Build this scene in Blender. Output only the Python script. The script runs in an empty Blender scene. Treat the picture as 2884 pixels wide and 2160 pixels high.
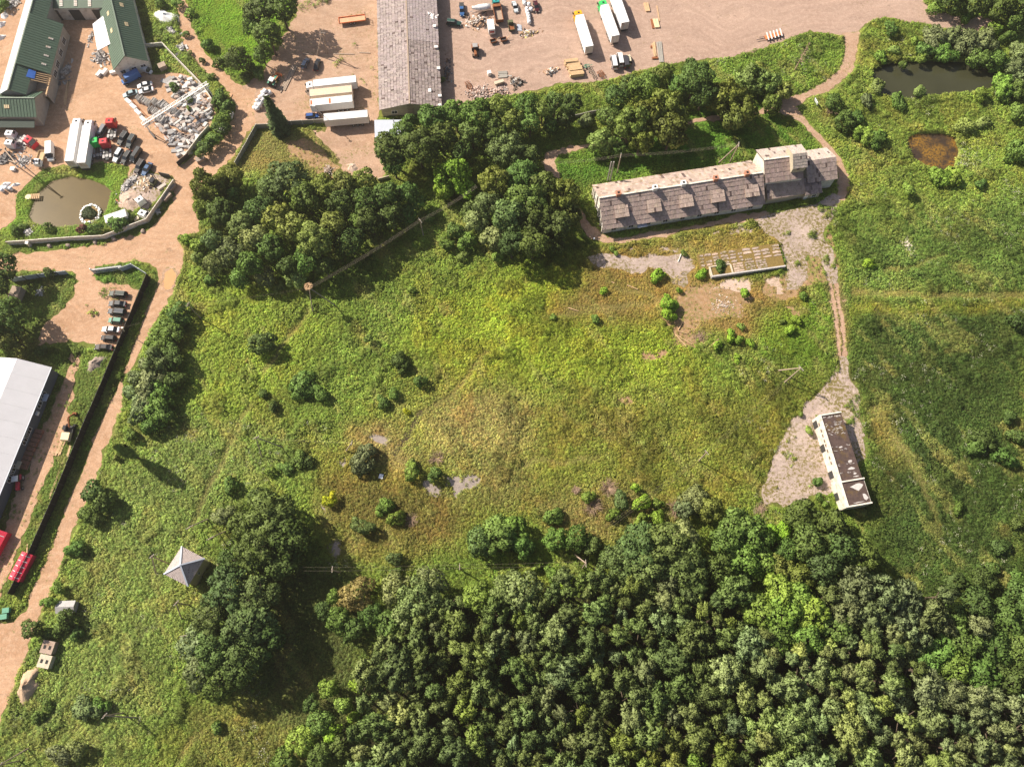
import bpy, bmesh, math, random
import numpy as np
from mathutils import Vector, Matrix, geometry
random.seed(7); rng = np.random.default_rng(11)
S = bpy.context.scene
COL = S.collection
rad = math.radians

# ------------------------------------------------------------------ camera, world, sun, exposure
FPX, TH, HC = 2195.0, rad(19.3), 195.0
cam = bpy.data.cameras.new('camera'); cam.sensor_width = 36.0; cam.lens = 36.0 * FPX / 2884.0
cam.clip_start = 1.0; cam.clip_end = 4000.0
camo = bpy.data.objects.new('camera', cam); COL.objects.link(camo)
camo.location = (0, 0, HC); camo.rotation_euler = (TH, 0, 0); S.camera = camo
SUN_EL, SUN_AZ = rad(40.0), rad(180 - 30.5)          # azimuth: angle of the direction TOWARDS the sun, from +x
to_sun = Vector((math.cos(SUN_AZ) * math.cos(SUN_EL), math.sin(SUN_AZ) * math.cos(SUN_EL), math.sin(SUN_EL)))
wd = bpy.data.worlds.new('World'); S.world = wd; wd.use_nodes = True
wn = wd.node_tree.nodes; wl = wd.node_tree.links
sky = wn.new('ShaderNodeTexSky'); sky.sky_type = 'NISHITA'; sky.sun_disc = False
sky.sun_elevation = SUN_EL; sky.sun_rotation = math.pi / 2 - SUN_AZ
sky.air_density = 1.0; sky.dust_density = 2.5; sky.ozone_density = 0.6
wl.new(sky.outputs[0], wn['Background'].inputs[0]); wn['Background'].inputs[1].default_value = 0.056
sun = bpy.data.lights.new('sun', 'SUN'); sun.energy = 4.9; sun.angle = rad(0.6); sun.color = (1.0, 0.90, 0.76)
suno = bpy.data.objects.new('sun', sun); COL.objects.link(suno)
suno.rotation_euler = to_sun.to_track_quat('Z', 'Y').to_euler(); suno.location = (-120, 120, 160)
vs = S.view_settings; vs.view_transform = 'Standard'; vs.look = 'None'; vs.exposure = 0.88; vs.gamma = 1.0
vs.use_curve_mapping = False
S.cycles.max_bounces = 6; S.cycles.diffuse_bounces = 3; S.cycles.transmission_bounces = 3
S.cycles.use_denoising = True

# ------------------------------------------------------------------ photo coordinates -> the ground plan
def G(p, z=0.0):
    u = (p[0] - 1442) / FPX; v = (1080 - p[1]) / FPX
    dy = math.sin(TH) + v * math.cos(TH); dz = -math.cos(TH) + v * math.sin(TH)
    t = (HC - z) / -dz
    return (u * t, dy * t)
def Q(x0, y0, s=3.068): return lambda x, y: (x0 + x / s, y0 + y / s)
A = Q(0, 0); B = Q(720, 0); C = Q(1440, 0); D = Q(2164, 0)
E = Q(0, 540); F = Q(720, 540); GG = Q(1440, 540); H = Q(2164, 540)
I = Q(0, 1080); J = Q(720, 1080); K = Q(1440, 1080); L = Q(2164, 1080)
M = Q(0, 1620); N = Q(720, 1620); O = Q(1440, 1620); P = Q(2164, 1620)
F1 = Q(1640, 390, 5.5225); F2 = Q(2000, 390, 5.5225); F3 = Q(1040, 100, 6.904); F4 = Q(1960, 640, 5.5225)
T1 = Q(1240, 0, 5.5225); T2 = Q(0, 360, 4.875); T3 = Q(200, 300, 5.177); T4 = Q(0, 1000, 4.144)
V = Q(0, 0, 0.76699)
def gp(q, pts, z=0.0): return [G(q(*p), z) for p in pts]
def scale_at(p):                                     # metres per photo pixel on the ground at p
    a = G(p); b = G((p[0] + 1, p[1])); return math.hypot(b[0] - a[0], b[1] - a[1])

# ------------------------------------------------------------------ noise in numpy
def vnoise(x, y, s, seed):
    r = np.random.default_rng(seed); T = r.random((256, 256))
    x = np.asarray(x) / s + 1000; y = np.asarray(y) / s + 1000
    xi = np.floor(x).astype(int); yi = np.floor(y).astype(int); fx = x - xi; fy = y - yi
    fx = fx * fx * (3 - 2 * fx); fy = fy * fy * (3 - 2 * fy)
    a = T[xi % 256, yi % 256]; b = T[(xi + 1) % 256, yi % 256]; c = T[xi % 256, (yi + 1) % 256]; d = T[(xi + 1) % 256, (yi + 1) % 256]
    return (a * (1 - fx) + b * fx) * (1 - fy) + (c * (1 - fx) + d * fx) * fy
def fbm(x, y, s, seed, o=4):
    t = 0; w = 0; a = 1.0
    for k in range(o): t = t + a * vnoise(x, y, s, seed + k); w += a; a *= .55; s /= 2.1
    return t / w
def sdist(poly, x, y):                               # signed distance, positive inside
    P_ = np.asarray(poly); n = len(P_); best = np.full(x.shape, 1e9); ins = np.zeros(x.shape, bool)
    for i in range(n):
        ax, ay = P_[i]; bx_, by_ = P_[(i + 1) % n]; ex, ey = bx_ - ax, by_ - ay
        t = np.clip(((x - ax) * ex + (y - ay) * ey) / (ex * ex + ey * ey + 1e-9), 0, 1)
        best = np.minimum(best, (x - ax - t * ex) ** 2 + (y - ay - t * ey) ** 2)
        c = (ay > y) != (by_ > y)
        with np.errstate(divide='ignore', invalid='ignore'):
            ins ^= c & (x < (bx_ - ax) * (y - ay) / (by_ - ay + 1e-12) + ax)
    d = np.sqrt(best); return np.where(ins, d, -d)
def sst(x): x = np.clip(x, 0, 1); return x * x * (3 - 2 * x)

# ------------------------------------------------------------------ materials
class NT:
    def __init__(s, name):
        s.m = bpy.data.materials.new(name); s.m.use_nodes = True; s.t = s.m.node_tree; s.n = s.t.nodes
        s.p = s.n['Principled BSDF']; s.o = s.n['Material Output']
    def new(s, ty, **kw):
        nd = s.n.new(ty)
        for k, v in kw.items(): setattr(nd, k, v)
        return nd
    def link(s, a, b): s.t.links.new(a, b)
    def val(s, nd, i, v):
        if hasattr(v, 'is_output') or isinstance(v, bpy.types.NodeSocket): s.link(v, nd.inputs[i])
        else: nd.inputs[i].default_value = v
    def noise(s, scale, detail=4, coord='Object', rough=.6, vec=None):
        nd = s.new('ShaderNodeTexNoise'); nd.inputs['Scale'].default_value = scale; nd.inputs['Detail'].default_value = detail
        nd.inputs['Roughness'].default_value = rough
        if vec is None:
            if coord == 'World': vec = s.geo().outputs['Position']
            else: vec = s.new('ShaderNodeTexCoord').outputs[coord]
        s.link(vec, nd.inputs['Vector']); return nd.outputs['Fac']
    def geo(s):
        if not hasattr(s, '_g'): s._g = s.new('ShaderNodeNewGeometry')
        return s._g
    def math(s, op, a, b=0.0, c=None):
        nd = s.new('ShaderNodeMath', operation=op); s.val(nd, 0, a); s.val(nd, 1, b)
        if c is not None: s.val(nd, 2, c)
        return nd.outputs[0]
    def ramp(s, f, lo, hi, a=0.0, b=1.0):
        nd = s.new('ShaderNodeMapRange'); nd.clamp = True; s.val(nd, 0, f)
        for i, v in zip((1, 2, 3, 4), (lo, hi, a, b)): nd.inputs[i].default_value = v
        return nd.outputs[0]
    def mix(s, f, a, b, mode='MIX'):
        nd = s.new('ShaderNodeMix', data_type='RGBA', blend_type=mode); s.val(nd, 0, f)
        for i, v in ((6, a), (7, b)):
            if isinstance(v, (tuple, list)): nd.inputs[i].default_value = (*v[:3], 1)
            else: s.link(v, nd.inputs[i])
        return nd.outputs[2]
    def mulv(s, col, f):                              # colour * scalar
        nd = s.new('ShaderNodeVectorMath', operation='SCALE')
        if isinstance(col, (tuple, list)): nd.inputs[0].default_value = col[:3]
        else: s.link(col, nd.inputs[0])
        s.val(nd, 3, f); return nd.outputs[0]
    def bump(s, h, dist=.05, strength=1.0):
        nd = s.new('ShaderNodeBump'); nd.inputs['Distance'].default_value = dist; nd.inputs['Strength'].default_value = strength
        s.link(h, nd.inputs['Height']); s.link(nd.outputs[0], s.p.inputs['Normal'])
    def done(s, col=None, rough=.85, spec=.25, metal=0.0):
        if col is not None:
            if isinstance(col, (tuple, list)): s.p.inputs['Base Color'].default_value = (*col[:3], 1)
            else: s.link(col, s.p.inputs['Base Color'])
        s.p.inputs['Roughness'].default_value = rough; s.p.inputs['Specular IOR Level'].default_value = spec
        s.p.inputs['Metallic'].default_value = metal
        return s.m
def simple(name, col, rough=.8, var=.25, scale=1.5, spec=.25, metal=0.0, dirt=None, dscale=.5, bump=0.0):
    t = NT(name); f = t.ramp(t.noise(scale, 6, 'World', .7), .25, .75, 1 - var, 1 + var)
    c = t.mulv(col, f)
    if dirt: c = t.mix(t.ramp(t.noise(dscale, 5, 'World', .65), .5, .72), c, dirt)
    if bump: t.bump(t.noise(scale * 4, 4, 'World'), bump)
    return t.done(c, rough, spec, metal)
def tinted(name, rough=.8, var=.2, scale=2.0, spec=.25, dirt=None, dlo=.52, dhi=.7, dscale=.6, metal=0.0):   # colour from the mesh's own tint attribute
    t = NT(name); a = t.new('ShaderNodeAttribute', attribute_name='tint')
    c = t.mulv(a.outputs['Color'], t.ramp(t.noise(scale, 6, 'World', .7), .25, .75, 1 - var, 1 + var))
    if dirt: c = t.mix(t.ramp(t.noise(dscale, 6, 'World', .7), dlo, dhi), c, dirt)
    return t.done(c, rough, spec, metal)
def paint(name, rough=.48, spec=.22, var=.08):         # colour from the object's own colour
    t = NT(name); a = t.new('ShaderNodeObjectInfo')
    return t.done(t.mulv(a.outputs['Color'], t.ramp(t.noise(2.0, 5, 'World', .7), .3, .7, 1 - var, 1 + var)), rough, spec)

def sheet_mat(name, c1, c2, c3, s1=.12, s2=.9, grit=.35, rough=.95, weeds=None, wlo=.6, bumpd=.06):
    t = NT(name)
    n1 = t.ramp(t.noise(s1, 6, 'World', .65), .35, .68); n2 = t.ramp(t.noise(s2, 6, 'World', .7), .45, .72)
    c = t.mix(n1, c1, c2); c = t.mix(t.math('MULTIPLY', n2, .75), c, c3)
    st = 1.0; wv = t.new('ShaderNodeTexNoise'); wv.inputs['Scale'].default_value = .035; wv.inputs['Detail'].default_value = 2; t.link(t.geo().outputs['Position'], wv.inputs['Vector'])
    wa = t.new('ShaderNodeVectorMath', operation='MULTIPLY_ADD'); t.link(wv.outputs['Color'], wa.inputs[0]); wa.inputs[1].default_value = (34, 34, 0); t.link(t.geo().outputs['Position'], wa.inputs[2])
    for rz_, sc_, lo_ in ((.12, .55, .86), (1.0, .5, .9)):                          # worn, winding wheel lanes
        mp = t.new('ShaderNodeMapping'); t.link(wa.outputs[0], mp.inputs[0]); mp.inputs['Rotation'].default_value = (0, 0, rz_); mp.inputs['Scale'].default_value = (.06, sc_, 1)
        st = t.math('MULTIPLY', st, t.ramp(t.noise(1.0, 6, vec=mp.outputs[0], rough=.7), .34, .68, lo_, 1.07))
    oil = t.ramp(t.noise(.42, 5, 'World', .6), .63, .72, 1.0, .62); st = t.math('MULTIPLY', st, oil)
    g = t.ramp(t.noise(3.1, 6, 'World', .75), .25, .75, 1 - grit, 1 + grit)
    c = t.mulv(c, t.math('MULTIPLY', g, st))
    if weeds:
        w = t.ramp(t.math('MULTIPLY', t.noise(.11, 3, 'World'), t.ramp(t.noise(1.3, 6, 'World', .75), .3, .7)), wlo - .32, wlo - .18)
        c = t.mix(w, c, weeds)
    t.bump(t.noise(2.2, 6, 'World', .7), bumpd)
    return t.done(c, rough, .15)

MT = {}
MT['dirt'] = sheet_mat('dirt_road', (.50, .315, .205), (.40, .235, .14), (.59, .41, .29), weeds=(.16, .17, .05), wlo=.72)
MT['yard'] = sheet_mat('packed_yard', (.45, .30, .215), (.36, .225, .15), (.54, .39, .29), weeds=(.20, .17, .06), wlo=.66)
MT['asphalt'] = sheet_mat('worn_asphalt', (.42, .295, .235), (.345, .235, .185), (.52, .385, .31), s1=.06, weeds=(.26, .19, .11), wlo=.72)
MT['concrete'] = sheet_mat('old_concrete', (.44, .35, .31), (.36, .28, .25), (.54, .44, .38), weeds=(.17, .14, .045), wlo=.53)
MT['paleslab'] = sheet_mat('pale_concrete', (.55, .42, .35), (.46, .33, .25), (.62, .5, .42), weeds=(.19, .16, .06), wlo=.6)
MT['soil'] = sheet_mat('bare_soil', (.36, .22, .12), (.26, .17, .08), (.48, .33, .23), weeds=(.16, .17, .04), wlo=.58)
MT['mud'] = sheet_mat('dark_mud', (.07, .05, .032), (.05, .04, .025), (.11, .08, .05))
MT['underlay'] = simple('dark_battens', (.07, .05, .045), .95, .2)  # dark under-roof, shows as dark joints between the sheets
MT['asbestos'] = tinted('asbestos_sheet', .9, .22, 2.2, .15, dirt=(.11, .075, .062), dlo=.56, dhi=.68, dscale=1.7)
MT['mossy'] = tinted('mossy_sheet', .9, .25, 2.0, .15, dirt=(.17, .115, .035), dlo=.55, dhi=.68, dscale=.55)
MT['wall'] = simple('whitewashed_wall', (.70, .65, .58), .9, .12, 1.0, dirt=(.42, .35, .28), dscale=.8)
MT['greywall'] = simple('grey_wall', (.33, .31, .28), .9, .18, 1.0)
MT['beigewall'] = simple('beige_block_wall', (.46, .40, .30), .9, .12, .8)
MT['darkwall'] = simple('dark_grey_cladding', (.11, .125, .15), .6, .1)
MT['green_roof'] = simple('green_metal_roof', (.075, .125, .085), .5, .14, .6, .45)
MT['darkgreen'] = simple('dark_green_tin', (.035, .055, .045), .6, .15)
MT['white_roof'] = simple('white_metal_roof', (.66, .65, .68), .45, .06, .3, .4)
MT['bitumen'] = simple('bitumen', (.085, .058, .052), .85, .45, 1.2, .2, dirt=(.13, .085, .02), dscale=.3)
MT['white'] = simple('white_paint', (.78, .76, .74), .5, .06, 1.0, .4)
MT['offwhite'] = simple('offwhite_metal', (.70, .64, .58), .5, .1, .8, .4, dirt=(.55, .30, .17), dscale=.35)
MT['cream'] = simple('cream_paint', (.74, .58, .36), .55, .12, .8, .3)
MT['orange'] = simple('orange_paint', (.75, .22, .08), .5, .12, .8, .35)
MT['rust'] = simple('rusty_metal', (.26, .10, .045), .85, .35, 2.0, .2)
MT['steel'] = simple('grey_steel', (.34, .33, .33), .5, .2, 1.5, .45)
MT['darksteel'] = simple('dark_steel', (.05, .05, .052), .6, .25, 2.0, .3)
MT['black'] = simple('black_boards', (.014, .015, .016), .6, .3, .8, .25)
MT['rubber'] = simple('rubber', (.025, .025, .026), .85, .2)
MT['glass'] = simple('dark_glass', (.02, .024, .03), .08, .05, 1, .7)
MT['lamp'] = simple('lamp_glass', (.75, .75, .72), .15, .03, 1, .6)
MT['tail'] = simple('red_lens', (.4, .02, .02), .25, .05, 1, .5)
MT['wood'] = simple('pale_timber', (.56, .38, .22), .8, .2, 1.5)
MT['greywood'] = simple('weathered_timber', (.36, .28, .22), .85, .25, 2.5)
MT['bark'] = simple('bark', (.12, .09, .065), .9, .3, 3.0)
MT['paletwig'] = simple('dead_twigs', (.34, .24, .17), .9, .25, 2.0)
MT['brick'] = simple('orange_brick', (.42, .20, .13), .85, .2, 3.0)
MT['stone'] = tinted('stone', .85, .18, 1.6, .25)
MT['rubble'] = tinted('broken_masonry', .9, .2, 2.0, .15)
MT['sand'] = simple('sand_heap', (.50, .36, .25), .95, .22, 1.0, .1, bump=.15)
MT['gravel'] = simple('gravel_heap', (.40, .32, .27), .95, .4, 3.0, .1, bump=.2)
MT['red'] = simple('red_sheet', (.66, .035, .075), .5, .12, .7, .35)
MT['blue'] = simple('blue_tarp', (.05, .16, .55), .5, .15, 1.0, .35)
MT['bluegrey'] = simple('blue_grey_roof', (.46, .50, .58), .45, .08, .5, .4)
MT['wrap'] = simple('white_plastic_wrap', (.80, .79, .80), .3, .05, 1.5, .5)
MT['greenpaint'] = simple('green_paint', (.10, .30, .20), .5, .12, 1.0, .35)
MT['paint'] = paint('vehicle_paint')
MT['matt'] = paint('matt_paint', .75, .25, .2)
MT['olive'] = simple('olive_paint', (.12, .13, .07), .7, .2, 1.5)
MT['peach'] = simple('faded_orange_boards', (.66, .36, .22), .8, .15, 1.0)
MT['signwhite'] = simple('sign_white', (.74, .78, .86), .5, .04)
MT['rustslab'] = simple('stained_concrete', (.40, .30, .24), .85, .25, 1.0, dirt=(.22, .13, .08)); MT['palebox'] = simple('pale_box_concrete', (.56, .48, .37), .85, .2, 1.0)
MT['rustred'] = simple('red_rust', (.50, .16, .07), .8, .3, 1.5)
MT['brickdark'] = simple('brown_brick', (.26, .13, .09), .9, .3, 3.0)
MT['moss'] = simple('mossy_soil', (.22, .155, .055), .95, .4, 2.5, .1, bump=.1)
MT['stonegrey'] = simple('stone_grey', (.50, .44, .39), .85, .2, 1.2)
MT['greyfelt'] = simple('bared_screed', (.50, .47, .46), .85, .2, 1.2)
MT['wire'] = simple('wire', (.34, .29, .22), .5, .05, 1, .4)
t = NT('pond_brown'); MT['pond_brown'] = t.done(t.mulv((.105, .072, .022), t.ramp(t.noise(.15, 3, 'World'), .3, .7, .88, 1.1)), .3, .12)
t = NT('pond_dark'); MT['pond_dark'] = t.done(t.mulv((.045, .046, .024), t.ramp(t.noise(.12, 3, 'World'), .3, .7, .85, 1.12)), .2, .35)
t = NT('puddle'); MT['puddle'] = t.done(t.mulv((.50, .27, .11), t.ramp(t.noise(.5, 3, 'World'), .3, .7, .93, 1.05)), .25, .35)
t = NT('algae_water'); n_ = t.ramp(t.noise(1.6, 8, 'World', .8), .44, .54)
MT['algae'] = t.done(t.mix(t.math('MULTIPLY', n_, t.ramp(t.noise(.16, 2, 'World'), .36, .52)), (.045, .03, .02), (.23, .125, .02)), .4, .35)
t = NT('marsh_water'); MT['marsh'] = t.done(t.mulv((.30, .25, .22), t.ramp(t.noise(1.2, 6, 'World', .75), .3, .7, .6, 1.25)), .4, .35)

# ground: colour from the sheet's own tint, broken up by noise
t = NT('ground'); a = t.new('ShaderNodeAttribute', attribute_name='tint')
f1 = t.ramp(t.noise(1.1, 8, 'World', .75), .3, .7, .55, 1.35); f2 = t.ramp(t.noise(.13, 5, 'World', .6), .3, .7, .85, 1.15)
t.bump(t.noise(1.6, 8, 'World', .75), .25); MT['ground'] = t.done(t.mulv(a.outputs['Color'], t.math('MULTIPLY', f1, f2)), .95, .1)

def leafmat(name, src, trans=.24, var=.4):
    t = NT(name)
    if src == 'obj':
        c = t.new('ShaderNodeObjectInfo').outputs['Color']
        a = t.new('ShaderNodeAttribute', attribute_name='leaf').outputs['Fac']
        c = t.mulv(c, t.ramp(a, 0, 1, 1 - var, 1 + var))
    else:
        c = t.new('ShaderNodeAttribute', attribute_name='tint'); c.attribute_type = 'INSTANCER'; c = c.outputs['Color']
        a = t.new('ShaderNodeAttribute', attribute_name='leaf').outputs['Fac']
        c = t.mulv(c, t.ramp(a, 0, 1, 1 - var, 1 + var))
    t.done(c, .65, .25)
    tr = t.new('ShaderNodeBsdfTranslucent'); t.link(t.mulv(c, 1.25), tr.inputs[0])
    mx = t.new('ShaderNodeMixShader'); mx.inputs[0].default_value = trans
    t.link(t.p.outputs[0], mx.inputs[1]); t.link(tr.outputs[0], mx.inputs[2]); t.link(mx.outputs[0], t.o.inputs[0])
    return t.m
MT['leaf'] = leafmat('leaves', 'obj'); MT['tuft'] = leafmat('grass_tuft', 'inst', .34, .42)
MT['petal'] = simple('white_petals', (.50, .50, .36), .8, .1)

# ------------------------------------------------------------------ mesh building
class MB:
    def __init__(s): s.v = []; s.f = []; s.c = []
    def add(s, vs, fs, M=None, col=None):
        o = len(s.v)
        s.v += [tuple(M @ Vector(p)) for p in vs] if M is not None else [tuple(p) for p in vs]
        s.f += [tuple(i + o for i in q) for q in fs]; s.c += [col] * len(fs); return s
    def box(s, x0, x1, y0, y1, z0, z1, M=None, col=None, tx=0, ty=0):     # tx, ty: inset of the top
        return s.add([(x0, y0, z0), (x1, y0, z0), (x1, y1, z0), (x0, y1, z0), (x0 + tx, y0 + ty, z1), (x1 - tx, y0 + ty, z1), (x1 - tx, y1 - ty, z1), (x0 + tx, y1 - ty, z1)],
                     [(3, 2, 1, 0), (4, 5, 6, 7), (0, 1, 5, 4), (1, 2, 6, 5), (2, 3, 7, 6), (3, 0, 4, 7)], M, col)
    def cyl(s, a, b, r0, r1=None, n=8, col=None, M=None):
        a = Vector(a); b = Vector(b); r1 = r0 if r1 is None else r1; d = (b - a).normalized()
        x = d.orthogonal().normalized(); y = d.cross(x); vs = []
        for p, r in ((a, r0), (b, r1)):
            for k in range(n):
                an = 2 * math.pi * k / n; vs.append(p + x * (r * math.cos(an)) + y * (r * math.sin(an)))
        fs = [(k, (k + 1) % n, n + (k + 1) % n, n + k) for k in range(n)] + [tuple(range(n))[::-1], tuple(range(n, 2 * n))]
        return s.add(vs, fs, M, col)
    def beam(s, a, b, w, h=None, col=None):
        a = Vector(a); b = Vector(b); h = h or w; d = b - a; q = d.to_track_quat('X', 'Z').to_matrix().to_4x4()
        return s.box(0, d.length, -w / 2, w / 2, -h / 2, h / 2, Matrix.Translation(a) @ q, col)
    def prism(s, pts, z0, z1, M=None, col=None):      # plan outline (x,y) raised from z0 to z1
        n = len(pts); vs = [(x, y, z0) for x, y in pts] + [(x, y, z1) for x, y in pts]
        return s.add(vs, [tuple(range(n))[::-1], tuple(range(n, 2 * n))] + [(k, (k + 1) % n, n + (k + 1) % n, n + k) for k in range(n)], M, col)
    def side(s, pts, y0, y1, M=None, col=None, inset=None):   # side outline (x,z) carried across y
        n = len(pts); i = inset or [0] * n
        vs = [(x, y0 + d, z) for (x, z), d in zip(pts, i)] + [(x, y1 - d, z) for (x, z), d in zip(pts, i)]
        return s.add(vs, [tuple(range(n)), tuple(range(n, 2 * n))[::-1]] + [((k + 1) % n, k, n + k, n + (k + 1) % n) for k in range(n)], M, col)
    def mesh(s, name, mat, smooth=False, bevel=0):
        me = bpy.data.meshes.new(name); me.from_pydata(s.v, [], s.f); me.materials.append(MT[mat] if isinstance(mat, str) else mat)
        if any(c is not None for c in s.c):
            at = me.color_attributes.new('tint', 'FLOAT_COLOR', 'CORNER'); L_ = []
            for p, c in zip(me.polygons, s.c): L_ += [(*(c or (.5, .5, .5)), 1)] * p.loop_total
            at.data.foreach_set('color', np.array(L_, np.float32).ravel())
        bm = bmesh.new(); bm.from_mesh(me); bmesh.ops.recalc_face_normals(bm, faces=bm.faces)
        if bevel: bmesh.ops.bevel(bm, geom=list(bm.edges), offset=bevel, segments=2, affect='EDGES', profile=.6)
        bm.to_mesh(me); bm.free()
        if smooth: me.shade_smooth()
        me.update(); return me
    def build(s, name, mat, parent=None, smooth=False, **kw): return link(name, s.mesh(name, mat, smooth), parent, **kw)
def link(name, me, parent=None, loc=(0, 0, 0), rz=0.0, color=None, kind=None):
    o = bpy.data.objects.new(name, me); COL.objects.link(o); o.location = loc; o.rotation_euler = (0, 0, rz)
    if parent is not None: o.parent = parent
    if color: o.color = (*color, 1)
    if kind: o['kind'] = kind
    return o
def tag(o, label, cat, group=None, kind=None):
    o['label'] = label; o['category'] = cat
    if group: o['group'] = group
    if kind: o['kind'] = kind
    return o
def thing(name, label, cat, loc=(0, 0, 0), rz=0.0, group=None):
    o = bpy.data.objects.new(name, None); COL.objects.link(o); o.empty_display_size = .5
    o.location = loc; o.rotation_euler = (0, 0, rz); return tag(o, label, cat, group)
ORD = 'first second third fourth fifth sixth seventh eighth ninth tenth eleventh twelfth thirteenth fourteenth fifteenth sixteenth'.split()

def rough_poly(pts, amp, step=1.2, seed=0):
    r = np.random.default_rng(seed); out = []; n = len(pts)
    for i in range(n):
        a = np.array(pts[i]); b = np.array(pts[(i + 1) % n]); d = b - a; Ln = np.hypot(*d); k = max(1, int(Ln / step)); nv = np.array((-d[1], d[0])) / (Ln + 1e-9)
        for j in range(k): out.append(tuple(a + d * j / k + nv * (r.normal() * amp * .5 + (fbm(a[0] + d[0] * j / k, a[1] + d[1] * j / k, 5, seed, 2) - .5) * amp * 2.5)))
    return out
def sheet(name, pts, z, mat, amp=.35, step=1.0, seed=0, parent=None):
    p = rough_poly(pts, amp, step, seed) if amp else list(pts)
    tri = geometry.tessellate_polygon([[Vector((x, y, 0)) for x, y in p]])
    me = bpy.data.meshes.new(name); me.from_pydata([(x, y, z) for x, y in p], [], [tuple(t_) for t_ in tri]); me.materials.append(MT[mat])
    bm = bmesh.new(); bm.from_mesh(me)
    for f_ in bm.faces:
        if f_.normal.z < 0: f_.normal_flip()
    bm.to_mesh(me); bm.free(); o = link(name, me, parent); o['kind'] = 'structure'; return o
def strip(pts, w):                                   # centre line -> outline
    l = []; r = []; n = len(pts)
    for i in range(n):
        a = np.array(pts[max(0, i - 1)]); b = np.array(pts[min(n - 1, i + 1)]); d = (b - a) / (np.hypot(*(b - a)) + 1e-9); nv = np.array((-d[1], d[0]))
        ww = w[i] if isinstance(w, (list, tuple)) else w
        l.append(tuple(np.array(pts[i]) + nv * ww / 2)); r.append(tuple(np.array(pts[i]) - nv * ww / 2))
    return l + r[::-1]
# ================================================================== THE SETTING: ground, roads, yards, water
# outlines are read off the photograph and laid out on the ground plan in metres
R_ = {}
R_['dirt_road'] = (gp(A, [(1510, -160), (1530, 60), (1545, 160), (1565, 330), (1640, 470), (1780, 620), (1930, 740), (2010, 850), (2040, 960), (1960, 1150), (1830, 1290), (1660, 1360), (1540, 1450), (1400, 1420), (1330, 1500), (1480, 1520), (1520, 1600)])
    + gp(E, [(1490, 60), (1420, 180), (1280, 330), (1060, 400), (880, 470), (500, 500), (330, 520), (0, 560), (-260, 590), (-260, 720), (60, 690), (460, 680), (650, 700), (830, 640), (1000, 620), (1180, 590), (1290, 620), (1345, 700), (1360, 790), (1290, 980), (1180, 1270), (1030, 1650)])
    + gp(I, [(940, 190), (820, 460), (720, 720), (600, 1000), (480, 1330), (350, 1640)])
    + gp(M, [(270, 180), (215, 300), (120, 400), (0, 420), (-260, 420), (-260, 1700), (-120, 1560), (0, 1260), (60, 1120), (110, 960), (190, 750), (260, 560), (380, 260), (490, 10)])
    + gp(I, [(580, 1420), (640, 1290), (700, 1100), (830, 810), (900, 620), (950, 480), (1040, 230), (1060, 60)])
    + gp(E, [(1080, 1610), (1160, 1500), (1250, 1300), (1330, 1140), (1420, 1000), (1500, 870), (1560, 700), (1590, 500), (1530, 420), (1600, 380), (1730, 340), (1710, 180), (1660, 60)])
    + gp(A, [(1800, 1560), (1960, 1420), (2209, 1060)]) + gp(B, [(0, 1060), (0, 700)]) + gp(A, [(2130, 780), (1980, 660), (1810, 500), (1725, 380), (1655, 200), (1610, 0), (1600, -160)]))
R_['stone_yard'] = gp(A, [(-300, 330), (100, 60), (190, -100), (1100, -100), (1120, 300), (1250, 560), (1300, 640), (1480, 640), (1600, 645), (1740, 740), (1840, 880), (1860, 980), (1800, 1120), (1700, 1260), (1580, 1390), (1520, 1460), (1400, 1520), (1330, 1480), (1180, 1420), (1120, 1500), (1060, 1657), (1120, 1657)]) + gp(E, [(1180, 90), (1050, 160), (1010, 100), (1090, -40)]) + gp(A, [(1120, 1440), (900, 1400), (520, 1430), (380, 1460), (260, 1560), (150, 1660)]) + gp(E, [(130, 60), (130, 240), (0, 340), (-300, 360)])
R_['barn_yard'] = gp(B, [(370, -160), (345, 90), (250, 290), (150, 520), (60, 640), (-40, 700), (-150, 760), (-120, 950), (-60, 1090), (110, 1080), (300, 1060), (590, 1060), (600, 1130), (480, 1130), (560, 1210), (690, 1340), (760, 1500), (900, 1540), (1100, 1560), (1120, 1400), (1040, 1200), (1060, 1000), (1060, -160)])
R_['truck_yard'] = (gp(C, [(-1150, -160)]) + gp(B, [(1560, -160), (1600, 960), (1900, 900)]) + gp(C, [(-100, 830), (120, 800), (330, 770), (420, 720), (680, 710), (880, 680), (1080, 620), (1300, 560), (1700, 520), (1960, 480), (2209, 400)])
    + gp(D, [(150, 340), (330, 280), (520, 290), (640, 320), (700, 300), (790, 270), (880, 180), (1010, 150), (1160, 180), (1320, 200), (1560, 260), (1760, 280), (1990, 230), (1900, 170), (1600, 130), (1420, 100), (1300, -20), (1300, -160)]))
R_['farm_path'] = gp(D, [(640, 290), (662, 400), (650, 530), (580, 640), (450, 740), (300, 810), (100, 870), (0, 915)]) + gp(C, [(2130, 960), (1980, 985), (1730, 1005), (1590, 1030), (1450, 1080), (1100, 1170), (760, 1230), (640, 1235), (500, 1265), (290, 1315), (262, 1400), (290, 1470), (370, 1540), (440, 1560), (400, 1480), (380, 1400), (410, 1340), (640, 1285), (1000, 1220), (1600, 1060), (1980, 1030), (2170, 985)]) + gp(D, [(60, 950), (280, 1060), (400, 1200), (520, 1310), (588, 1400), (604, 1500), (600, 1660)]) + gp(H, [(590, 50), (560, 110), (660, 80)]) + gp(D, [(700, 1620), (690, 1520), (640, 1400), (560, 1290), (450, 1170), (335, 1050), (225, 925), (380, 835), (520, 795), (650, 695), (740, 585), (765, 440), (785, 280)])
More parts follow.
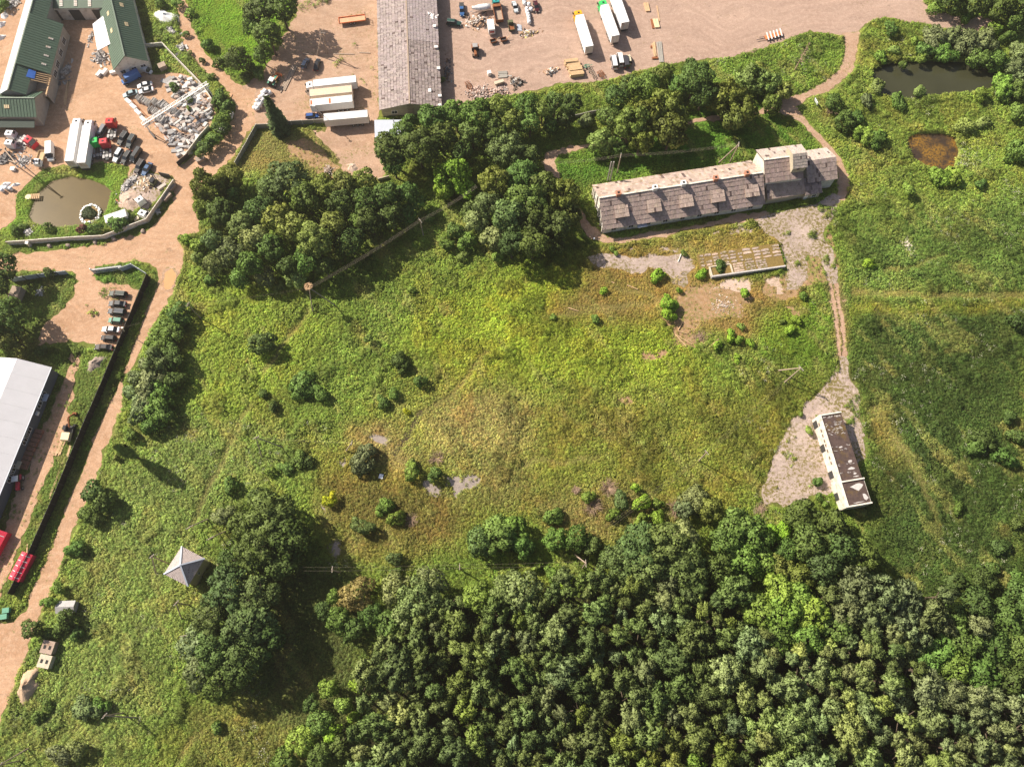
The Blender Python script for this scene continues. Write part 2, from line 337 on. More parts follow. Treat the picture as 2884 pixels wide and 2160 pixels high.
R_['farm_track'] = gp(GG, [(560, 130), (590, 310), (670, 400), (790, 440), (940, 445), (1340, 385), (1500, 340), (1900, 280), (2209, 235), (2330, 235), (2209, 175), (1900, 215), (1600, 290), (1200, 350), (1000, 395), (900, 405), (780, 360), (670, 270), (630, 170)])
R_['concrete_yard'] = gp(H, [(-130, 250), (-10, 205), (100, 175), (430, 95), (560, 20), (640, 40), (600, 140), (560, 240), (490, 310), (475, 390), (545, 480), (590, 620), (602, 800), (525, 805), (480, 670), (430, 560), (330, 545), (345, 650), (330, 770), (250, 850), (150, 850), (150, 650), (115, 470), (80, 410), (-20, 360)])
R_['cracked_slab'] = gp(GG, [(640, 570), (800, 535), (960, 560), (1160, 570), (1280, 560), (1480, 530), (1560, 590), (1590, 650), (1530, 720), (1535, 800), (1490, 830), (1400, 790), (1360, 700), (1190, 650), (1130, 700), (1040, 700), (900, 650), (740, 650)])
R_['shed_apron'] = gp(H, [(600, 1490), (620, 1400), (668, 1400), (685, 1550), (745, 1660)]) + gp(L, [(790, 100), (800, 300), (835, 480), (842, 640), (600, 900), (500, 960), (420, 955), (340, 1010), (130, 1065), (30, 1050)]) + gp(K, [(2180, 1070), (2140, 960), (2200, 810)]) + gp(L, [(20, 740), (80, 580), (130, 470), (200, 310), (290, 270), (330, 160), (440, 70), (500, 10)])
R_['parking_lot'] = gp(E, [(650, 640), (820, 600), (810, 700), (800, 760), (900, 800), (1100, 815), (1190, 850), (1180, 960), (1080, 1200), (1010, 1330), (880, 1360), (700, 1330), (600, 1290), (330, 1330), (360, 1180), (430, 1100), (560, 1000), (640, 880), (660, 780)])
R_['service_track'] = gp(E, [(620, 1400), (700, 1400), (650, 1657)]) + gp(I, [(610, 200), (560, 420), (440, 700), (330, 900), (300, 1060), (190, 1330), (100, 1580), (60, 1657)]) + gp(M, [(20, 180), (-200, 380), (-200, 0)]) + gp(I, [(60, 1200), (160, 900), (330, 480), (480, 160)]) + gp(E, [(560, 1657), (600, 1480)])
R_['gravel_yard'] = gp(T3, [(880, 960), (980, 900), (1180, 1000), (1320, 1010), (1470, 1060), (1280, 1300), (1120, 1500), (1000, 1470), (900, 1530), (790, 1480), (680, 1420), (760, 1290), (720, 1230), (800, 1080)])
STR = {}
for n_, z_, m_, a_ in (('dirt_road', .012, 'dirt', .55), ('stone_yard', .016, 'dirt', .5), ('barn_yard', .008, 'yard', .7), ('truck_yard', .020, 'asphalt', .6), ('farm_path', .024, 'yard', .45),
                      ('farm_track', .028, 'yard', .5), ('concrete_yard', .032, 'concrete', .45), ('cracked_slab', .036, 'concrete', .5), ('shed_apron', .040, 'concrete', .6), ('parking_lot', .044, 'dirt', .8), ('service_track', .048, 'dirt', .8), ('gravel_yard', .0505, 'concrete', .6)):
    STR[n_] = sheet(n_, R_[n_], z_, m_, a_, 1.0, hash(n_) % 1 + len(n_))
# wheel tracks of the grassy lane
TR = [gp(H, [(535, 790), (562, 960), (582, 1120), (603, 1280), (612, 1420)]), gp(H, [(588, 790), (602, 950), (635, 1100), (655, 1280), (655, 1420)])]
for k, p_ in enumerate(TR): sheet('wheel_track', strip(p_, 1.45), .052, 'yard', .3, .8, 40 + k)
for k, (q_, p_, w_) in enumerate([(H, [(480, 930), (478, 990), (490, 1060), (512, 1130), (495, 1240), (440, 1330), (430, 1420), (425, 1510), (350, 1570), (250, 1610)], .55), (H, [(480, 945), (600, 955), (690, 935)], .5),
                               (H, [(925, 980), (950, 1060), (945, 1150), (920, 1190), (950, 1260)], 1.7), (J, [(1440, 240), (1380, 340), (1310, 430), (1240, 560), (1190, 620)], 1.1), (K, [(1470, 0), (1520, 60), (1530, 170)], .6),
                               (GG, [(1430, 1370), (1450, 1500), (1475, 1657)], .5), (GG, [(280, 1600), (300, 1657)], .5), (J, [(1480, 1260), (1380, 1310), (1260, 1380)], 1.0)]):
    sheet('ditch', strip([G(q_(*p)) for p in p_], w_), .03 + .001 * k, 'mud' if k not in (1,) else 'yard', .35, .8, 60 + k)
# bare earth, broken concrete and marsh patches
PATCH = [('bare_soil', 'soil', [GG(x, y) for x, y in [(1380, 900), (1560, 840), (1700, 780), (2010, 870), (2010, 1010), (1800, 1080), (1640, 1140), (1560, 1230), (1700, 1260), (1660, 1340), (1420, 1330), (1390, 1190), (1460, 1080), (1440, 960)]]),
         ('broken_concrete', 'concrete', [GG(x, y) for x, y in [(1000, 485), (1060, 470), (1075, 505), (1020, 515)]]),
         ('broken_concrete', 'concrete', [GG(x, y) for x, y in [(1285, 485), (1400, 478), (1465, 500), (1440, 525), (1300, 520)]]),
         ('broken_concrete', 'concrete', [GG(x, y) for x, y in [(1740, 345), (1800, 335), (1805, 365), (1750, 372)]]),
         ('broken_concrete', 'concrete', [GG(x, y) for x, y in [(1885, 330), (1960, 300), (2095, 325), (2080, 360), (1900, 372)]]),
         ('broken_concrete', 'concrete', [GG(x, y) for x, y in [(2120, 400), (2160, 398), (2155, 432), (2125, 430)]]),
         ('broken_concrete', 'concrete', [GG(x, y) for x, y in [(1160, 540), (1240, 535), (1230, 565), (1170, 570)]]),
         ('broken_concrete', 'concrete', [GG(x, y) for x, y in [(1740, 950), (1900, 930), (1960, 980), (1800, 1020)]]),
         ('broken_concrete', 'concrete', [GG(x, y) for x, y in [(1560, 860), (1640, 850), (1650, 890), (1580, 900)]]),
('bare_soil', 'soil', [F4(x, y) for x, y in [(1000, 930), (1100, 800), (1280, 740), (1420, 700), (1700, 640), (1760, 700), (1900, 860), (1640, 960), (1560, 1080), (1400, 1130), (1200, 1140), (1040, 1060)]]),
         ('bare_soil', 'soil', [F4(x, y) for x, y in [(-60, 900), (250, 960), (640, 1010), (900, 1090), (930, 1200), (690, 1250), (760, 1400), (300, 1430), (0, 1380), (-250, 1500), (-480, 1600), (-560, 1400), (-330, 1130)]]),
         ('broken_concrete', 'paleslab', [F4(x, y) for x, y in [(250, 960), (370, 850), (520, 800), (840, 810), (860, 930), (850, 990), (640, 1020), (520, 990), (400, 960)]]),
         ('broken_concrete', 'paleslab', [F4(x, y) for x, y in [(1040, 790), (1270, 738), (1360, 1030), (1300, 1035), (1260, 935), (1150, 940)]]),
         ('bare_soil', 'soil', [H(x, y) for x, y in [(350, 560), (430, 560), (470, 640), (500, 780), (340, 800), (310, 720)]]),
         ('bare_soil', 'soil', [H(x, y) for x, y in [(520, 300), (560, 420), (600, 560), (640, 720), (600, 720), (560, 500), (500, 400)]]),
         ('bare_soil', 'soil', [F4(x, y) for x, y in [(1390, 1200), (1640, 1300), (1680, 1400), (1500, 1420), (1420, 1300)]]),
         ('bare_soil', 'soil', [L(x, y) for x, y in [(820, 270), (860, 300), (905, 460), (870, 480), (845, 400)]]),
         ('bare_soil', 'soil', [B(x, y) for x, y in [(260, 1240), (420, 1190), (560, 1260), (720, 1450), (740, 1580), (560, 1540), (430, 1390), (300, 1360)]]),
         ('marsh_pool', 'marsh', [J(x, y) for x, y in [(1620, 790), (1720, 800), (1900, 770), (1960, 830), (1900, 900), (1780, 930), (1720, 1000), (1680, 900)]]),
         ('marsh_pool', 'marsh', [J(x, y) for x, y in [(1440, 850), (1500, 830), (1600, 900), (1610, 960), (1500, 960)]]),
         ('marsh_pool', 'marsh', [J(x, y) for x, y in [(660, 1350), (730, 1340), (750, 1450), (700, 1500), (650, 1440)]]),
         ('marsh_pool', 'marsh', [J(x, y) for x, y in [(700, 670), (800, 650), (790, 720), (740, 720)]]),
         ('marsh_pool', 'marsh', [J(x, y) for x, y in [(970, 470), (1080, 440), (1190, 500), (1060, 540)]]),
         ('marsh_pool', 'marsh', [J(x, y) for x, y in [(560, 1040), (600, 1060), (620, 1130), (580, 1150)]]),
         ('bare_soil', 'soil', [K(x, y) for x, y in [(900, 120), (1040, 100), (1060, 180), (980, 195), (910, 170)]]),
         ('bare_soil', 'soil', [GG(x, y) for x, y in [(1120, 1420), (1200, 1380), (1360, 1370), (1320, 1440), (1160, 1470)]])]
for k, (n_, m_, p_) in enumerate(PATCH): sheet(n_, [G(p) for p in p_], .0042 + .0011 * k, m_, .8, .9, 80 + k)

POND = {'pond_brown': gp(A, [(330, 1660), (440, 1560), (600, 1520), (780, 1550), (900, 1600), (955, 1650)]) + gp(E, [(945, 20), (905, 160), (865, 230), (680, 285), (420, 300), (290, 265), (245, 200), (280, 100), (310, 20)]),
        'pond_dark': gp(D, [(910, 620), (905, 690), (960, 785), (1040, 820), (1150, 835), (1330, 825), (1500, 795), (1720, 780), (1900, 760), (1975, 710), (1990, 640), (1900, 590), (1700, 550), (1400, 545), (1150, 550), (1000, 575)]),
        'algae': gp(D, [(1220, 1180), (1200, 1260), (1240, 1360), (1330, 1425), (1480, 1490), (1600, 1450), (1650, 1300), (1610, 1180), (1500, 1150), (1300, 1150)])}
POND_NAME = {'pond_brown': 'brown_pond', 'pond_dark': 'dark_pond', 'algae': 'brown_pool'}
POND['pond_dark'] = [(p[0], p[1] + (.9 if p[1] > np.mean(POND['pond_dark'], 0)[1] else -.9)) for p in POND['pond_dark']]
def grow(pts, d):
    c = np.mean(pts, 0); return [tuple(np.array(p) + (np.array(p) - c) / np.hypot(*(np.array(p) - c)) * d) for p in pts]
for k, p_ in POND.items(): sheet(POND_NAME[k], grow(p_, 2.0), -.55, k, 0)
pc = G(E(1465, 755)); sheet('puddle', [(pc[0] + 1.55 * math.cos(a_) * (1 + .12 * math.sin(3 * a_)), pc[1] + 3.3 * math.sin(a_)) for a_ in np.linspace(0, 2 * math.pi, 28, endpoint=False)], .056, 'puddle', .25, .7, 5)
sheet('puddle_rim', [(pc[0] + 1.95 * math.cos(a_) * (1 + .12 * math.sin(3 * a_)), pc[1] + .2 + 3.8 * math.sin(a_)) for a_ in np.linspace(0, 2 * math.pi, 28, endpoint=False)], .0535, 'yard', .4, .7, 6)

# vegetation zones: outline, colour, feather (m), height factor
ZN = [  # sedge and marsh, dry stands, herb fields, lawns
    ([V(*p) for p in [(1000, 600), (1280, 560), (1480, 640), (1500, 800), (1480, 860), (1000, 840), (880, 760), (900, 640)]], (.205, .228, .031), 9, .85),
    ([V(*p) for p in [(400, 590), (560, 600), (700, 680), (700, 760), (560, 900), (440, 900), (420, 700)]], (.185, .215, .036), 6, 1.0),
    ([V(*p) for p in [(880, 820), (1800, 830), (1720, 960), (1640, 1080), (1500, 1120), (1000, 1130), (760, 1200), (680, 1150), (680, 960), (800, 900)]], (.172, .170, .036), 9, .8),
    ([V(*p) for p in [(890, 900), (960, 860), (1060, 850), (1140, 890), (1140, 970), (1080, 1010), (1010, 1000), (920, 960)]], (.27, .215, .085), 6, .7),
    ([V(*p) for p in [(760, 910), (830, 900), (860, 960), (900, 980), (880, 1020), (820, 1020), (760, 960)]], (.245, .185, .078), 4, .6),
    ([V(*p) for p in [(690, 1040), (780, 1020), (960, 1060), (1020, 1120), (980, 1190), (860, 1210), (760, 1200), (690, 1130)]], (.155, .125, .036), 5, .7),
    ([V(*p) for p in [(1010, 1000), (1130, 1000), (1150, 1060), (1090, 1100), (1000, 1080)]], (.20, .175, .06), 4, .8),
    ([V(*p) for p in [(1150, 1080), (1350, 1040), (1460, 1100), (1440, 1150), (1200, 1160)]], (.185, .155, .055), 4, .7),
    ([V(*p) for p in [(1270, 540), (1500, 500), (1680, 490), (1700, 530), (1540, 560), (1530, 640), (1480, 700), (1280, 690), (1180, 690), (1240, 620)]], (.215, .155, .048), 4, .45),
    ([V(*p) for p in [(1480, 600), (1760, 620), (1720, 700), (1600, 740), (1480, 730), (1440, 680)]], (.21, .15, .052), 4, .4),
    ([V(*p) for p in [(1620, 690), (1790, 620), (1800, 700), (1760, 800), (1640, 760)]], (.135, .19, .028), 4, .8),
    ([V(*p) for p in [(1830, 640), (2240, 620), (2240, 1320), (1900, 1320), (1880, 1100), (1860, 900), (1840, 760)]], (.060, .084, .023), 9, 1.0),
    ([V(*p) for p in [(1840, 660), (2000, 645), (2240, 640), (2240, 668), (2000, 672), (1840, 690)]], (.17, .17, .028), 2.5, .35),
    ([V(*p) for p in [(1870, 870), (1920, 880), (1960, 1000), (1930, 1010), (1880, 950)]], (.17, .145, .045), 3, .5),
    ([V(*p) for p in [(1840, 60), (2240, 60), (2240, 620), (1830, 640), (1830, 450), (1760, 300), (1700, 220)]], (.175, .205, .048), 6, 1.0),
    ([V(*p) for p in [(1850, 480), (2240, 420), (2240, 640), (1840, 640)]], (.125, .165, .045), 7, 1.1),
    ([V(*p) for p in [(400, -20), (640, -20), (610, 90), (580, 160), (520, 170), (440, 110)]], (.12, .20, .018), 3, .25),
    ([V(*p) for p in [(330, 140), (400, 130), (470, 210), (380, 220)]], (.15, .17, .04), 2, .5),
    ([V(*p) for p in [(1190, 330), (1640, 210), (1780, 330), (1640, 320), (1280, 400), (1200, 380)]], (.085, .15, .022), 4, .6),
    ([V(*p) for p in [(1450, 160), (1830, 60), (1830, 110), (1720, 220), (1560, 240)]], (.14, .185, .038), 3, .9),
    ([V(*p) for p in [(520, 290), (620, 270), (800, 290), (810, 400), (620, 380), (510, 370)]], (.19, .17, .055), 4, .35),
    ([V(*p) for p in [(50, 380), (200, 360), (280, 360), (240, 480), (60, 500), (0, 520), (0, 480)]], (.12, .185, .026), 2, .35),
    ([V(*p) for p in [(0, 510), (330, 470), (390, 400), (400, 420), (330, 510), (0, 560)]], (.10, .14, .025), 2, .4),
    ([V(*p) for p in [(205, 570), (340, 570), (330, 620), (250, 640), (200, 610)]], (.10, .155, .025), 2, .45),
    ([V(*p) for p in [(0, 590), (190, 600), (160, 680), (110, 760), (200, 780), (260, 800), (190, 1000), (0, 1340), (0, 700)]], (.10, .135, .028), 3, .4),
    ([V(*p) for p in [(0, 1560), (150, 1280), (240, 1000), (420, 900), (640, 1000), (420, 1140), (420, 1300), (300, 1657), (0, 1700)]], (.150, .175, .052), 9, 1.0),
    ([V(*p) for p in [(420, 1540), (620, 1480), (700, 1540), (640, 1680), (420, 1680)]], (.155, .145, .04), 5, .8),
    ([V(*p) for p in [(580, 1200), (760, 1220), (800, 1500), (760, 1680), (640, 1660), (560, 1500)]], (.085, .095, .03), 5, .7),
    ([H(*p) for p in [(510, 790), (650, 790), (690, 1430), (580, 1430)]], (.20, .165, .07), 1.5, .35),
]
ZN = [([G(p) for p in z], c, f, h) for z, c, f, h in ZN]
TRAIL = [strip([G(q(*p)) for p in pts], w) for q, pts, w in [(GG, [(480, 1010), (800, 1000), (1150, 970), (1330, 940)], 1.4), (GG, [(380, 1060), (700, 1045), (1000, 1000)], 1.2), (GG, [(820, 780), (1000, 860), (1180, 890), (1400, 990)], 1.3), (H, [(980, 690), (1250, 640), (1400, 590), (1530, 550)], 1.3), (H, [(700, 860), (1000, 880), (1400, 900), (2300, 890)], 2.2), (L, [(900, 200), (1100, 450), (1350, 900), (1500, 1300)], 2.0), (J, [(2000, -300), (1700, 100), (1430, 250), (1200, 620), (1400, 760)], 1.6), (F, [(480, 1000), (300, 1250), (60, 1560)], 1.6), (I, [(2150, 200), (1950, 600), (1750, 1000), (1650, 1250)], 1.8), (K, [(0, 780), (200, 660), (420, 700), (760, 620)], 1.5), (M, [(1750, 1350), (1650, 1420), (1560, 1560), (1500, 1700)], 1.6), (K, [(1100, 700), (1090, 820), (1020, 960)], 1.2)]]
FOREST = [G(V(*p)) for p in [(800, 1720), (775, 1560), (810, 1440), (840, 1400), (900, 1330), (1010, 1270), (1080, 1280), (1230, 1250), (1300, 1250), (1380, 1270), (1540, 1270), (1600, 1290), (1780, 1290), (1990, 1290), (2110, 1380), (2260, 1470), (2260, 1720)]]
BASE = (.135, .168, .034)
def veg(x, y):
    x = np.asarray(x, float); y = np.asarray(y, float)
    col = np.empty(x.shape + (3,)); col[:] = BASE; hf = np.ones(x.shape)
    wx = x + (fbm(x, y, 9, 3) - .5) * 7; wy = y + (fbm(x, y, 9, 23) - .5) * 7
    for z, c, f, h in ZN:
        w = sst(sdist(z, wx, wy) / (2 * f) + .5)
        col = col * (1 - w[..., None]) + np.array(c) * w[..., None]; hf = hf * (1 - w) + h * w
    for t_ in TRAIL:                                  # trodden or wheel-flattened lines
        w = sst(sdist(t_, x + (fbm(x, y, 3, 7, 2) - .5) * 1.5, y + (fbm(x, y, 3, 9, 2) - .5) * 1.5) / 1.2 + .5); col = col * (1 - .6 * w[..., None]) + np.array((.19, .165, .06)) * .6 * w[..., None]; hf = hf * (1 - .65 * w)
    n = fbm(x, y, 14, 31); m = fbm(x, y, 3.5, 41)
    col = col * (.74 + .52 * n)[..., None] * (.7 + .6 * m)[..., None]
    w = sst((fbm(x, y, 7, 151, 3) - .60) * 12)[..., None] * (hf > .6)[..., None]; col = col * (1 - .30 * w)          # nettle and dock stands
    w = sst((fbm(x + .6 * y, y * .5, 4.5, 161, 3) - .62) * 10)[..., None]; col = col * (1 - .5 * w) + np.array((.23, .21, .075)) * .5 * w   # flattened pale grass
    w = sst((fbm(x, y, 6, 51) - .54) * 8)[..., None]; col = col * (1 - .45 * w) + col * np.array((1.35, 1.02, 1.1)) * .45 * w
    return col, hf

ax = np.concatenate([[-1500, -800, -450, -280, -210], np.arange(-176, 176.1, .85), [210, 280, 450, 800, 1500]])
ay = np.concatenate([[-1400, -700, -300, -120, -60], np.arange(-34, 212.1, .85), [240, 320, 500, 900, 1600]])
gx, gy = np.meshgrid(ax, ay); nx, ny = len(ax), len(ay)
gz = np.zeros(gx.shape)
for k, p_ in POND.items():
    d_ = sdist(p_, gx, gy); gz -= 1.5 * sst(d_ / 2.2 + .45)
gz += (fbm(gx, gy, 2.5, 5) - .5) * .012 - .008
gc, _ = veg(gx, gy); gc = gc * 1.0 + np.array((.05, .036, .018)) * .35
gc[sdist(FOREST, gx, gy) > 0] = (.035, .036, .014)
idx = np.arange(nx * ny).reshape(ny, nx)
q_ = np.stack([idx[:-1, :-1], idx[:-1, 1:], idx[1:, 1:], idx[1:, :-1]], -1).reshape(-1, 4)
me = bpy.data.meshes.new('ground'); me.vertices.add(nx * ny); me.vertices.foreach_set('co', np.stack([gx, gy, gz], -1).astype(np.float32).ravel())
me.loops.add(q_.size); me.loops.foreach_set('vertex_index', q_.astype(np.int32).ravel())
me.polygons.add(len(q_)); me.polygons.foreach_set('loop_start', np.arange(0, q_.size, 4, dtype=np.int32)); me.update()
at = me.color_attributes.new('tint', 'FLOAT_COLOR', 'POINT'); at.data.foreach_set('color', np.concatenate([gc.reshape(-1, 3), np.ones((nx * ny, 1))], 1).astype(np.float32).ravel())
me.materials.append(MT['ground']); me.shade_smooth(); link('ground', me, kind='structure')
BLOCK = []                                            # outlines no grass grows on (buildings add themselves)
# ================================================================== BUILDINGS
def sheets(mb, e0, e1, r1, r0, nu, nv, base=(.33, .285, .275), var=.16, gap=.04, lift=.07, seed=0, missing=0.0, dark=(.11, .08, .075), vg=0.0, dk=.035):
    r = np.random.default_rng(seed); e0, e1, r1, r0 = [np.array(p, float) for p in (e0, e1, r1, r0)]
    nrm = np.cross(e1 - e0, r0 - e0); nrm /= np.linalg.norm(nrm); nrm *= np.sign(nrm[2]) or 1
    def at(u, w): return (e0 * (1 - u) + e1 * u) * (1 - w) + (r0 * (1 - u) + r1 * u) * w
    for j in range(nv):
        for i in range(nu):
            if r.random() < missing: continue
            g = gap * r.uniform(.5, 1.6); gu = g / nu * 6; u0, u1 = (i + gu * r.random()) / nu, (i + 1 - gu * r.random()) / nu
            w0, w1 = (j - .02) / nv, (j + 1.10) / nv; w1 = min(w1, 1)
            if vg: w0, w1 = (j + vg * r.uniform(.1, 1.0)) / nv, (j + 1) / nv
            k = (1 + r.normal() * var); c = tuple(np.clip(np.array(base) * k * (1, 1 + r.normal() * .015, 1 + r.normal() * .02), .05, .8))
            if r.random() < dk: c = tuple(np.array(dark) * r.uniform(.8, 1.4))
            lo = lift + r.random() * .05; hi = .02 + r.random() * .03
            a, b, c_, d = at(u0, w0) + nrm * lo, at(u1, w0) + nrm * (lo + r.normal() * .012), at(u1, w1) + nrm * hi, at(u0, w1) + nrm * hi
            dn = nrm * (lo + .02)
            mb.add([a, b, c_, d, a - dn, b - dn], [(0, 1, 2, 3), (4, 5, 1, 0), (4, 0, 3), (5, 2, 1)], None, c)
def slab(mb, pts, th=.18):                           # a roof plane with thickness
    p = [np.array(q, float) for q in pts]; nrm = np.cross(p[1] - p[0], p[-1] - p[0]); nrm /= np.linalg.norm(nrm)
    if nrm[2] < 0: nrm = -nrm
    n = len(p); vs = p + [q - nrm * th for q in p]
    return mb.add(vs, [tuple(range(n)), tuple(range(2 * n - 1, n - 1, -1))] + [(k, n + k, n + (k + 1) % n, (k + 1) % n) for k in range(n)])
def walls(mb, L_, W, he, hr, x0=0.0, z0=0.0):        # closed gabled body, ridge along x
    h = W / 2
    return mb.add([(x0, -h, z0), (L_, -h, z0), (L_, h, z0), (x0, h, z0), (x0, -h, he), (L_, -h, he), (L_, h, he), (x0, h, he), (x0, 0, hr), (L_, 0, hr)],
                  [(0, 1, 5, 4), (2, 3, 7, 6), (1, 2, 6, 9, 5), (3, 0, 4, 8, 7), (4, 5, 9, 8), (6, 7, 8, 9), (3, 2, 1, 0)])
def frame(p0, p1, z):                                # ridge end pixels -> base point, angle, length
    a = G(p0, z); b = G(p1, z); return a, math.atan2(b[1] - a[1], b[0] - a[0]), math.hypot(b[0] - a[0], b[1] - a[1])
def loc2w(o, pts):
    c, s = math.cos(o.rotation_euler.z), math.sin(o.rotation_euler.z)
    return [(o.location.x + c * x - s * y, o.location.y + s * x + c * y) for x, y in pts]
def block(o, x0, x1, y0, y1): BLOCK.append(loc2w(o, [(x0, y0), (x1, y0), (x1, y1), (x0, y1)]))
def window(par, x, y, z, w, h, face, n=1, frame_mat='white', name='window'):
    # a framed pane set into a wall; face = '-y', '+y', '-x', '+x'
    f = MB(); g = MB(); d = .09
    s = {'-y': -1, '+y': 1, '-x': -1, '+x': 1}[face]
    def bx(m, a0, a1, z0, z1, t0, t1):
        t0, t1 = sorted((t0 * s, t1 * s))
        if face[1] == 'y': m.box(x + a0, x + a1, y + t0, y + t1, z0, z1)
        else: m.box(x + t0, x + t1, y + a0, y + a1, z0, z1)
    for a0, a1, z0, z1 in ((-w / 2 - .1, -w / 2, z - .1, z + h + .1), (w / 2, w / 2 + .1, z - .1, z + h + .1), (-w / 2, w / 2, z + h, z + h + .1), (-w / 2, w / 2, z - .1, z)): bx(f, a0, a1, z0, z1, -.02, d)
    for k in range(1, n): bx(f, -w / 2 + w * k / n - .04, -w / 2 + w * k / n + .04, z, z + h, -.02, d - .02)
    bx(g, -w / 2, w / 2, z, z + h, -.02, .035)
    fo = f.build(name, frame_mat, par); g.build('pane', 'glass', fo); return fo

# ---- long barn with a grey asbestos-sheet roof
b0, an, Lb = frame(B(1300, 0), B(1330, 895), 6.0)
bt = thing('barn', 'long grey gabled barn with weathered asbestos sheet roof and pale block end wall', 'barn', (*b0, 0), an)
X0, W, he, hr = -18.0, 18.4, 4.0, 6.1
walls(MB(), Lb - .6, W - .9, he - .15, hr - .2, X0).build('wall', 'beigewall', bt)
rf = MB(); slab(rf, [(X0, -W / 2, he - .12), (Lb, -W / 2, he - .12), (Lb, 0, hr - .12), (X0, 0, hr - .12)], .1); slab(rf, [(X0, W / 2, he - .12), (Lb, W / 2, he - .12), (Lb, 0, hr - .12), (X0, 0, hr - .12)], .1)
ro = rf.build('roof', 'underlay', bt); m1 = MB()
sheets(m1, (X0, -W / 2 - .2, he), (Lb + .2, -W / 2 - .2, he), (Lb + .2, 0, hr), (X0, 0, hr), 98, 10, (.335, .28, .27), .12, .05, seed=1, vg=.17, dk=.02)
xs = Lb - 23.5
sheets(m1, (X0, W / 2 + .2, he), (xs, W / 2 + .2, he), (xs, 0, hr), (X0, 0, hr), 56, 10, (.355, .30, .30), .07, .05, seed=2, vg=.09, dk=.01)
sheets(m1, (xs, W / 2 + .2, he - .05), (Lb + .2, W / 2 + .2, he - .05), (Lb + .2, 0, hr - .05), (xs, 0, hr - .05), 40, 10, (.29, .24, .23), .14, .06, seed=3, vg=.17, dk=.03)
m1.build('roof_sheets', 'asbestos', ro, kind='stuff')
rc = MB(); rc.box(X0, Lb + .2, -.22, .22, hr - .02, hr + .1); rc.build('ridge_cap', 'greywood', ro)
for k, (x, y) in enumerate([(Lb - 5.2, 6.0)]):
    sk = MB(); z = hr - (hr - he) * y / (W / 2) + .13; sk.box(x - .6, x + .6, y - .45, y + .45, z - .02, z + .08, Matrix.Rotation(0, 4, 'X')); sk.build('skylight', 'white', ro)
for k, (x, y) in enumerate([(Lb - 3.4, 9.0), (Lb - 13.5, 9.0), (Lb - 21.5, 8.6), (Lb - 29.5, 8.4), (Lb + .1, 8.8)]):
    v = MB(); z = hr - (hr - he) * y / (W / 2)
    for d in (-.28, .28): v.box(x + d - .12, x + d + .12, y - .5, y + .3, z, z + .5)
    v.box(x - .45, x + .45, y - .6, y + .4, z + .5, z + .58); v.build('roof_vent', 'white', ro)
dr = MB(); r_ = random.Random(5)
for k in range(11): 
    x = Lb - 33.8 + r_.gauss(0, .55); y = 7.8 + r_.gauss(0, .7); z = hr - (hr - he) * y / (W / 2) + .16; dr.box(-.5, .5, -.18, .18, 0, .03, Matrix.Translation((x, y, z)) @ Matrix.Rotation(r_.uniform(0, 3), 4, 'Z') @ Matrix.Rotation(.2, 4, 'X'))
dr.build('broken_sheet', 'white', ro)
gd = MB(); gd.box(Lb - .62, Lb - .5, -1.0, .9, 0, 4.4); gd.build('door', 'greywood', bt)
for y in (-5.0, 5.2): window(bt, Lb - .6, y, 1.2, 1.6, 1.1, '+x', 2)
gb = MB()
for z in (1.1, 2.2, 3.3): gb.box(Lb - .6, Lb - .57, -W / 2 + .6, W / 2 - .6, z, z + .05)
gb.build('wall_joint', 'greywood', bt); block(bt, X0, Lb, -W / 2, W / 2)

# ---- farmhouse: one long gabled range, then a tall block, its cross tower and an east wing
f0, an, Lf = frame(F1(285, 925), F2(825, 530), 8.0); he, hr, W = 3.2, 8.0, 14.3
fm = thing('farmhouse', 'long derelict farm range with mossy sheet roof, six shed dormers and ridge chimneys', 'farm building', (*f0, 0), an)
walls(MB(), Lf, W - .9, he - .05, hr - .35).build('wall', 'wall', fm)
rn = MB(); slab(rn, [(-.3, -W / 2, he - .1), (Lf, -W / 2, he - .1), (Lf, 0, hr - .1), (-.3, 0, hr - .1)], .12); slab(rn, [(-.3, W / 2, he - .1), (Lf, W / 2, he - .1), (Lf, 0, hr - .1), (-.3, 0, hr - .1)], .12)
fr = rn.build('roof', 'underlay', fm)
ms = MB(); sheets(ms, (-.4, -W / 2 - .25, he - .05), (Lf, -W / 2 - .25, he - .05), (Lf, 0, hr), (-.4, 0, hr), 84, 7, (.37, .285, .255), .075, .09, seed=11, vg=.05, dk=.03, missing=.004); ms.build('roof_sheets', 'asbestos', fr, kind='stuff')
ms = MB(); sheets(ms, (-.4, W / 2 + .25, he - .05), (Lf, W / 2 + .25, he - .05), (Lf, 0, hr), (-.4, 0, hr), 64, 6, (.41, .32, .275), .13, .07, seed=12, missing=.004); ms.build('roof_sheets', 'mossy', fr, kind='stuff')
rc = MB(); rc.beam((-.4, 0, hr + .1), (Lf, 0, hr + .1), .42, .16); rc.build('ridge_cap', 'wall', fr)
def slope_z(y): return hr - (hr - he) * abs(y) / (W / 2)
def to_loc(o, p, z):
    w = G(p, z); dx, dy = w[0] - o.location.x, w[1] - o.location.y; c, s = math.cos(-o.rotation_euler.z), math.sin(-o.rotation_euler.z)
    return c * dx - s * dy, s * dx + c * dy
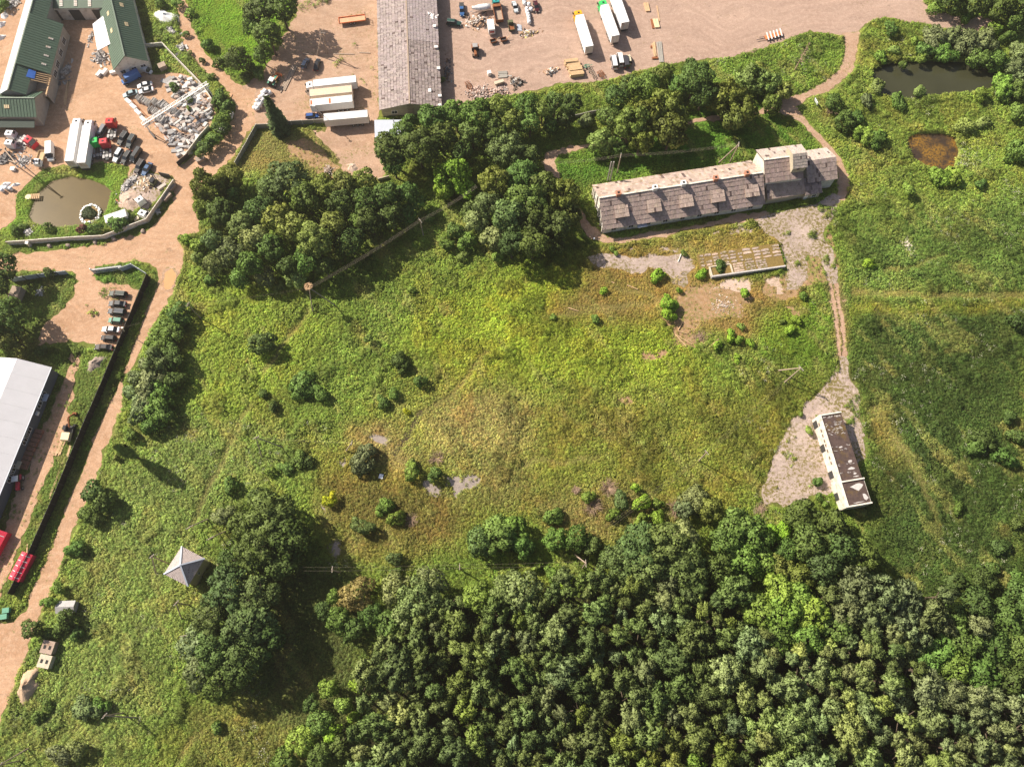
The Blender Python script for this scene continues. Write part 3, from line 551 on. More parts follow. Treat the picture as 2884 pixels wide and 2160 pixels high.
for k, (p_, q_) in enumerate([(F1(535, 1270), F1(740, 1240)), (F1(1050, 1190), F1(1240, 1158)), (F1(1550, 1108), F1(1735, 1075)), (F1(2040, 1025), F1(2225, 990)), (F2(45, 1022), F2(238, 990)), (F2(575, 935), F2(775, 905))]):
    za = 5.55; xa, ya = to_loc(fm, p_, za); xb, yb = to_loc(fm, q_, za); xm = (xa + xb) / 2; yf = -5.55; w2 = 1.95; zt = za + .05
    yb_ = -2.3; zb = slope_z(yb_) + .18
    d = MB(); d.add([(xm - w2 + .12, yf + .25, slope_z(yf) - .1), (xm + w2 - .12, yf + .25, slope_z(yf) - .1), (xm + w2 - .12, yf + .25, zt - .08), (xm - w2 + .12, yf + .25, zt - .08), (xm - w2 + .12, yb_, zb - .15), (xm + w2 - .12, yb_, zb - .15)],
                    [(0, 1, 2, 3), (0, 3, 4), (1, 5, 2), (3, 2, 5, 4)])
    do = d.build('dormer', 'greywood', fm)
    s_ = MB(); slab(s_, [(xm - w2, yf, zt - .04), (xm + w2, yf, zt - .04), (xm + w2, yb_, zb - .02), (xm - w2, yb_, zb - .02)], .1)
    sheets(s_, (xm - w2, yf - .15, zt), (xm + w2, yf - .15, zt), (xm + w2, yb_, zb + .05), (xm - w2, yb_, zb + .05), 7, 3, (.38, .295, .255), .08, .06, seed=20 + k); s_.c = [c or (.3, .25, .22) for c in s_.c]
    s_.build('dormer_roof', 'asbestos', do)
    g = MB(); g.box(xm - 1.2, xm + 1.2, yf + .2, yf + .27, slope_z(yf) + .25, zt - .3); g.build('pane', 'glass', do)
for k, (p_, m_) in enumerate([(F1(567, 850), 'brick'), (F1(1138, 765), 'white'), (F1(1580, 690), 'white'), (F1(2085, 618), 'brick'), (F2(583, 535), 'brick')]):
    x, y = to_loc(fm, p_, 9.2); c = MB(); c.box(x - .62, x + .62, -.5, .62, hr - 1.2, 9.1); c.box(x - .72, x + .72, -.6, .72, 9.1, 9.25)
    co = c.build('chimney', m_, fm); cc = MB(); cc.box(x - .3, x + .3, -.25, .35, 9.25, 9.3); cc.build('flue', 'black', co)
for y in (-5.4, -2.6, .6, 3.6): window(fm, 0, y, 1.0, 1.0, 1.4, '-x', 2)
bt2 = MB()
for y in (-6.2, -4.0, -1.0, 2.1, 5.0, 6.3): bt2.box(-.35, 0, y - .22, y + .22, 0, he + (hr - he) * (1 - abs(y) / (W / 2)) * .8)
bt2.build('buttress', 'wall', fm)
ds = MB(); ds.box(9.6, 12.4, -W / 2 - .9, -W / 2 + .5, 2.3, 2.45); ds.build('door_canopy', 'bluegrey', fm)
for x in range(3, 45, 5):
    window(fm, x, -W / 2 + .45, 1.0, 1.3, 1.2, '-y', 2)
block(fm, -.4, Lf, -W / 2, W / 2)

a0, an2, _ = frame(F2(855, 335), F2(1205, 290), 10.0)
tb = thing('gabled_block', 'tall white-walled gabled block of the derelict farm, joined to its long range', 'farm building', (*a0, 0), an2)
LT, WT = 10.6, 10.6
walls(MB(), LT, WT - .7, 6.9, 9.8).build('wall', 'wall', tb)
rn = MB(); slab(rn, [(-.35, -WT / 2, 6.95), (LT, -WT / 2, 6.95), (LT, 0, 9.95), (-.35, 0, 9.95)], .14); slab(rn, [(-.35, WT / 2, 6.95), (LT, WT / 2, 6.95), (LT, 0, 9.95), (-.35, 0, 9.95)], .14)
ro = rn.build('roof', 'underlay', tb)
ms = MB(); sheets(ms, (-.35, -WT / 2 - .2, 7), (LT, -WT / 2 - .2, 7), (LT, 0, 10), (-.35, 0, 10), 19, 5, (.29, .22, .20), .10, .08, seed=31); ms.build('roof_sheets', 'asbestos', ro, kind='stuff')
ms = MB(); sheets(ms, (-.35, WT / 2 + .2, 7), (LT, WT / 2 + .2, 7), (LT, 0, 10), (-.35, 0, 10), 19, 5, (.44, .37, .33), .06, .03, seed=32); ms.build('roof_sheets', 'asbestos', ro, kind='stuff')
rc = MB(); rc.beam((-.35, 0, 10.1), (LT, 0, 10.1), .4, .14); rc.build('ridge_cap', 'wall', ro)
# the cross tower: ridge parallel, higher, running out over the slope to the south
tx, ty = to_loc(tb, F2(1295, 248), 12.6); tx2, _y = to_loc(tb, F2(1500, 218), 12.6); tw = tx2 - tx
tt = thing('roof_tower', 'narrow beige tower with its own gabled roof rising out of the derelict farm block', 'tower', tuple(tb.location), an2)
yS = to_loc(tb, F2(1315, 460), 10.3)[1]; yN = to_loc(tb, F2(1410, 112), 10.9)[1]; yN = max(yN, ty + 2.4)
w_ = MB(); w_.add([(tx, yS, 0), (tx2, yS, 0), (tx2, yN, 0), (tx, yN, 0), (tx, yS, 10.3), (tx2, yS, 10.3), (tx2, yN, 10.9), (tx, yN, 10.9), (tx, ty, 12.45), (tx2, ty, 12.45)],
           [(0, 1, 5, 4), (2, 3, 7, 6), (1, 2, 6, 9, 5), (3, 0, 4, 8, 7), (4, 5, 9, 8), (6, 7, 8, 9)]); w_.build('wall', 'beigewall', tt)
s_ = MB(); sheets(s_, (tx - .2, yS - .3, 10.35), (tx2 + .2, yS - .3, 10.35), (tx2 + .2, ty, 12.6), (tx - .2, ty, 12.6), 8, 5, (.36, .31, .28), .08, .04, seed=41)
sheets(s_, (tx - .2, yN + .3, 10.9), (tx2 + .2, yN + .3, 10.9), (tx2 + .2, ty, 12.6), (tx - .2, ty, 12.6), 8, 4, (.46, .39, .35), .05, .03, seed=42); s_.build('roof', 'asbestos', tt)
for x, z in ((tx + tw * .45, 9.2), (tx + tw * .5, 6.4)): window(tt, x, yS, z, .8, .7, '-y', 1, 'greywood')
# east wing
e0_, an3, Le = frame(F2(1530, 352), F2(1945, 290), 8.0)
ew = thing('farm_wing', 'lower east wing of the derelict farm beside the path, with bright north roof slope', 'farm building', (*e0_, 0), an3); WE = 10.2
walls(MB(), Le, WE - .6, 4.85, 7.85, -.6).build('wall', 'wall', ew)
s_ = MB(); slab(s_, [(-.8, -WE / 2, 4.9), (Le + .3, -WE / 2, 4.9), (Le + .3, 0, 7.9), (-.8, 0, 7.9)], .12); slab(s_, [(-.8, WE / 2, 4.9), (Le + .3, WE / 2, 4.9), (Le + .3, 0, 7.9), (-.8, 0, 7.9)], .12); ro = s_.build('roof', 'underlay', ew)
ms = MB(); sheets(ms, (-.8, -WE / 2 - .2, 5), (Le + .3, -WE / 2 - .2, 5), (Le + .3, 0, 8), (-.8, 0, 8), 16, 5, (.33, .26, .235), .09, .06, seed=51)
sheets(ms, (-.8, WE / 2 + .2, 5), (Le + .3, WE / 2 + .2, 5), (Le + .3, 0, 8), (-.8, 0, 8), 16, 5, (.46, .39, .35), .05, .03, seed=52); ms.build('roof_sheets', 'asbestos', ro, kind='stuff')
window(ew, 2.4, -WE / 2 + .3, 2.6, .7, 1.2, '-y', 1, 'greywood'); window(ew, Le, 1.2, 1.4, 1.1, 1.3, '+x', 2)
# south lean-to below the tall block
lt = thing('lean_to', 'sagging sheet-roofed lean-to along the south foot of the derelict farm block', 'lean-to', (*f0, 0), an)
p = [to_loc(fm, F2(905, 745), 5.0), to_loc(fm, F2(1690, 650), 5.0), to_loc(fm, F2(1745, 845), 3.2), to_loc(fm, F2(1475, 855), 3.2), to_loc(fm, F2(905, 950), 3.2)]
yl = p[4][1]; y2 = p[2][1]; xl0, xl1, xm_ = p[4][0], p[2][0], p[3][0]; yt = p[0][1] + .6
w_ = MB(); w_.prism([(xl0, yl + .4), (xm_, yl + .4), (xm_, y2 + .4), (xl1 - .2, y2 + .4), (xl1 - .2, yt), (xl0, yt)], 0, 3.0); w_.build('wall', 'beigewall', lt)
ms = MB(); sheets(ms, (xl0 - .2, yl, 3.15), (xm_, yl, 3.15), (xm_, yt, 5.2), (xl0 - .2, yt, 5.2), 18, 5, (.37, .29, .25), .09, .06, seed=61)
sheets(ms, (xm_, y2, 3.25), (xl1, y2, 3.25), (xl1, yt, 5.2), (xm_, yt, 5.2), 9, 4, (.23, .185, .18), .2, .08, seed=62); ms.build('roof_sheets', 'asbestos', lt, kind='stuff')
fl = MB(); slab(fl, [(xl0 - .2, yl, 3.02), (xm_, yl, 3.02), (xm_, yt, 5.07), (xl0 - .2, yt, 5.07)], .1); slab(fl, [(xm_, y2, 3.1), (xl1, y2, 3.1), (xl1, yt, 5.07), (xm_, yt, 5.07)], .1); fl.build('roof', 'greywood', lt)
window(lt, xl1 - 1.8, y2 + .4, 1.0, 1.2, 1.2, '-y', 2); dd = MB(); dd.box(xm_ + .2, xm_ + 1.3, y2 + .3, y2 + .4, 0, 2.2); dd.build('door', 'white', lt)
block(lt, xl0, xl1, yl, yt); block(tb, -.3, LT, -WT / 2, WT / 2); block(ew, -.6, Le, -WE / 2, WE / 2)

# ---- white-walled flat shed with two bitumen roofs
z = 5.0; s0 = G(L(438, 270), z); s1 = G(L(688, 1070), z); an = math.atan2(s1[1] - s0[1], s1[0] - s0[0]); Ls = math.hypot(s1[0] - s0[0], s1[1] - s0[1])
sh = thing('concrete_shed', 'narrow white-walled shed with flat black torn bitumen roofs and parapets', 'shed', (*s0, 0), an); WS = 5.9; xb = 17.6
w_ = MB(); w_.box(0, xb, 0, WS, 0, 4.55); w_.box(xb, Ls, -.35, WS + .25, 0, 4.75); w_.build('wall', 'wall', sh)
r1 = MB(); r1.box(.35, xb - .1, .5, WS - .02, 4.55, 4.62); r1.build('roof', 'bitumen', sh)
r2 = MB(); r2.box(xb + .25, Ls - .35, .3, WS + .1, 4.75, 4.83); r2.build('roof', 'bitumen', sh)
for a_ in ((0, xb, -.05, .5, 4.55, 5.0), (0, .35, .5, WS, 4.55, 4.95), (xb - .1, xb + .25, -.4, WS + .3, 4.6, 5.2), (xb + .25, Ls, -.4, .3, 4.75, 5.2), (Ls - .35, Ls, .3, WS + .3, 4.75, 5.2)):
    m_ = MB(); m_.box(*a_); m_.build('parapet', 'wall', sh)
r_ = random.Random(3)
def tear(cx, cy, rx, ry, z, seed):
    q = random.Random(seed); pts = [(cx + rx * math.cos(t_) * q.uniform(.55, 1.1), cy + ry * math.sin(t_) * q.uniform(.5, 1.1)) for t_ in np.linspace(0, 6.28, 11)[:-1]]
    m_ = MB(); m_.prism(pts, z, z + .02); m_.build('torn_patch', 'greyfelt', sh)
for k, (x, y, rx, ry) in enumerate([(19.4, 3.9, 1.0, 2.0), (22.1, 5.1, 1.3, .7), (12.9, 4.2, .35, .7), (14.7, 4.1, .4, 1.1), (16.1, 4.5, .25, .5), (9.0, 3.0, .25, .6), (23.2, 3.2, .12, 1.6), (16.8, 4.6, .15, .9)]): tear(x, y, rx, ry, 4.83 if x > xb else 4.62, 70 + k)
fk = MB(); q = random.Random(9)
for k in range(90):
    x = q.choice([.9, 1.0, 2.6, 3.1, 3.7, 4.2, 4.9, 5.5, 8.8, 9.6, 13.4, 15.6]) + q.gauss(0, .12); y = q.uniform(.8, 5.4); fk.box(-.05, .05, -.22, .22, 0, .015, Matrix.Translation((x, y, 4.622)) @ Matrix.Rotation(q.gauss(0, .3), 4, 'Z'))
fk.build('paper_shreds', 'greyfelt', sh, kind='stuff')
for x in (2.2, 3.9, 5.2, 6.6, 7.8, 9.2, 11.0, 12.4): window(sh, x, 0, 3.3, .55, .5, '-y', 1, 'greywood')
for x in (1.6, 8.0, 15.0, 20.6): dd = MB(); yy = -.08 if x < xb else -.43; dd.box(x - .9, x + .9, yy - .02, yy + .06, 0, 2.6); dd.build('door', 'darksteel', sh)
block(sh, 0, Ls, 0, WS)

# ---- substation tower with a hipped sheet roof
cs = [G(p, 6.0) for p in (I(1570, 1405), I(1415, 1645), M(1625, 95), I(1770, 1510))]; ap = G(I(1570, 1568), 8.4)
cx, cy = np.mean(cs, 0); tr = thing('substation_tower', 'square tower house with pale hipped corrugated roof among trees', 'tower', (cx, cy, 0))
cl = [(p[0] - cx, p[1] - cy) for p in cs]; w_ = MB(); w_.prism([(x * .86, y * .86) for x, y in cl], 0, 6.0); w_.build('wall', 'beigewall', tr)
top = (0, 0, 8.5); N_ = 14
for k in range(4):
    a_, b_ = np.array((*cl[k], 6.0)), np.array((*cl[(k + 1) % 4], 6.0)); m_ = MB(); t_ = np.array(top)
    for i in range(N_):
        u0, u1, um = i / N_, (i + 1) / N_, (i + .5) / N_; lo = lambda u: a_ * (1 - u) + b_ * u; hi = lambda u: lo(u) * .03 + t_ * .97
        up = np.array((0, 0, .07)); m_.add([lo(u0), lo(um) + up, lo(u1), hi(u1), hi(um), hi(u0)], [(0, 1, 4, 5), (1, 2, 3, 4)], None, (.40, .34, .33))
    po = m_.build('roof_slope', 'asbestos', tr)
    hp = MB(); hp.beam(np.array((*cl[k], 6.05)), np.array((0, 0, 8.6)), .34, .14); hp.build('hip_cap', 'bluegrey', tr)
window(tr, *(np.array(cl[2]) + np.array(cl[3])) * .43, 3.0, .9, 1.0, '+x', 1)
BLOCK.append([(cx + x * .85, cy + y * .85) for x, y in cl])

# ---- white hall at the parking lot
h0, an, _ = frame(T4(195, 50), T4(0, 510), 7.0); W = 15.4; LH = 52.0; he, hr = 4.35, 7.0
hl = thing('metal_hall', 'long white-roofed metal hall with dark grey window wall facing the fence', 'hall', (*h0, 0), an)
walls(MB(), LH, W - .5, he - .05, hr - .2).build('wall', 'darkwall', hl)
for sgn in (1, -1):
    for k in range(13):
        m_ = MB(); a_, b_ = -.25 + k * 4.02, -.25 + k * 4.02 + 4.0; slab(m_, [(a_, sgn * (W / 2 + .1), he), (b_, sgn * (W / 2 + .1), he), (b_, 0.01 * sgn, hr), (a_, 0.01 * sgn, hr)], .1); m_.build('roof_panel', 'white_roof', hl)
    g = MB(); g.box(-.25, LH, sgn * (W / 2 + .1) - .06, sgn * (W / 2 + .1) + .12, he - .16, he + .03); g.build('gutter', 'bluegrey', hl)
for p_ in [T4(490, 480), T4(452, 560), T4(315, 895), T4(275, 985), T4(135, 1330), T4(95, 1425)]:
    x, y = to_loc(hl, p_, 2.6); window(hl, x, W / 2 - .25, 1.9, 2.4, 1.3, '+y', 3)
for p_, m_ in ((T4(540, 495), 'bluegrey'), (T4(185, 1275), 'beigewall')):
    x, y = to_loc(hl, p_, 2.6); c = MB(); c.box(x - 1.0, x + 1.0, W / 2 - .24, W / 2 + 1.0, 2.35, 2.45); c.build('door_canopy', m_, hl)
    d = MB(); d.box(x - .6, x + .6, W / 2 - .25, W / 2 - .18, 0, 2.2); d.build('door', 'darksteel', hl)
x, y = to_loc(hl, T4(435, 680), 2.5); c = MB(); c.box(x - .5, x + .5, W / 2 - .25, W / 2 + .25, 2.0, 2.8); c.build('air_unit', 'white', hl)
block(hl, 0, LH, -W / 2, W / 2)

# ---- green-roofed workshops round the stone yard
def gable(name, label, cat, p0, p1, hr, he, W, roofm, wallm, x0=0.0, x1=None, over=.3, seams=True, sky=(), pale=False):
    o, an, L_ = frame(p0, p1, hr); x1 = L_ if x1 is None else x1
    t_ = thing(name, label, cat, (*o, 0), an); walls(MB(), x1 - over, W - .6, he - .08, hr - .2, x0).build('wall', wallm, t_)
    for sgn in (1, -1):
        m_ = MB(); slab(m_, [(x0 - over, sgn * W / 2, he), (x1, sgn * W / 2, he), (x1, .01 * sgn, hr), (x0 - over, .01 * sgn, hr)], .14); rr = m_.build('roof', roofm if sgn > 0 or not pale else 'white_roof', t_)  # with pale set, the sunward slope is coloured white as glare
        if seams:
            s_ = MB(); n = max(2, int((x1 - x0) / .9))
            for k in range(n + 1):
                x = x0 + (x1 - x0) * k / n; s_.beam((x, sgn * W / 2, he + .03), (x, .05 * sgn, hr + .03), .05, .07)
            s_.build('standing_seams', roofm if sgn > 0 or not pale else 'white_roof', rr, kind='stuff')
    rc = MB(); rc.beam((x0 - over, 0, hr + .06), (x1, 0, hr + .06), .36, .08); rc.build('ridge_cap', roofm, t_)
    for p_ in sky:
        xx, yy = None, None
        for it in range(6):
            zz = hr if yy is None else hr - (hr - he) * abs(yy) / (W / 2); xx, yy = to_loc(t_, p_, zz)
        s_ = MB(); sg = 1 if yy > 0 else -1; zz = hr - (hr - he) * abs(yy) / (W / 2) + .06; an_ = -math.atan2(hr - he, W / 2) * sg
        s_.box(-.75, .75, -.5, .5, 0, .07, Matrix.Translation((xx, yy, zz)) @ Matrix.Rotation(an_, 4, 'X')); so = s_.build('skylight', 'cream', t_)
        b_ = MB()
        for q in (-.25, .25): b_.box(q - .03, q + .03, -.5, .5, .07, .1, Matrix.Translation((xx, yy, zz)) @ Matrix.Rotation(an_, 4, 'X'))
        b_.build('skylight_bar', roofm, so)
    block(t_, x0, x1, -W / 2, W / 2); return t_
we = gable('workshop', 'green-roofed workshop hall with sun glare painted on its west slope beside the stone yard', 'workshop', A(285, 0), A(60, 800), 9.0, 6.7, 8.0, 'green_roof', 'greywall', x0=-14, x1=33.4, pale=True)  # white west slope is sun glare put into the colour of a green roof
wg = thing('workshop_annex', 'wide green annex roof with four small skylights hung on the workshop hall', 'workshop', tuple(we.location), we.rotation_euler.z)
m_ = MB(); slab(m_, [(5.2, .3, 9.22), (24.2, .3, 9.22), (24.2, 8.2, 4.85), (5.2, 8.2, 4.85)], .16); ro = m_.build('roof', 'green_roof', wg)
s_ = MB()
for k in range(22): s_.beam((5.25 + k * .9, .35, 9.24), (5.25 + k * .9, 8.15, 4.9), .05, .07)
s_.build('standing_seams', 'green_roof', ro, kind='stuff')
m_ = MB(); m_.box(5.5, 23.9, 4.1, 7.8, 0, 4.75); m_.build('wall', 'greywall', wg); block(wg, 5.2, 24.2, 0, 8.2)
for p_ in [A(440, 337), A(418, 411), A(400, 484), A(380, 558)]:
    x, y = to_loc(wg, p_, 5.9); z = 9.22 - (y - .3) * .553 + .05
    s_ = MB()
    for k in range(3): s_.box(-.3, .3, -.62 + k * .44, -.25 + k * .44, 0, .06, Matrix.Translation((x, y, z)) @ Matrix.Rotation(-.505, 4, 'X'))
    s_.build('skylight', 'offwhite', wg)
for x in (9.5, 14, 18.5, 22): window(wg, x, 7.8, 1.6, 2.2, 1.6, '+y', 3)
gw = gable('workshop_wing', 'small green-roofed gable wing at the end of the timber frame', 'workshop', A(20, 846), A(297, 848), 7.2, 4.4, 9.2, 'green_roof', 'greywall', x0=-14, sky=[A(60, 925)])
for x in (1.2, 3.6, 6.0): window(gw, x, -4.3, 1.2, 1.5, 1.5, '-y', 2)
d = MB(); d.box(8.15, 8.25, -2.2, 2.2, 0, 3.2); d.build('gate', 'darksteel', gw)
eb = gable('office_workshop', 'green-roofed gable building with a pale end wall beside the white boundary wall', 'workshop', A(945, -60), A(1075, 487), 8.0, 4.0, 10.6, 'green_roof', 'wall', x0=-10,
           sky=[A(1052, 46), A(1094, 213), A(935, 120), A(965, 268)])
_, _, Leb = frame(A(945, -60), A(1075, 487), 8.0)
for y in (-3.0, .4, 3.2): window(eb, Leb - .3, y, 1.6, 1.4, 1.3, '+x', 2)
pr = MB(); pr.box(Leb - .3, Leb + 2.2, -2.2, -1.0, 2.5, 2.65); pr.build('porch_roof', 'bluegrey', eb)
# back range with the lorry bays
n0 = G(A(300, 78), 5.0); n1 = G(A(935, 70), 5.0); an = math.atan2(n1[1] - n0[1], n1[0] - n0[0]); LN = math.hypot(n1[0] - n0[0], n1[1] - n0[1])
nb = thing('bay_building', 'green-roofed back range with white fronted lorry bays closing the stone yard', 'workshop', (*n0, 0), an)
w_ = MB(); w_.box(0, LN, .3, 14, 0, 4.8); w_.build('wall', 'wall', nb)
m_ = MB(); slab(m_, [(0, 0, 5.0), (LN, 0, 5.0), (LN, 8, 8.2), (0, 8, 8.2)], .15); slab(m_, [(0, 16, 5.0), (LN, 16, 5.0), (LN, 8.02, 8.2), (0, 8.02, 8.2)], .15); ro = m_.build('roof', 'green_roof', nb)
for p_ in [A(433, 22), A(522, 20), A(647, 18), A(768, 20)]:
    x, y = to_loc(nb, p_, 6.0); s_ = MB(); z = 5.0 + .4 * y + .05
    for k in range(4): s_.box(-.5, .5, -1.05 + k * .55, -.6 + k * .55, 0, .06, Matrix.Translation((x, y, z)) @ Matrix.Rotation(math.atan(.4), 4, 'X'))
    s_.build('skylight', 'offwhite', nb)
for x, w in ((4.5, 3.6), (11.5, 3.4), (18.5, 3.0)):
    d = MB(); d.box(x - w / 2, x + w / 2, .18, .28, 0, 4.0); d.build('bay_door', 'darksteel', nb)
block(nb, 0, LN, 0, 16)
# pale lean-to roof over the slab store
lz = 4.2; lp = [G(A(800, 212), 3.4), G(A(842, 440), 3.4), G(A(960, 378), 5.0), G(A(912, 125), 5.0)]; c_ = np.mean(lp, 0)
ln = thing('lean_to_roof', 'pale metal lean-to roof over the slab store beside the office workshop', 'lean-to', (*c_, 0)); z4 = [3.4, 3.4, 5.0, 5.0]
m_ = MB(); slab(m_, [(p[0] - c_[0], p[1] - c_[1], z) for p, z in zip(lp, z4)], .12); m_.build('roof', 'white_roof', ln)
s_ = MB()
for k in range(9):
    u = k / 8; a_ = np.array((*lp[0], 3.43)) * (1 - u) + np.array((*lp[1], 3.43)) * u; b_ = np.array((*lp[3], 5.03)) * (1 - u) + np.array((*lp[2], 5.03)) * u; cc = np.array((*c_, 0)); s_.beam(a_ - cc, b_ - cc, .06, .08)
s_.build('standing_seams', 'white_roof', ln, kind='stuff')
for p in lp[:2]: q = MB(); q.beam((p[0] - c_[0] + .2, p[1] - c_[1], 0), (p[0] - c_[0] + .2, p[1] - c_[1], 3.3), .2); q.build('post', 'darksteel', ln)
BLOCK.append(lp)
# unfinished roof frame with rafters and a blue tarpaulin
uf = thing('roof_frame', 'unfinished timber roof frame with pale rafters between two green roofs', 'roof frame', tuple(we.location), we.rotation_euler.z); uo = uf.location
for k in range(5): r = MB(); r.beam((24.9 + k * .72, 4.05, 6.5), (24.7 + k * .72, 8.4, 4.6), .17, .2); r.build('rafter', 'wood', uf)
fl = MB(); fl.box(24.4, 31.2, 4.05, 7.9, 3.2, 3.4); fl.build('floor_deck', 'greywood', uf); w_ = MB(); w_.box(24.4, 31.0, 7.9, 8.15, 0, 4.1); w_.build('wall', 'greywall', uf)
pl = MB(); pl.box(24.4, 31.2, 7.85, 8.2, 4.1, 4.35); pl.build('wall_plate', 'wood', uf)
for k in range(6): r = MB(); r.beam((28.5 + random.uniform(0, 1.6), 4.5, 3.5 + k * .06), (28.6 + random.uniform(0, 1.4), 7.4, 3.5 + k * .06), .2, .1); r.build('board', 'greywood' if k % 2 else 'wood', uf)
tp = MB(); slab(tp, [(24.5, 3.2, 7.35), (27.4, 3.0, 7.4), (27.3, 4.9, 6.35), (24.6, 4.8, 6.4)], .06); to = tp.build('blue_tarpaulin', 'blue'); to.location = uo; to.rotation_euler.z = we.rotation_euler.z; tag(to, 'blue tarpaulin spread over the top of the unfinished rafters', 'tarpaulin')
m_ = MB(); slab(m_, [(-14, -4.75, 3.5), (8.3, -4.75, 3.5), (8.3, -7.0, 2.7), (-14, -7.0, 2.7)], .12); m_.build('porch_roof', 'darkgreen', gw)
# low blue-grey roofed kiosk by the barn gable
kp = [G(p, 3.0) for p in (B(1025, 1038), B(1295, 1036), B(1300, 1120), B(1180, 1190), B(1030, 1195))]; c_ = np.mean(kp, 0)
kk = thing('kiosk', 'low flat building with pale blue-grey metal roof at the barn gable', 'outbuilding', (*c_, 0)); q_ = [(x - c_[0], y - c_[1]) for x, y in kp]
m_ = MB(); m_.prism([(x * .95, y * .95) for x, y in q_], 0, 2.85); m_.build('wall', 'wall', kk); m_ = MB(); m_.prism(q_, 2.86, 3.0); m_.build('roof', 'bluegrey', kk)
x, y = G(B(1192, 1045), 3.6); m_ = MB(); m_.cyl((x - c_[0], y - c_[1], 3.0), (x - c_[0], y - c_[1], 4.2), .14); m_.build('flue', 'steel', kk); BLOCK.append(kp)
# ================================================================== FENCES AND WALLS
def panel_wall(name, label, pts, h, th, plen, mat, capmat=None, gap=.04, post=None, seed=0):
    o = thing(name, label, 'fence' if 'wall' not in name else 'wall', (*pts[0], 0)); q = random.Random(seed)
    for i in range(len(pts) - 1):
        a, b = np.array(pts[i]), np.array(pts[i + 1]); L_ = np.hypot(*(b - a)); n = max(1, round(L_ / plen)); an = math.atan2(b[1] - a[1], b[0] - a[0])
        for k in range(n):
            m = MB(); l = L_ / n; m.box(gap, l - gap, -th / 2, th / 2, 0, h + q.uniform(-.05, .05))
            p = a + (b - a) * k / n - np.array(pts[0]); m.build('panel', mat, o, loc=(p[0], p[1], 0), rz=an + q.gauss(0, .008))
            if capmat:
                c = MB(); c.box(0, l, -th / 2 - .06, th / 2 + .06, h + .06, h + .14); c.build('coping', capmat, o, loc=(p[0], p[1], 0), rz=an)
            if post:
                c = MB(); c.box(-.09, .09, -.11, .11, 0, h + .08); c.build('post', post, o, loc=(p[0], p[1], 0), rz=an)
    return o
def base_of(q, pts, z): return [G(q(*p), z) for p in pts]
panel_wall('boundary_wall', 'white concrete boundary wall curving round the brown pond', base_of(E, [(45, 432), (600, 392), (880, 378), (1250, 236)], 2.0) + [G(T3(1085, 1640), 2.0), G(T3(1490, 1062), 2.0)], 2.0, .22, 3.2, 'wall', None, .02, None, 1)
panel_wall('boundary_wall', 'white wall between the stone yard and the grassy lane verge', base_of(A, [(1240, 385), (1395, 366), (1740, 722), (1860, 905)], 2.0), 2.0, .2, 3.2, 'wall', None, .02, None, 2)
panel_wall('boundary_wall', 'short white wall along the slab store with dark hedge behind', base_of(A, [(1800, 1080), (1720, 1170), (1570, 1370)], 1.6), 1.6, .2, 3.0, 'wall', None, .02, None, 3)
panel_wall('panel_fence', 'pale concrete panel fence along the lower edge of the lorry park', base_of(A, [(2025, 1400), (2209, 1075)], 2.0) + base_of(B, [(95, 1072), (300, 1046), (592, 1028)], 2.0), 2.0, .16, 3.0, 'greywall', None, .03, 'wall', 4)
panel_wall('panel_fence', 'grey panel fence half hidden under the tree belt', base_of(C, [(280, 1050), (360, 1040), (700, 960), (830, 935)], 1.8), 1.8, .16, 3.0, 'greywall', None, .03, None, 5)
panel_wall('board_fence', 'long tall black board fence between the hall and the dirt road', [G(E(1300, 750)), G(E(935, 1630)), G(I(742, 420)), G(I(520, 960)), G(I(285, 1500)), G(M(120, 170))], 2.7, .08, 2.5, 'black', None, .015, 'darksteel', 6)
panel_wall('metal_fence', 'grey metal fence with white rails on the parking lot corner', [G(E(1060, 690)), G(E(1160, 655)), G(E(1290, 735))], 2.2, .08, 2.5, 'bluegrey', None, .02, 'white', 7)
panel_wall('metal_fence', 'grey metal fence in tree shade beside the parking lot gateway', [G(E(120, 780)), G(E(350, 745)), G(E(600, 715))], 2.2, .08, 3.0, 'bluegrey', None, .02, 'darksteel', 8)
panel_wall('block_wall', 'low brown block wall under the dark oak by the sand lot', [G(B(1060, 1570)), G(B(1160, 1545))], 1.5, .25, 2.0, 'beigewall', None, .02, None, 9)
# sliding gate of the parking lot
ga, gb_ = np.array(G(E(812, 700))), np.array(G(E(1075, 668))); an = math.atan2(*(gb_ - ga)[::-1]); Lg = np.hypot(*(gb_ - ga))
gt = thing('sliding_gate', 'white sliding gate with triangular bracing at the parking lot entrance', 'gate', (*ga, 0), an)
m = MB(); m.box(0, Lg, -.04, .04, .15, 2.0); m.build('gate_panel', 'bluegrey', gt)
m = MB()
for z in (.15, 2.05): m.beam((0, -.3, z), (Lg, -.3, z), .12)
n = 8
for k in range(n): m.beam((Lg * k / n, -.3, .15 if k % 2 else 2.05), (Lg * (k + 1) / n, -.3, 2.05 if k % 2 else .15), .08)
m.build('bracing', 'white', gt); m = MB(); m.box(-.15, .15, -.15, .15, 0, 2.4); m.build('post', 'white', gt)
for k, (pp, lab) in enumerate([((A(1545, 1440), A(1640, 1360)), 'open dark steel yard gate leaf at the end of the slab store wall'), ((T3(1310, 1015), T3(1470, 1050)), 'dark timber gate leaf at the end of the white boundary wall')]):
    a, b = np.array(G(pp[0])), np.array(G(pp[1])); L_ = np.hypot(*(b - a)); g = thing('yard_gate', lab, 'gate', (*a, 0), math.atan2(*(b - a)[::-1]))
    m = MB(); m.box(0, L_, -.05, .05, .1, 1.9); m.build('gate_panel', 'darksteel', g); m = MB()
    for z in (.15, 1.0, 1.95): m.beam((0, .08, z), (L_, .08, z), .1)
    m.build('rail', 'greywood', g)
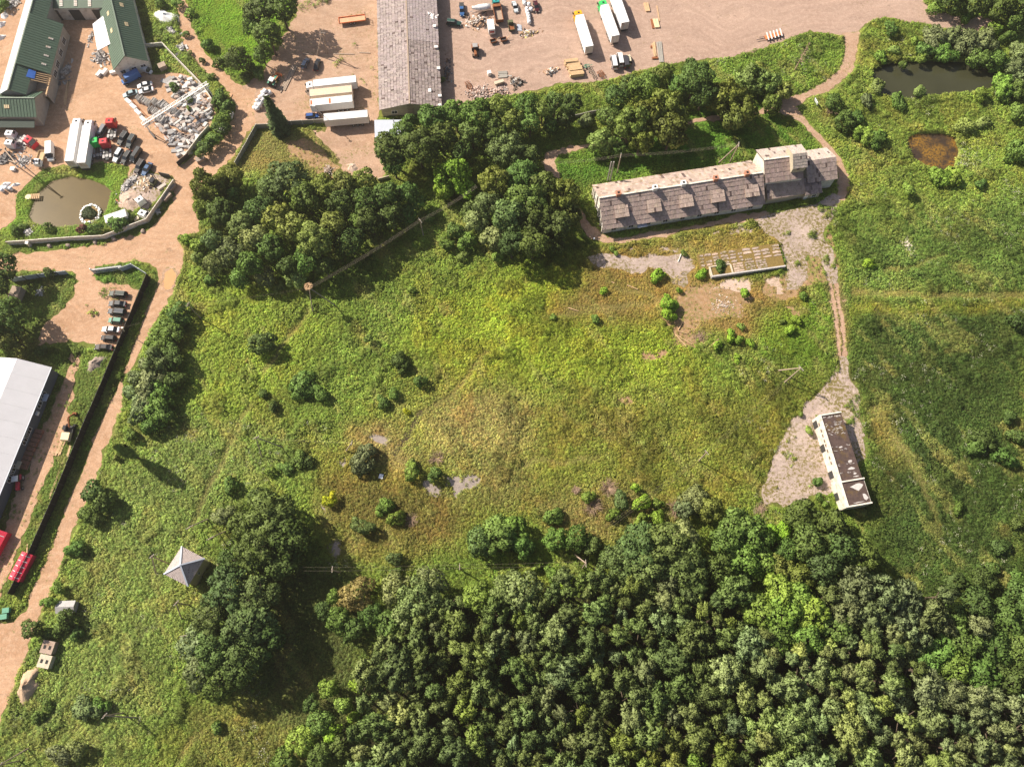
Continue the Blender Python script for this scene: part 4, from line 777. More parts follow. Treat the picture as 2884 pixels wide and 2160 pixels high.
pg = thing('gate_pillar', 'white square pillar standing by the boundary wall above the dirt road', 'pillar', (*G(E(265, 470)), 0)); m = MB(); m.box(-.35, .35, -.35, .35, 0, 1.9); m.build('shaft', 'wall', pg); m = MB(); m.box(-.42, .42, -.42, .42, 1.9, 2.0); m.build('coping', 'white', pg)

# ================================================================== POLES AND WIRES
TOPS = {}
def pole(key, label, top, z=9.0, legs=(), arm=1.6, arm_dir=0.0, r=.17, mat='greywood', kind='wooden'):
    t = G(top, z); o = thing('utility_pole', label, 'utility pole', (*t, 0), 0, 'utility poles of the power lines'); TOPS[key] = (t[0], t[1], z)
    if legs:
        for p in legs:
            b = G(p); m = MB(); m.cyl((b[0] - t[0], b[1] - t[1], 0), (0, 0, z), r, r * .8); m.build('leg', mat, o)
    else: m = MB(); m.cyl((0, 0, 0), (0, 0, z + .2), r * 1.1, r * .8); m.build('shaft', mat, o)
    if arm:
        c, s = math.cos(arm_dir), math.sin(arm_dir); m = MB(); m.beam((-c * arm / 2, -s * arm / 2, z - .3), (c * arm / 2, s * arm / 2, z - .3), .14); m.build('crossarm', mat, o)
        for k in (-1, -.4, .4, 1): m = MB(); m.cyl((c * arm / 2 * k, s * arm / 2 * k, z - .25), (c * arm / 2 * k, s * arm / 2 * k, z + .12), .07, .05, 6); m.build('insulator', 'white', o)
    return o
pole('k1', 'leaning single pole in the open meadow above the olive willow bush', K(1690, 595), 9, (), 1.2, 2.2)
pole('f2', 'single pole between the two wooded clumps under the slanting wires', F(1422, 248), 8.3, (), 1.6, 2.2)
o = pole('nest', 'pole with a round stork nest on its top', F(462, 830), 9, [F(495, 1040), F(690, 985)], 1.6, .5)
pole('f1', 'thin single pole beside the twin concrete posts behind the farm range', F1(600, 265), 8.4, (), 1.4, 1.4)
pole('f2b', 'pale two-legged pole standing behind the tall farm block', F2(448, 90), 9, [F2(305, 372), F2(125, 388)], 1.4, 1.4)
pole('h1', 'pale two-legged pole by the concrete patch of the lane', H(285, 1522), 9, [H(80, 1545), H(130, 1655)], 1.6, 2.2)
pole('k7', 'two-legged pole at the edge of the dense wood', K(645, 1552), 8.5, [K(545, 1475), K(612, 1597)], 1.6, 1.6)
pole('j8', 'two-legged pole in the meadow where three wires part', J(2, 465), 8.5, [J(55, 640), J(235, 552)], 1.4, .5)
pole('j9', 'short pole in front of the round willow bush', J(830, 510), 6.5, [J(780, 585), J(782, 586)][:1], 1.0, 1.5)
pole('i10', 'leaning pole with crossarm above the hipped substation roof', I(1635, 1240), 8.5, [I(1800, 1170)], 1.6, .5)
pole('i11', 'leaning pole between the grey bush and the substation roof', I(1815, 1335), 8.0, [I(1950, 1275)], 1.6, .5)
pole('i12', 'dark two-legged pole west of the substation tower', I(1310, 1490), 8.5, [I(1345, 1635), I(1455, 1555)], 1.2, .8)
pole('m1', 'dark two-legged pole beside the big dark tree below the substation', M(1520, 238), 8.5, [M(1640, 257), M(1570, 380)], 1.4, .9)
pole('m2', 'transformer pole at the edge of the big dark tree', M(1585, 520), 7.5, [M(1612, 572)], 1.4, .2)
pole('m3', 'pale two-legged pole alone in the lower meadow', M(900, 1212), 9, [M(1070, 1185), M(1185, 1228)], 1.4, .9)
pole('m4', 'pale two-legged pole at the very lower corner of the meadow', M(-8, 1640), 9, [M(255, 1488), M(172, 1600)], 1.4, .9)
pole('e12', 'dark pole rising from the bushes beside the dirt road', E(1622, 972), 9, (), 1.4, 1.2)
pole('b13', 'two-legged pole in the lorry park with wires overhead', B(575, 285), 9, [B(530, 482), B(617, 462)], 1.6, 0)
pole('p14', 'pole with white crossarm on the level wires, standing next to the marsh', J(660, 1603), 9, (), 1.4, 1.57, mat='greywood')
pole('p15', 'pole with white crossarm on the level wires, standing below the marsh', J(1762, 1580), 9, (), 1.4, 1.57, mat='greywood')
pole('t2', 'two-legged pole in the shaded yard corner by the small lorry', T2(215, 485), 8.5, [T2(120, 450), T2(60, 300)], 1.0, .8)
lp_ = pole('b9', 'lamp post standing between the white trailer and the blue car', B(505, 918), 9, [B(585, 1004)], .0, 0, .12, 'steel'); m = MB(); m.box(-.5, .25, -.18, .18, 8.9, 9.1); m.build('lamp_head', 'white', lp_)
lp2 = pole('e9', 'street lamp behind the black board fence beside the white saloon', E(1055, 1175), 8, [E(1080, 1215)], .0, 0, .12, 'white'); m = MB(); m.box(-.3, .3, -.15, .15, 7.9, 8.1); m.build('lamp_head', 'white', lp2)
nest = MB(); q = random.Random(2)
for k in range(150):
    a_, z_ = q.uniform(0, 6.28), q.uniform(-.35, .35); r_ = q.uniform(.25, 1.0); p = Vector((r_ * math.cos(a_), r_ * math.sin(a_), z_)); d = Vector((-math.sin(a_) + q.gauss(0, .3), math.cos(a_) + q.gauss(0, .3), q.gauss(0, .2))) * .45
    nest.cyl(p - d, p + d, .05, .03, 4)
no = nest.build('stork_nest', 'wood'); no.location = (TOPS['nest'][0], TOPS['nest'][1], 9.6); tag(no, 'round stork nest of pale twigs on top of the pole', 'nest')
tp_ = thing('concrete_post_pair', 'twin pale concrete posts standing tall behind the farm range', 'posts', (*G(F1(410, 670)), 0))
for dx in (-.35, .35): m = MB(); m.box(dx - .16, dx + .16, -.16, .16, 0, 9.5); m.build('post', 'greywall', tp_)
def wires(label, a, b, n, gap=.27, sag=.9, r=.0105):
    a = Vector(TOPS[a] if isinstance(a, str) else a); b = Vector(TOPS[b] if isinstance(b, str) else b); d = (b - a); p = Vector((-d.y, d.x, 0)).normalized()
    o = thing('power_line', label, 'power line', tuple(a), 0, 'overhead power lines')
    for k in range(n):
        off = p * ((k - (n - 1) / 2) * gap); m = MB(); pr = None
        for i in range(11):
            u = i / 10; c = d * u + off + Vector((0, 0, -sag * 4 * u * (1 - u)))
            if pr is not None: m.cyl(pr, c, r, r, 3)
            pr = c
        m.build('wire', 'wire', o)
farw = lambda p, z: (*G(p, z), z)
wires('wires from the stork nest pole up to the single pole between the woods', 'nest', 'f2', 4)
wires('wires rising from the single pole to the tree belt', 'f2', farw(V(1030, 402), 10), 4)
wires('wires running behind the trees to the thin pole at the farm', farw(V(1170, 352), 9), 'f1', 4)
wires('wires between the two poles behind the farm range', 'f1', 'f2b', 4)
wires('long wires down the meadow from the stork nest pole to the substation', 'nest', 'i10', 4)
wires('thin wires from the stork nest pole to the roadside pole', 'nest', 'e12', 2)
wires('thin wires from the roadside pole over the fence to the parking lot', 'e12', 'e9', 2)
wires('wires from the lane pole down to the meadow pole', 'h1', 'k1', 3, .5)
wires('wires from the meadow pole down into the wood edge', 'k1', farw(V(1310, 1140), 8.5), 3, .5)
wires('wires leaving the wood edge pole towards the marsh', 'k7', 'p15', 2, .8)
wires('wires over the marsh between the two white crossarms', 'p15', 'p14', 2, .8)
wires('wires from the white crossarm into the big dark trees', 'p14', farw(V(560, 1226), 9), 2, .8)
wires('thin wires from the three-way pole to the willow pole', 'j8', 'j9', 2)
wires('wires from the leaning pole to the substation roof', 'i11', farw(I(1750, 1490), 6.5), 4, .3, .2)
wires('wires across the lower meadow to the lone two-legged pole', 'm2', 'm3', 4)
wires('wires from the lone two-legged pole to the lower frame edge', 'm3', farw(M(330, 1900), 9), 3)
wires('wires from the dark tree pole to the corner pole', 'm1', 'm4', 3)
wires('wires crossing the lorry park overhead', 'b13', farw(B(595, -300), 9), 4, .4)
wires('wires from the lorry park pole down to the lamp post', 'b13', 'b9', 4, .4)

# ================================================================== VEHICLES (built once per kind, then copied)
PART = {}
def wheel_mesh(r, w):
    k = ('w', r, w)
    if k not in PART:
        m = MB(); m.cyl((0, -w / 2, 0), (0, w / 2, 0), r, r, 12); PART[k] = m.mesh('wheel', 'rubber'); h = MB(); h.cyl((0, -w / 2 - .01, 0), (0, w / 2 + .01, 0), r * .55, r * .55, 8); PART[k + ('h',)] = h.mesh('rim', 'steel')
    return PART[k], PART[k + ('h',)]
def car_parts(kind):
    if kind in PART: return PART[kind]
    L_, W, bz, rz, xs = {'saloon': (4.7, 1.85, .95, 1.45, (-1.75, -1.05, .35, 1.1)), 'wagon': (4.8, 1.85, .98, 1.5, (-2.3, -2.0, .4, 1.15)), 'hatch': (4.1, 1.75, .95, 1.5, (-1.95, -1.6, .4, 1.1)),
                         'suv': (4.75, 1.92, 1.1, 1.75, (-2.3, -2.1, .35, 1.0)), 'van': (5.6, 2.1, 1.3, 2.45, (-2.78, -2.74, 1.55, 2.25)), 'minibus': (5.0, 1.95, 1.15, 1.95, (-2.45, -2.35, 1.3, 1.95)), 'pickup': (5.2, 1.85, 1.05, 1.75, (-.4, -.3, .9, 1.45))}[kind]
    h = L_ / 2; P_ = []
    m = MB(); fr = bz - .12 if kind not in ('van', 'minibus') else bz - .1
    prof = [(-h, .35), (-h + .02, bz - .18), (-h + .18, bz), (xs[3], bz), (h - .25, fr - .08), (h, fr - .3), (h, .35)]
    m.side(prof, -W / 2, W / 2, None, None, [.16, .10, .14, .06, .2, .3, .26]); P_.append(('body', m.mesh('body', 'paint', bevel=.1), (0, 0, 0), 'c'))
    m = MB(); m.side([(xs[0], bz), (xs[1], rz), (xs[2], rz), (xs[3], bz)], -W / 2 + .08, W / 2 - .08, None, None, [.0, .2, .2, .02]); P_.append(('window', m.mesh('window', 'glass'), (0, 0, 0), None))
    rx0, rx1 = xs[1] - (.0 if kind in ('van', 'minibus', 'wagon', 'suv') else -.05), xs[2] - .02
    m = MB(); m.box(rx0, rx1, -W / 2 + .25, W / 2 - .25, rz - .02, rz + .05, None, None, .06, .08)
    if kind in ('van',):  m = MB(); m.side([(xs[0] - .01, bz - .1), (xs[1] - .01, rz + .05), (xs[2] - .1, rz + .05), (1.0, bz - .1)], -W / 2 + .02, W / 2 - .02, None, None, [0, .12, .12, 0])
    P_.append(('roof', m.mesh('roof', 'paint'), (0, 0, 0), 'c'))
    for sx in (-1, 1):
        m = MB(); m.beam((xs[1], 0, 0), (xs[2], 0, 0), .06); 
        if kind in ('suv', 'wagon'): P_.append(('roof_rail', m.mesh('roof_rail', 'steel'), (0, sx * (W / 2 - .3), rz + .07), None))
    m = MB(); m.box(-.08, .03, -.15, .15, -.07, .07)
    for s_ in (-1, 1): P_.append(('headlight', m_ if (m_ := PART.get('hl')) else PART.setdefault('hl', m.mesh('headlight', 'lamp')), (h - .03, s_ * (W / 2 - .32), fr - .24), None))
    m = MB(); m.box(-.03, .06, -.18, .18, -.12, .12)
    for s_ in (-1, 1): P_.append(('tail_light', PART.get('tl') or PART.setdefault('tl', m.mesh('tail_light', 'tail')), (-h + .02, s_ * (W / 2 - .25), bz - .2), None))
    m = MB(); m.box(-.08, .08, -.1, .1, -.07, .07)
    for s_ in (-1, 1): P_.append(('mirror', PART.get('mi') or PART.setdefault('mi', m.mesh('mirror', 'paint')), (xs[3] - .35, s_ * (W / 2 + .08), bz + .06), 'c'))
    r = .33 if kind not in ('suv', 'van', 'pickup') else .38
    for sx in (-1, 1):
        for sy in (-1, 1): P_.append(('wheel', r, (sx * (h - .95) + (.05 if sx > 0 else 0), sy * (W / 2 - .1), r), .22))
    if kind == 'pickup': m = MB(); m.box(-h + .1, -.5, -W / 2 + .12, W / 2 - .12, bz - .02, bz + .03); P_.append(('load_bed', m.mesh('load_bed', 'darksteel'), (0, 0, 0), None))
    PART[kind] = P_; return P_
def assemble(o, parts, color):
    for n_, me_, lc, c in parts:
        if n_ == 'wheel': w_, h_ = wheel_mesh(me_, c); p = link('wheel', w_, o, lc); link('rim', h_, p)
        else: link(n_, me_, o, lc, 0, color if c == 'c' else None)
def head(a, b): p, q_ = G(a), G(b); return math.atan2(q_[1] - p[1], q_[0] - p[0])
def car(kind, pos, hd, color, label, cat='car', group=None, sc=1.0, name=None):
    p = G(pos, .8); o = thing(name or {'van': 'van', 'suv': 'off_road_car', 'pickup': 'pickup', 'minibus': 'minivan'}.get(kind, 'parked_car'), label, cat, (*p, .05), hd, group); o.scale = (sc, sc * .9, sc)
    assemble(o, car_parts(kind), color); return o
DK = (.018, .02, .026); SIL = (.34, .36, .40); WHT = (.72, .73, .75)
he_ = head(E(1100, 880), E(940, 868))
grp = 'cars in the row on the parking lot'
for kind, p_, c_, lab in [('wagon', E(1020, 884), (.03, .045, .04), 'dark green estate car with roof rails, first in the parking row by the gate'), ('saloon', E(1014, 968), (.06, .065, .075), 'dark grey saloon, second in the parking row'),
                          ('wagon', E(1010, 1037), (.03, .04, .06), 'dark blue-grey estate car, third in the parking row'), ('hatch', E(1002, 1113), (.11, .27, .20), 'green hatchback, fourth in the parking row'),
                          ('saloon', E(958, 1190), (.8, .8, .82), 'white saloon with black roof glass in the parking row'), ('hatch', E(938, 1265), DK, 'small black car just past the white saloon'), ('saloon', E(896, 1344), (.016, .013, .018), 'black car at the end of the parking row by the gravel heap')]:
    car(kind, p_, he_ + (0 if kind != 'saloon' else .04), c_, lab, 'car', grp, 1.06)
hb = head(T3(830, 440), T3(740, 560)); grp = 'vehicles parked in the stone yard'
for kind, p_, c_, lab, dh in [('minibus', T3(447, 385), (.16, .17, .20), 'grey minivan squeezed beside the white lorry trailer', .1), ('suv', T3(758, 468), (.014, .016, .022), 'black off-road car beside the red tractor unit', 0), ('suv', T3(876, 512), (.016, .03, .036), 'black car with teal bonnet shine, last of the upper row in the stone yard', .12),
                              ('suv', T3(685, 715), (.68, .70, .72), 'white off-road car among black ones in the stone yard', .1), ('wagon', T3(806, 740), (.02, .023, .028), 'black estate car next to the white off-road car', .05), ('minibus', T3(950, 712), (.03, .035, .045), 'dark car with bright silver bonnet in the lower row', .05),
                              ('suv', T3(1000, 880), (.03, .022, .025), 'dark off-road car with pale roof rails by the rubble heaps', .05), ('saloon', T3(1105, 912), (.04, .10, .22), 'blue saloon by the rubble heaps', .05)]:
    car(kind, p_, hb + dh, c_, lab, 'car', grp, 1.0)
ha = head(A(1320, 720), A(1190, 750))
car('saloon', A(1250, 735), ha, WHT, 'white saloon below the blue van in the office yard', 'car'); car('saloon', A(1262, 782), ha, (.76, .77, .79), 'white saloon between another white one and the teal car', 'car')
car('saloon', A(1125, 810), ha + .1, (.30, .42, .46), 'pale teal saloon at the row of white blocks', 'car'); car('van', A(1135, 682), head(A(1190, 650), A(1080, 705)), (.05, .14, .38), 'long blue van in front of the office workshop', 'van', None, 1.08); car('van', A(1255, 606), head(A(1230, 590), A(1290, 612)), WHT, 'white van tucked under the office gable', 'van', None, .8)
car('van', T2(702, 345), head(T2(700, 230), T2(700, 460)), WHT, 'white panel van beside the two white lorries', 'van', None, 1.05)
car('hatch', B(428, 548), head(B(400, 600), B(450, 500)), (.25, .30, .38), 'silver-blue hatchback in the shade of the lorry park', 'car'); car('saloon', B(530, 558), head(B(520, 600), B(545, 510)), (.02, .022, .03), 'black saloon by the lorry park pole', 'car')
car('hatch', B(487, 1003), head(B(440, 1010), B(540, 1000)), (.03, .09, .30), 'small blue car at the panel fence below the trailers', 'car')
car('pickup', T1(335, 150), head(T1(325, 60), T1(335, 240)), (.04, .12, .30), 'blue pickup beside the shrink-wrapped boat', 'pickup'); car('suv', T1(212, 362), head(T1(110, 350), T1(310, 370)), (.025, .07, .06), 'dark green off-road car near the barn shadow', 'car')
car('saloon', T1(1162, 105), head(T1(1130, 20), T1(1180, 190)), (.58, .64, .68), 'pale blue-white saloon beside the dump truck', 'car', None, .95); car('saloon', T1(1492, 98), head(T1(1475, 20), T1(1515, 190)), (.07, .012, .02), 'dark maroon saloon beside the white bales', 'car', None, .95)
hv = head(C(900, 620), C(870, 460))
car('minibus', C(888, 540), hv, (.66, .66, .70), 'white van at the end of the four vans below the lorries', 'van', None, 1.08); car('minibus', C(942, 515), hv, WHT, 'taller white van, second of the four below the lorries', 'van', None, 1.05); car('minibus', C(990, 535), hv, (.05, .05, .06), 'black van between white and cream ones below the lorries', 'van', None, 1.0); car('hatch', C(1018, 512), hv, (.62, .56, .42), 'small cream car at the end of the four vans', 'car', None, .9)

def cab(o, x0, color, hgt=3.4, W=2.45, L_=2.3):       # cab-over driver's cab, front towards +x
    m = MB(); m.side([(x0, .7), (x0, hgt - .1), (x0 + .5, hgt), (x0 + L_ - .45, hgt - .25), (x0 + L_, 2.1), (x0 + L_ + .06, .6)], -W / 2, W / 2, None, None, [.03, .14, .18, .2, .05, .03]); c = link('cab', m.mesh('cab', 'paint'), o, (0, 0, 0), 0, color)
    m = MB(); m.add([(x0 + L_ - .40, -W / 2 + .28, hgt - .28), (x0 + L_ - .40, W / 2 - .28, hgt - .28), (x0 + L_ + .02, W / 2 - .15, 2.08), (x0 + L_ + .02, -W / 2 + .15, 2.08)], [(0, 1, 2, 3)]); m.build('windscreen', 'glass', c)
    for s_ in (-1, 1):
        m = MB(); m.box(x0 + L_ - 1.3, x0 + L_ - .35, s_ * (W / 2 - .03) - .03, s_ * (W / 2 - .03) + .03, 1.9, 2.7); m.build('side_window', 'glass', c); m = MB(); m.box(x0 + L_ - .1, x0 + L_ + .15, s_ * (W / 2 + .12) - .12, s_ * (W / 2 + .12) + .12, 1.9, 2.6); m.build('mirror', 'darksteel', c)
    m = MB(); m.box(x0 + .5, x0 + 1.1, -.3, .3, hgt - .05, hgt + .03); m.build('roof_hatch', 'glass', c); return c
def tractor_unit(o, color, hgt=3.4):
    cab(o, 1.1, color, hgt); m = MB(); m.box(-2.9, 1.6, -.45, .45, .6, .95); m.build('chassis', 'darksteel', o); m = MB(); m.cyl((-1.6, 0, .95), (-1.6, 0, 1.15), .5, .5, 10); m.build('fifth_wheel', 'steel', o)
    for y in (-.95, .95):
        m = MB(); m.box(-.6, .7, y - .25, y + .25, .5, 1.0); m.build('fuel_tank', 'steel', o); m = MB(); m.box(-2.3, -1.1, y - .32, y + .32, 1.0, 1.1); m.build('mudguard', 'steel', o)
    for x in (-1.7, 2.3):
        for y in (-1.0, 1.0): w_, h_ = wheel_mesh(.5, .45 if x < 0 else .32); link('rim', h_, link('wheel', w_, o, (x, y, .5)))
def box_trailer(o, x0, L_, color, H_=4.0, W=2.52, bottom=1.15, wheels=3, topmat='paint', ribs=True):
    m = MB(); m.box(x0 - L_, x0, -W / 2, W / 2, bottom, H_); b = link('trailer_box', m.mesh('trailer_box', topmat), o, (0, 0, 0), 0, color)
    m = MB()
    for y in (-W / 2, W / 2): m.box(x0 - L_ - .02, x0 + .02, y - .05, y + .05, H_ - .12, H_ + .03)
    for x in (x0 - L_, x0): m.box(x - .05, x + .05, -W / 2 + .05, W / 2 - .05, H_ - .12, H_ + .03)
    m.build('top_rail', 'steel', b); m = MB()
    for s_ in (-1, 1): m.box(x0 - L_ - .06, x0 - L_ + .01, s_ * .64 - .58, s_ * .64 + .58, bottom + .1, H_ - .15)
    m.build('rear_door', 'offwhite', b); m = MB(); m.box(x0 - L_ + .2, x0 - .6, -.5, .5, .8, bottom); m.build('chassis', 'darksteel', o)
    m = MB(); m.box(x0 - L_ - .1, x0 - L_ + .1, -1.2, 1.2, .55, .75); m.build('bumper', 'darksteel', o)
    for k in range(wheels):
        for y in (-1.02, 1.02): w_, h_ = wheel_mesh(.5, .4); link('rim', h_, link('wheel', w_, o, (x0 - L_ + 2.2 + 1.3 * k, y, .5)))
    return b
def semi(front, rear, z, L_, ccol, tcol, label, H_=4.0, name='lorry', cabon=True, topmat='paint'):
    # front / rear: roof-edge pixels of the trailer's centre line at height z
    a, b = G(front, z), G(rear, z); hd = math.atan2(a[1] - b[1], a[0] - b[0]); o = thing(name, label, 'lorry' if cabon else 'trailer', (*a, .02), hd)
    box_trailer(o, 0, L_, tcol, H_, topmat=topmat)
    if cabon:
        cab(o, .35, ccol, 3.75); m = MB(); m.box(-2.6, 1.2, -.42, .42, .6, 1.0); m.build('tractor_chassis', 'darksteel', o)
        for x in (-1.6, 1.7):
            for y in (-1.0, 1.0): w_, h_ = wheel_mesh(.5, .4); link('rim', h_, link('wheel', w_, o, (x, y, .5)))
    else:
        for y in (-.8, .8): m = MB(); m.box(-2.6, -2.4, y - .08, y + .08, 0, 1.1); m.build('landing_leg', 'darksteel', o)
    return o
semi(C(590, 130), C(678, 410), 4, 12.6, (.75, .36, .02), (.86, .86, .87), 'lorry with yellow cab and long white trailer'); semi(C(805, 42), C(905, 318), 4, 12.6, (.05, .50, .13), (.84, .84, .86), 'lorry with bright green cab and white trailer'); semi(C(893, -70), C(990, 205), 4, 12.6, (.7, .7, .7), (.85, .85, .87), 'white lorry trailer cut by the top edge beside the green cab')
semi(A(648, 1070), A(592, 1405), 4, 12.9, (.82, .82, .83), (.84, .82, .80), 'white lorry in the stone yard, the one facing the green wing'); semi(A(750, 1085), A(697, 1410), 4, 12.9, (.83, .83, .84), (.86, .86, .87), 'white lorry beside the bright green cab in the stone yard')
semi(B(497, 722), B(882, 680), 4, 12.8, (.8, .8, .82), (.80, .81, .84), 'white lorry with white cab, uppermost of the parked trailers'); semi(B(465, 805), B(850, 765), 4, 12.6, WHT, (.74, .56, .40), 'rust-streaked cream box trailer between two white ones', cabon=False, topmat='matt'); semi(B(468, 888), B(860, 848), 4, 12.6, WHT, (.80, .78, .75), 'white box trailer with red rust spots on its roof', cabon=False); semi(B(588, 1015), B(982, 980), 4, 12.9, WHT, (.80, .77, .74), 'white box trailer alone at the concrete panel fence', cabon=False)
TRL = bpy.data.objects[[o.name for o in COL.objects if o.get('label') == 'white box trailer with red rust spots on its roof'][0]]
for xx, sx, sy in ((-.45, .28, .9), (-5.9, .32, 1.0), (-11.6, .15, .15)): m = MB(); m.box(xx - sx, xx + sx, -sy * .8, sy, 4.0, 4.012); m.build('rust_patch', 'rustred', TRL)
for front, rear, c_, lab, hh in [(T3(590, 255), T3(590, 470), (.58, .03, .035), 'red tractor unit with bare chassis, the upper one in the stone yard', 3.5), (T3(500, 545), T3(530, 770), (.58, .045, .06), 'red tractor unit between the green cab and the white off-road car', 3.5), (T3(360, 530), T3(395, 760), (.03, .50, .10), 'bright green tractor unit against the white trailer', 3.4), (T2(415, 200), T2(300, 150), (.62, .04, .06), 'red tractor unit standing among scrap near the grey wing', 3.6)]:
    a, b = G(front, 1.8), G(rear, .8); c0 = ((a[0] * .55 + b[0] * .45), (a[1] * .55 + b[1] * .45)); o = thing('tractor_unit', lab, 'lorry', (*c0, .02), math.atan2(a[1] - b[1], a[0] - b[0])); tractor_unit(o, c_, hh)
for p_, hd, c_, lab in [(T3(985, 1345), 2.3, (.80, .79, .78), 'discarded white lorry cab on the gravel heap'), (T3(1045, 1540), 1.2, (.82, .82, .82), 'discarded white lorry cab at the bend of the boundary wall'), (T2(125, 60), 1.5, (.80, .80, .82), 'discarded white lorry cab under the grey wing'), (T2(120, 190), 1.5, (.78, .78, .78), 'discarded round-backed white cab below another white cab')]:
    x, y = G(p_, 2.2); o = thing('lorry_cab', lab, 'lorry cab', (x, y, -.45), hd); cab(o, -1.15, c_, 2.9, 2.4, 2.2); m = MB(); m.box(-1.1, 1.0, -.9, .9, .46, .75); m.build('floor_pan', 'darksteel', o)
# small dropside lorry
x, y = G(T2(548, 430), 1.0); o = thing('dropside_lorry', 'small white lorry with open cream loading bed beside the white van', 'lorry', (x, y, .02), head(T2(575, 330), T2(520, 520)))
cab(o, .7, WHT, 2.3, 1.9, 1.7); m = MB(); m.box(-2.8, .6, -.95, .95, .75, .85); m.build('load_bed', 'wood', o)
for a_ in ((-2.8, .6, -1.0, -.95), (-2.8, .6, .95, 1.0), (-2.85, -2.8, -1, 1), (.6, .66, -1, 1)): m = MB(); m.box(*a_, .8, 1.3); m.build('side_board', 'cream', o)
for xx in (-1.9, 1.6):
    for yy in (-.8, .8): w_, h_ = wheel_mesh(.36, .25); link('rim', h_, link('wheel', w_, o, (xx, yy, .36)))
# dump truck
x, y = G(T1(890, 180), 1.2); o = thing('dump_truck', 'old dump truck with teal cab and rusty open bed', 'lorry', (x, y, .02), head(T1(910, 300), T1(860, 40)))
cab(o, 2.3, (.03, .30, .30), 2.7, 2.4, 1.9); m = MB(); m.box(-4.2, 2.2, -.45, .45, .6, 1.0); m.build('chassis', 'darksteel', o)
m = MB(); m.box(-4.3, 2.1, -1.2, 1.2, 1.0, 1.15); m.build('load_bed', 'greywood', o)
for a_ in ((-4.3, 2.1, -1.28, -1.2), (-4.3, 2.1, 1.2, 1.28), (-4.38, -4.3, -1.28, 1.28), (2.1, 2.2, -1.28, 1.28)): m = MB(); m.box(*a_, 1.0, 2.1); m.build('side_board', 'rust', o)
m = MB(); m.box(1.0, 2.3, -1.2, 1.2, 2.1, 2.2); m.build('cab_guard', 'rust', o)
for xx in (-3.2, -2.0, 3.1):
    for yy in (-.95, .95): w_, h_ = wheel_mesh(.5, .4); link('rim', h_, link('wheel', w_, o, (xx, yy, .5)))
# boat wrapped in white foil on its trailer
x, y = G(T1(640, 135), 1.2); bo = thing('boat', 'white shrink-wrapped boat standing on a trailer', 'boat', (x, y, .9), head(T1(760, 120), T1(510, 160)))
m = MB(); ring = lambda xx, w_, z0, z1: [(xx, -w_, z1), (xx, -w_ * .7, z0), (xx, 0, z0 - .25), (xx, w_ * .7, z0), (xx, w_, z1), (xx, 0, z1 + .55)]
st = [ring(-2.9, .95, .2, .8), ring(-1.5, 1.1, .1, .95), ring(.5, 1.05, .1, 1.0), ring(1.9, .7, .3, 1.1), ring(3.0, .08, .8, 1.2)]
vs = [p for r_ in st for p in r_]; fs = [(k * 6 + i, k * 6 + (i + 1) % 6, (k + 1) * 6 + (i + 1) % 6, (k + 1) * 6 + i) for k in range(4) for i in range(6)] + [tuple(range(5, -1, -1)), tuple(range(24, 30))]
m.add(vs, fs); m.build('hull', 'wrap', bo, True)
for k in range(4): w_ = MB(); w_.beam((-2.6 + k * .5, -.8, 1.25), (-2.6 + k * .5, .8, 1.25), .12, .06); w_.build('cover_strap', 'steel', bo)
tl = thing('boat_trailer', 'low trailer carrying the wrapped boat', 'trailer', (x, y, 0), bo.rotation_euler.z); m = MB()
for yy in (-.7, .7): m.beam((-3, yy, .6), (2.0, yy, .6), .12); m.beam((2.0, yy, .6), (3.6, 0, .55), .1)
m.build('frame', 'steel', tl)
for xx in (-1.0, -.2):
    for yy in (-1.0, 1.0): w_, h_ = wheel_mesh(.32, .2); link('rim', h_, link('wheel', w_, tl, (xx, yy, .32)))
# white box trailer / caravan by the scrap
x, y = G(T1(790, 430), 1.2); o = thing('caravan', 'white caravan box beside the scrap heap below the boat', 'caravan', (x, y, 0), head(T1(770, 340), T1(800, 520)))
m = MB(); m.side([(-2.2, .5), (-2.3, 1.4), (-2.0, 2.5), (2.1, 2.5), (2.3, 1.4), (2.2, .5)], -1.1, 1.1, None, None, [.05, .02, .12, .12, .02, .05]); m.build('body', 'white', o); m = MB(); m.box(2.18, 2.31, -.7, .7, 1.3, 1.9); m.build('window', 'tail', o); m = MB(); m.beam((-2.2, 0, .45), (-3.3, 0, .45), .12); m.build('drawbar', 'steel', o)
for yy in (-1.0, 1.0): w_, h_ = wheel_mesh(.33, .2); link('rim', h_, link('wheel', w_, o, (0, yy, .33)))
# open army pickup
x, y = G(T1(1100, 395), .9); o = thing('army_truck', 'small olive army truck with open orange-brown bed', 'pickup', (x, y, .02), head(T1(1110, 470), T1(1085, 320)))
m = MB(); m.box(.1, 2.0, -.85, .85, .55, 1.15, None, None, .1, .08); m.box(.1, 1.1, -.85, .85, 1.15, 1.85, None, None, .12, .12); m.build('cab', 'olive', o)
m = MB(); m.box(-2.1, .05, -.85, .85, .7, .8); m.build('load_bed', 'rust', o)
for a_ in ((-2.1, .05, -.9, -.84), (-2.1, .05, .84, .9), (-2.15, -2.1, -.9, .9)): m = MB(); m.box(*a_, .75, 1.2); m.build('side_board', 'olive', o)
for xx in (-1.3, 1.3):
    for yy in (-.78, .78): w_, h_ = wheel_mesh(.4, .25); link('rim', h_, link('wheel', w_, o, (xx, yy, .4)))
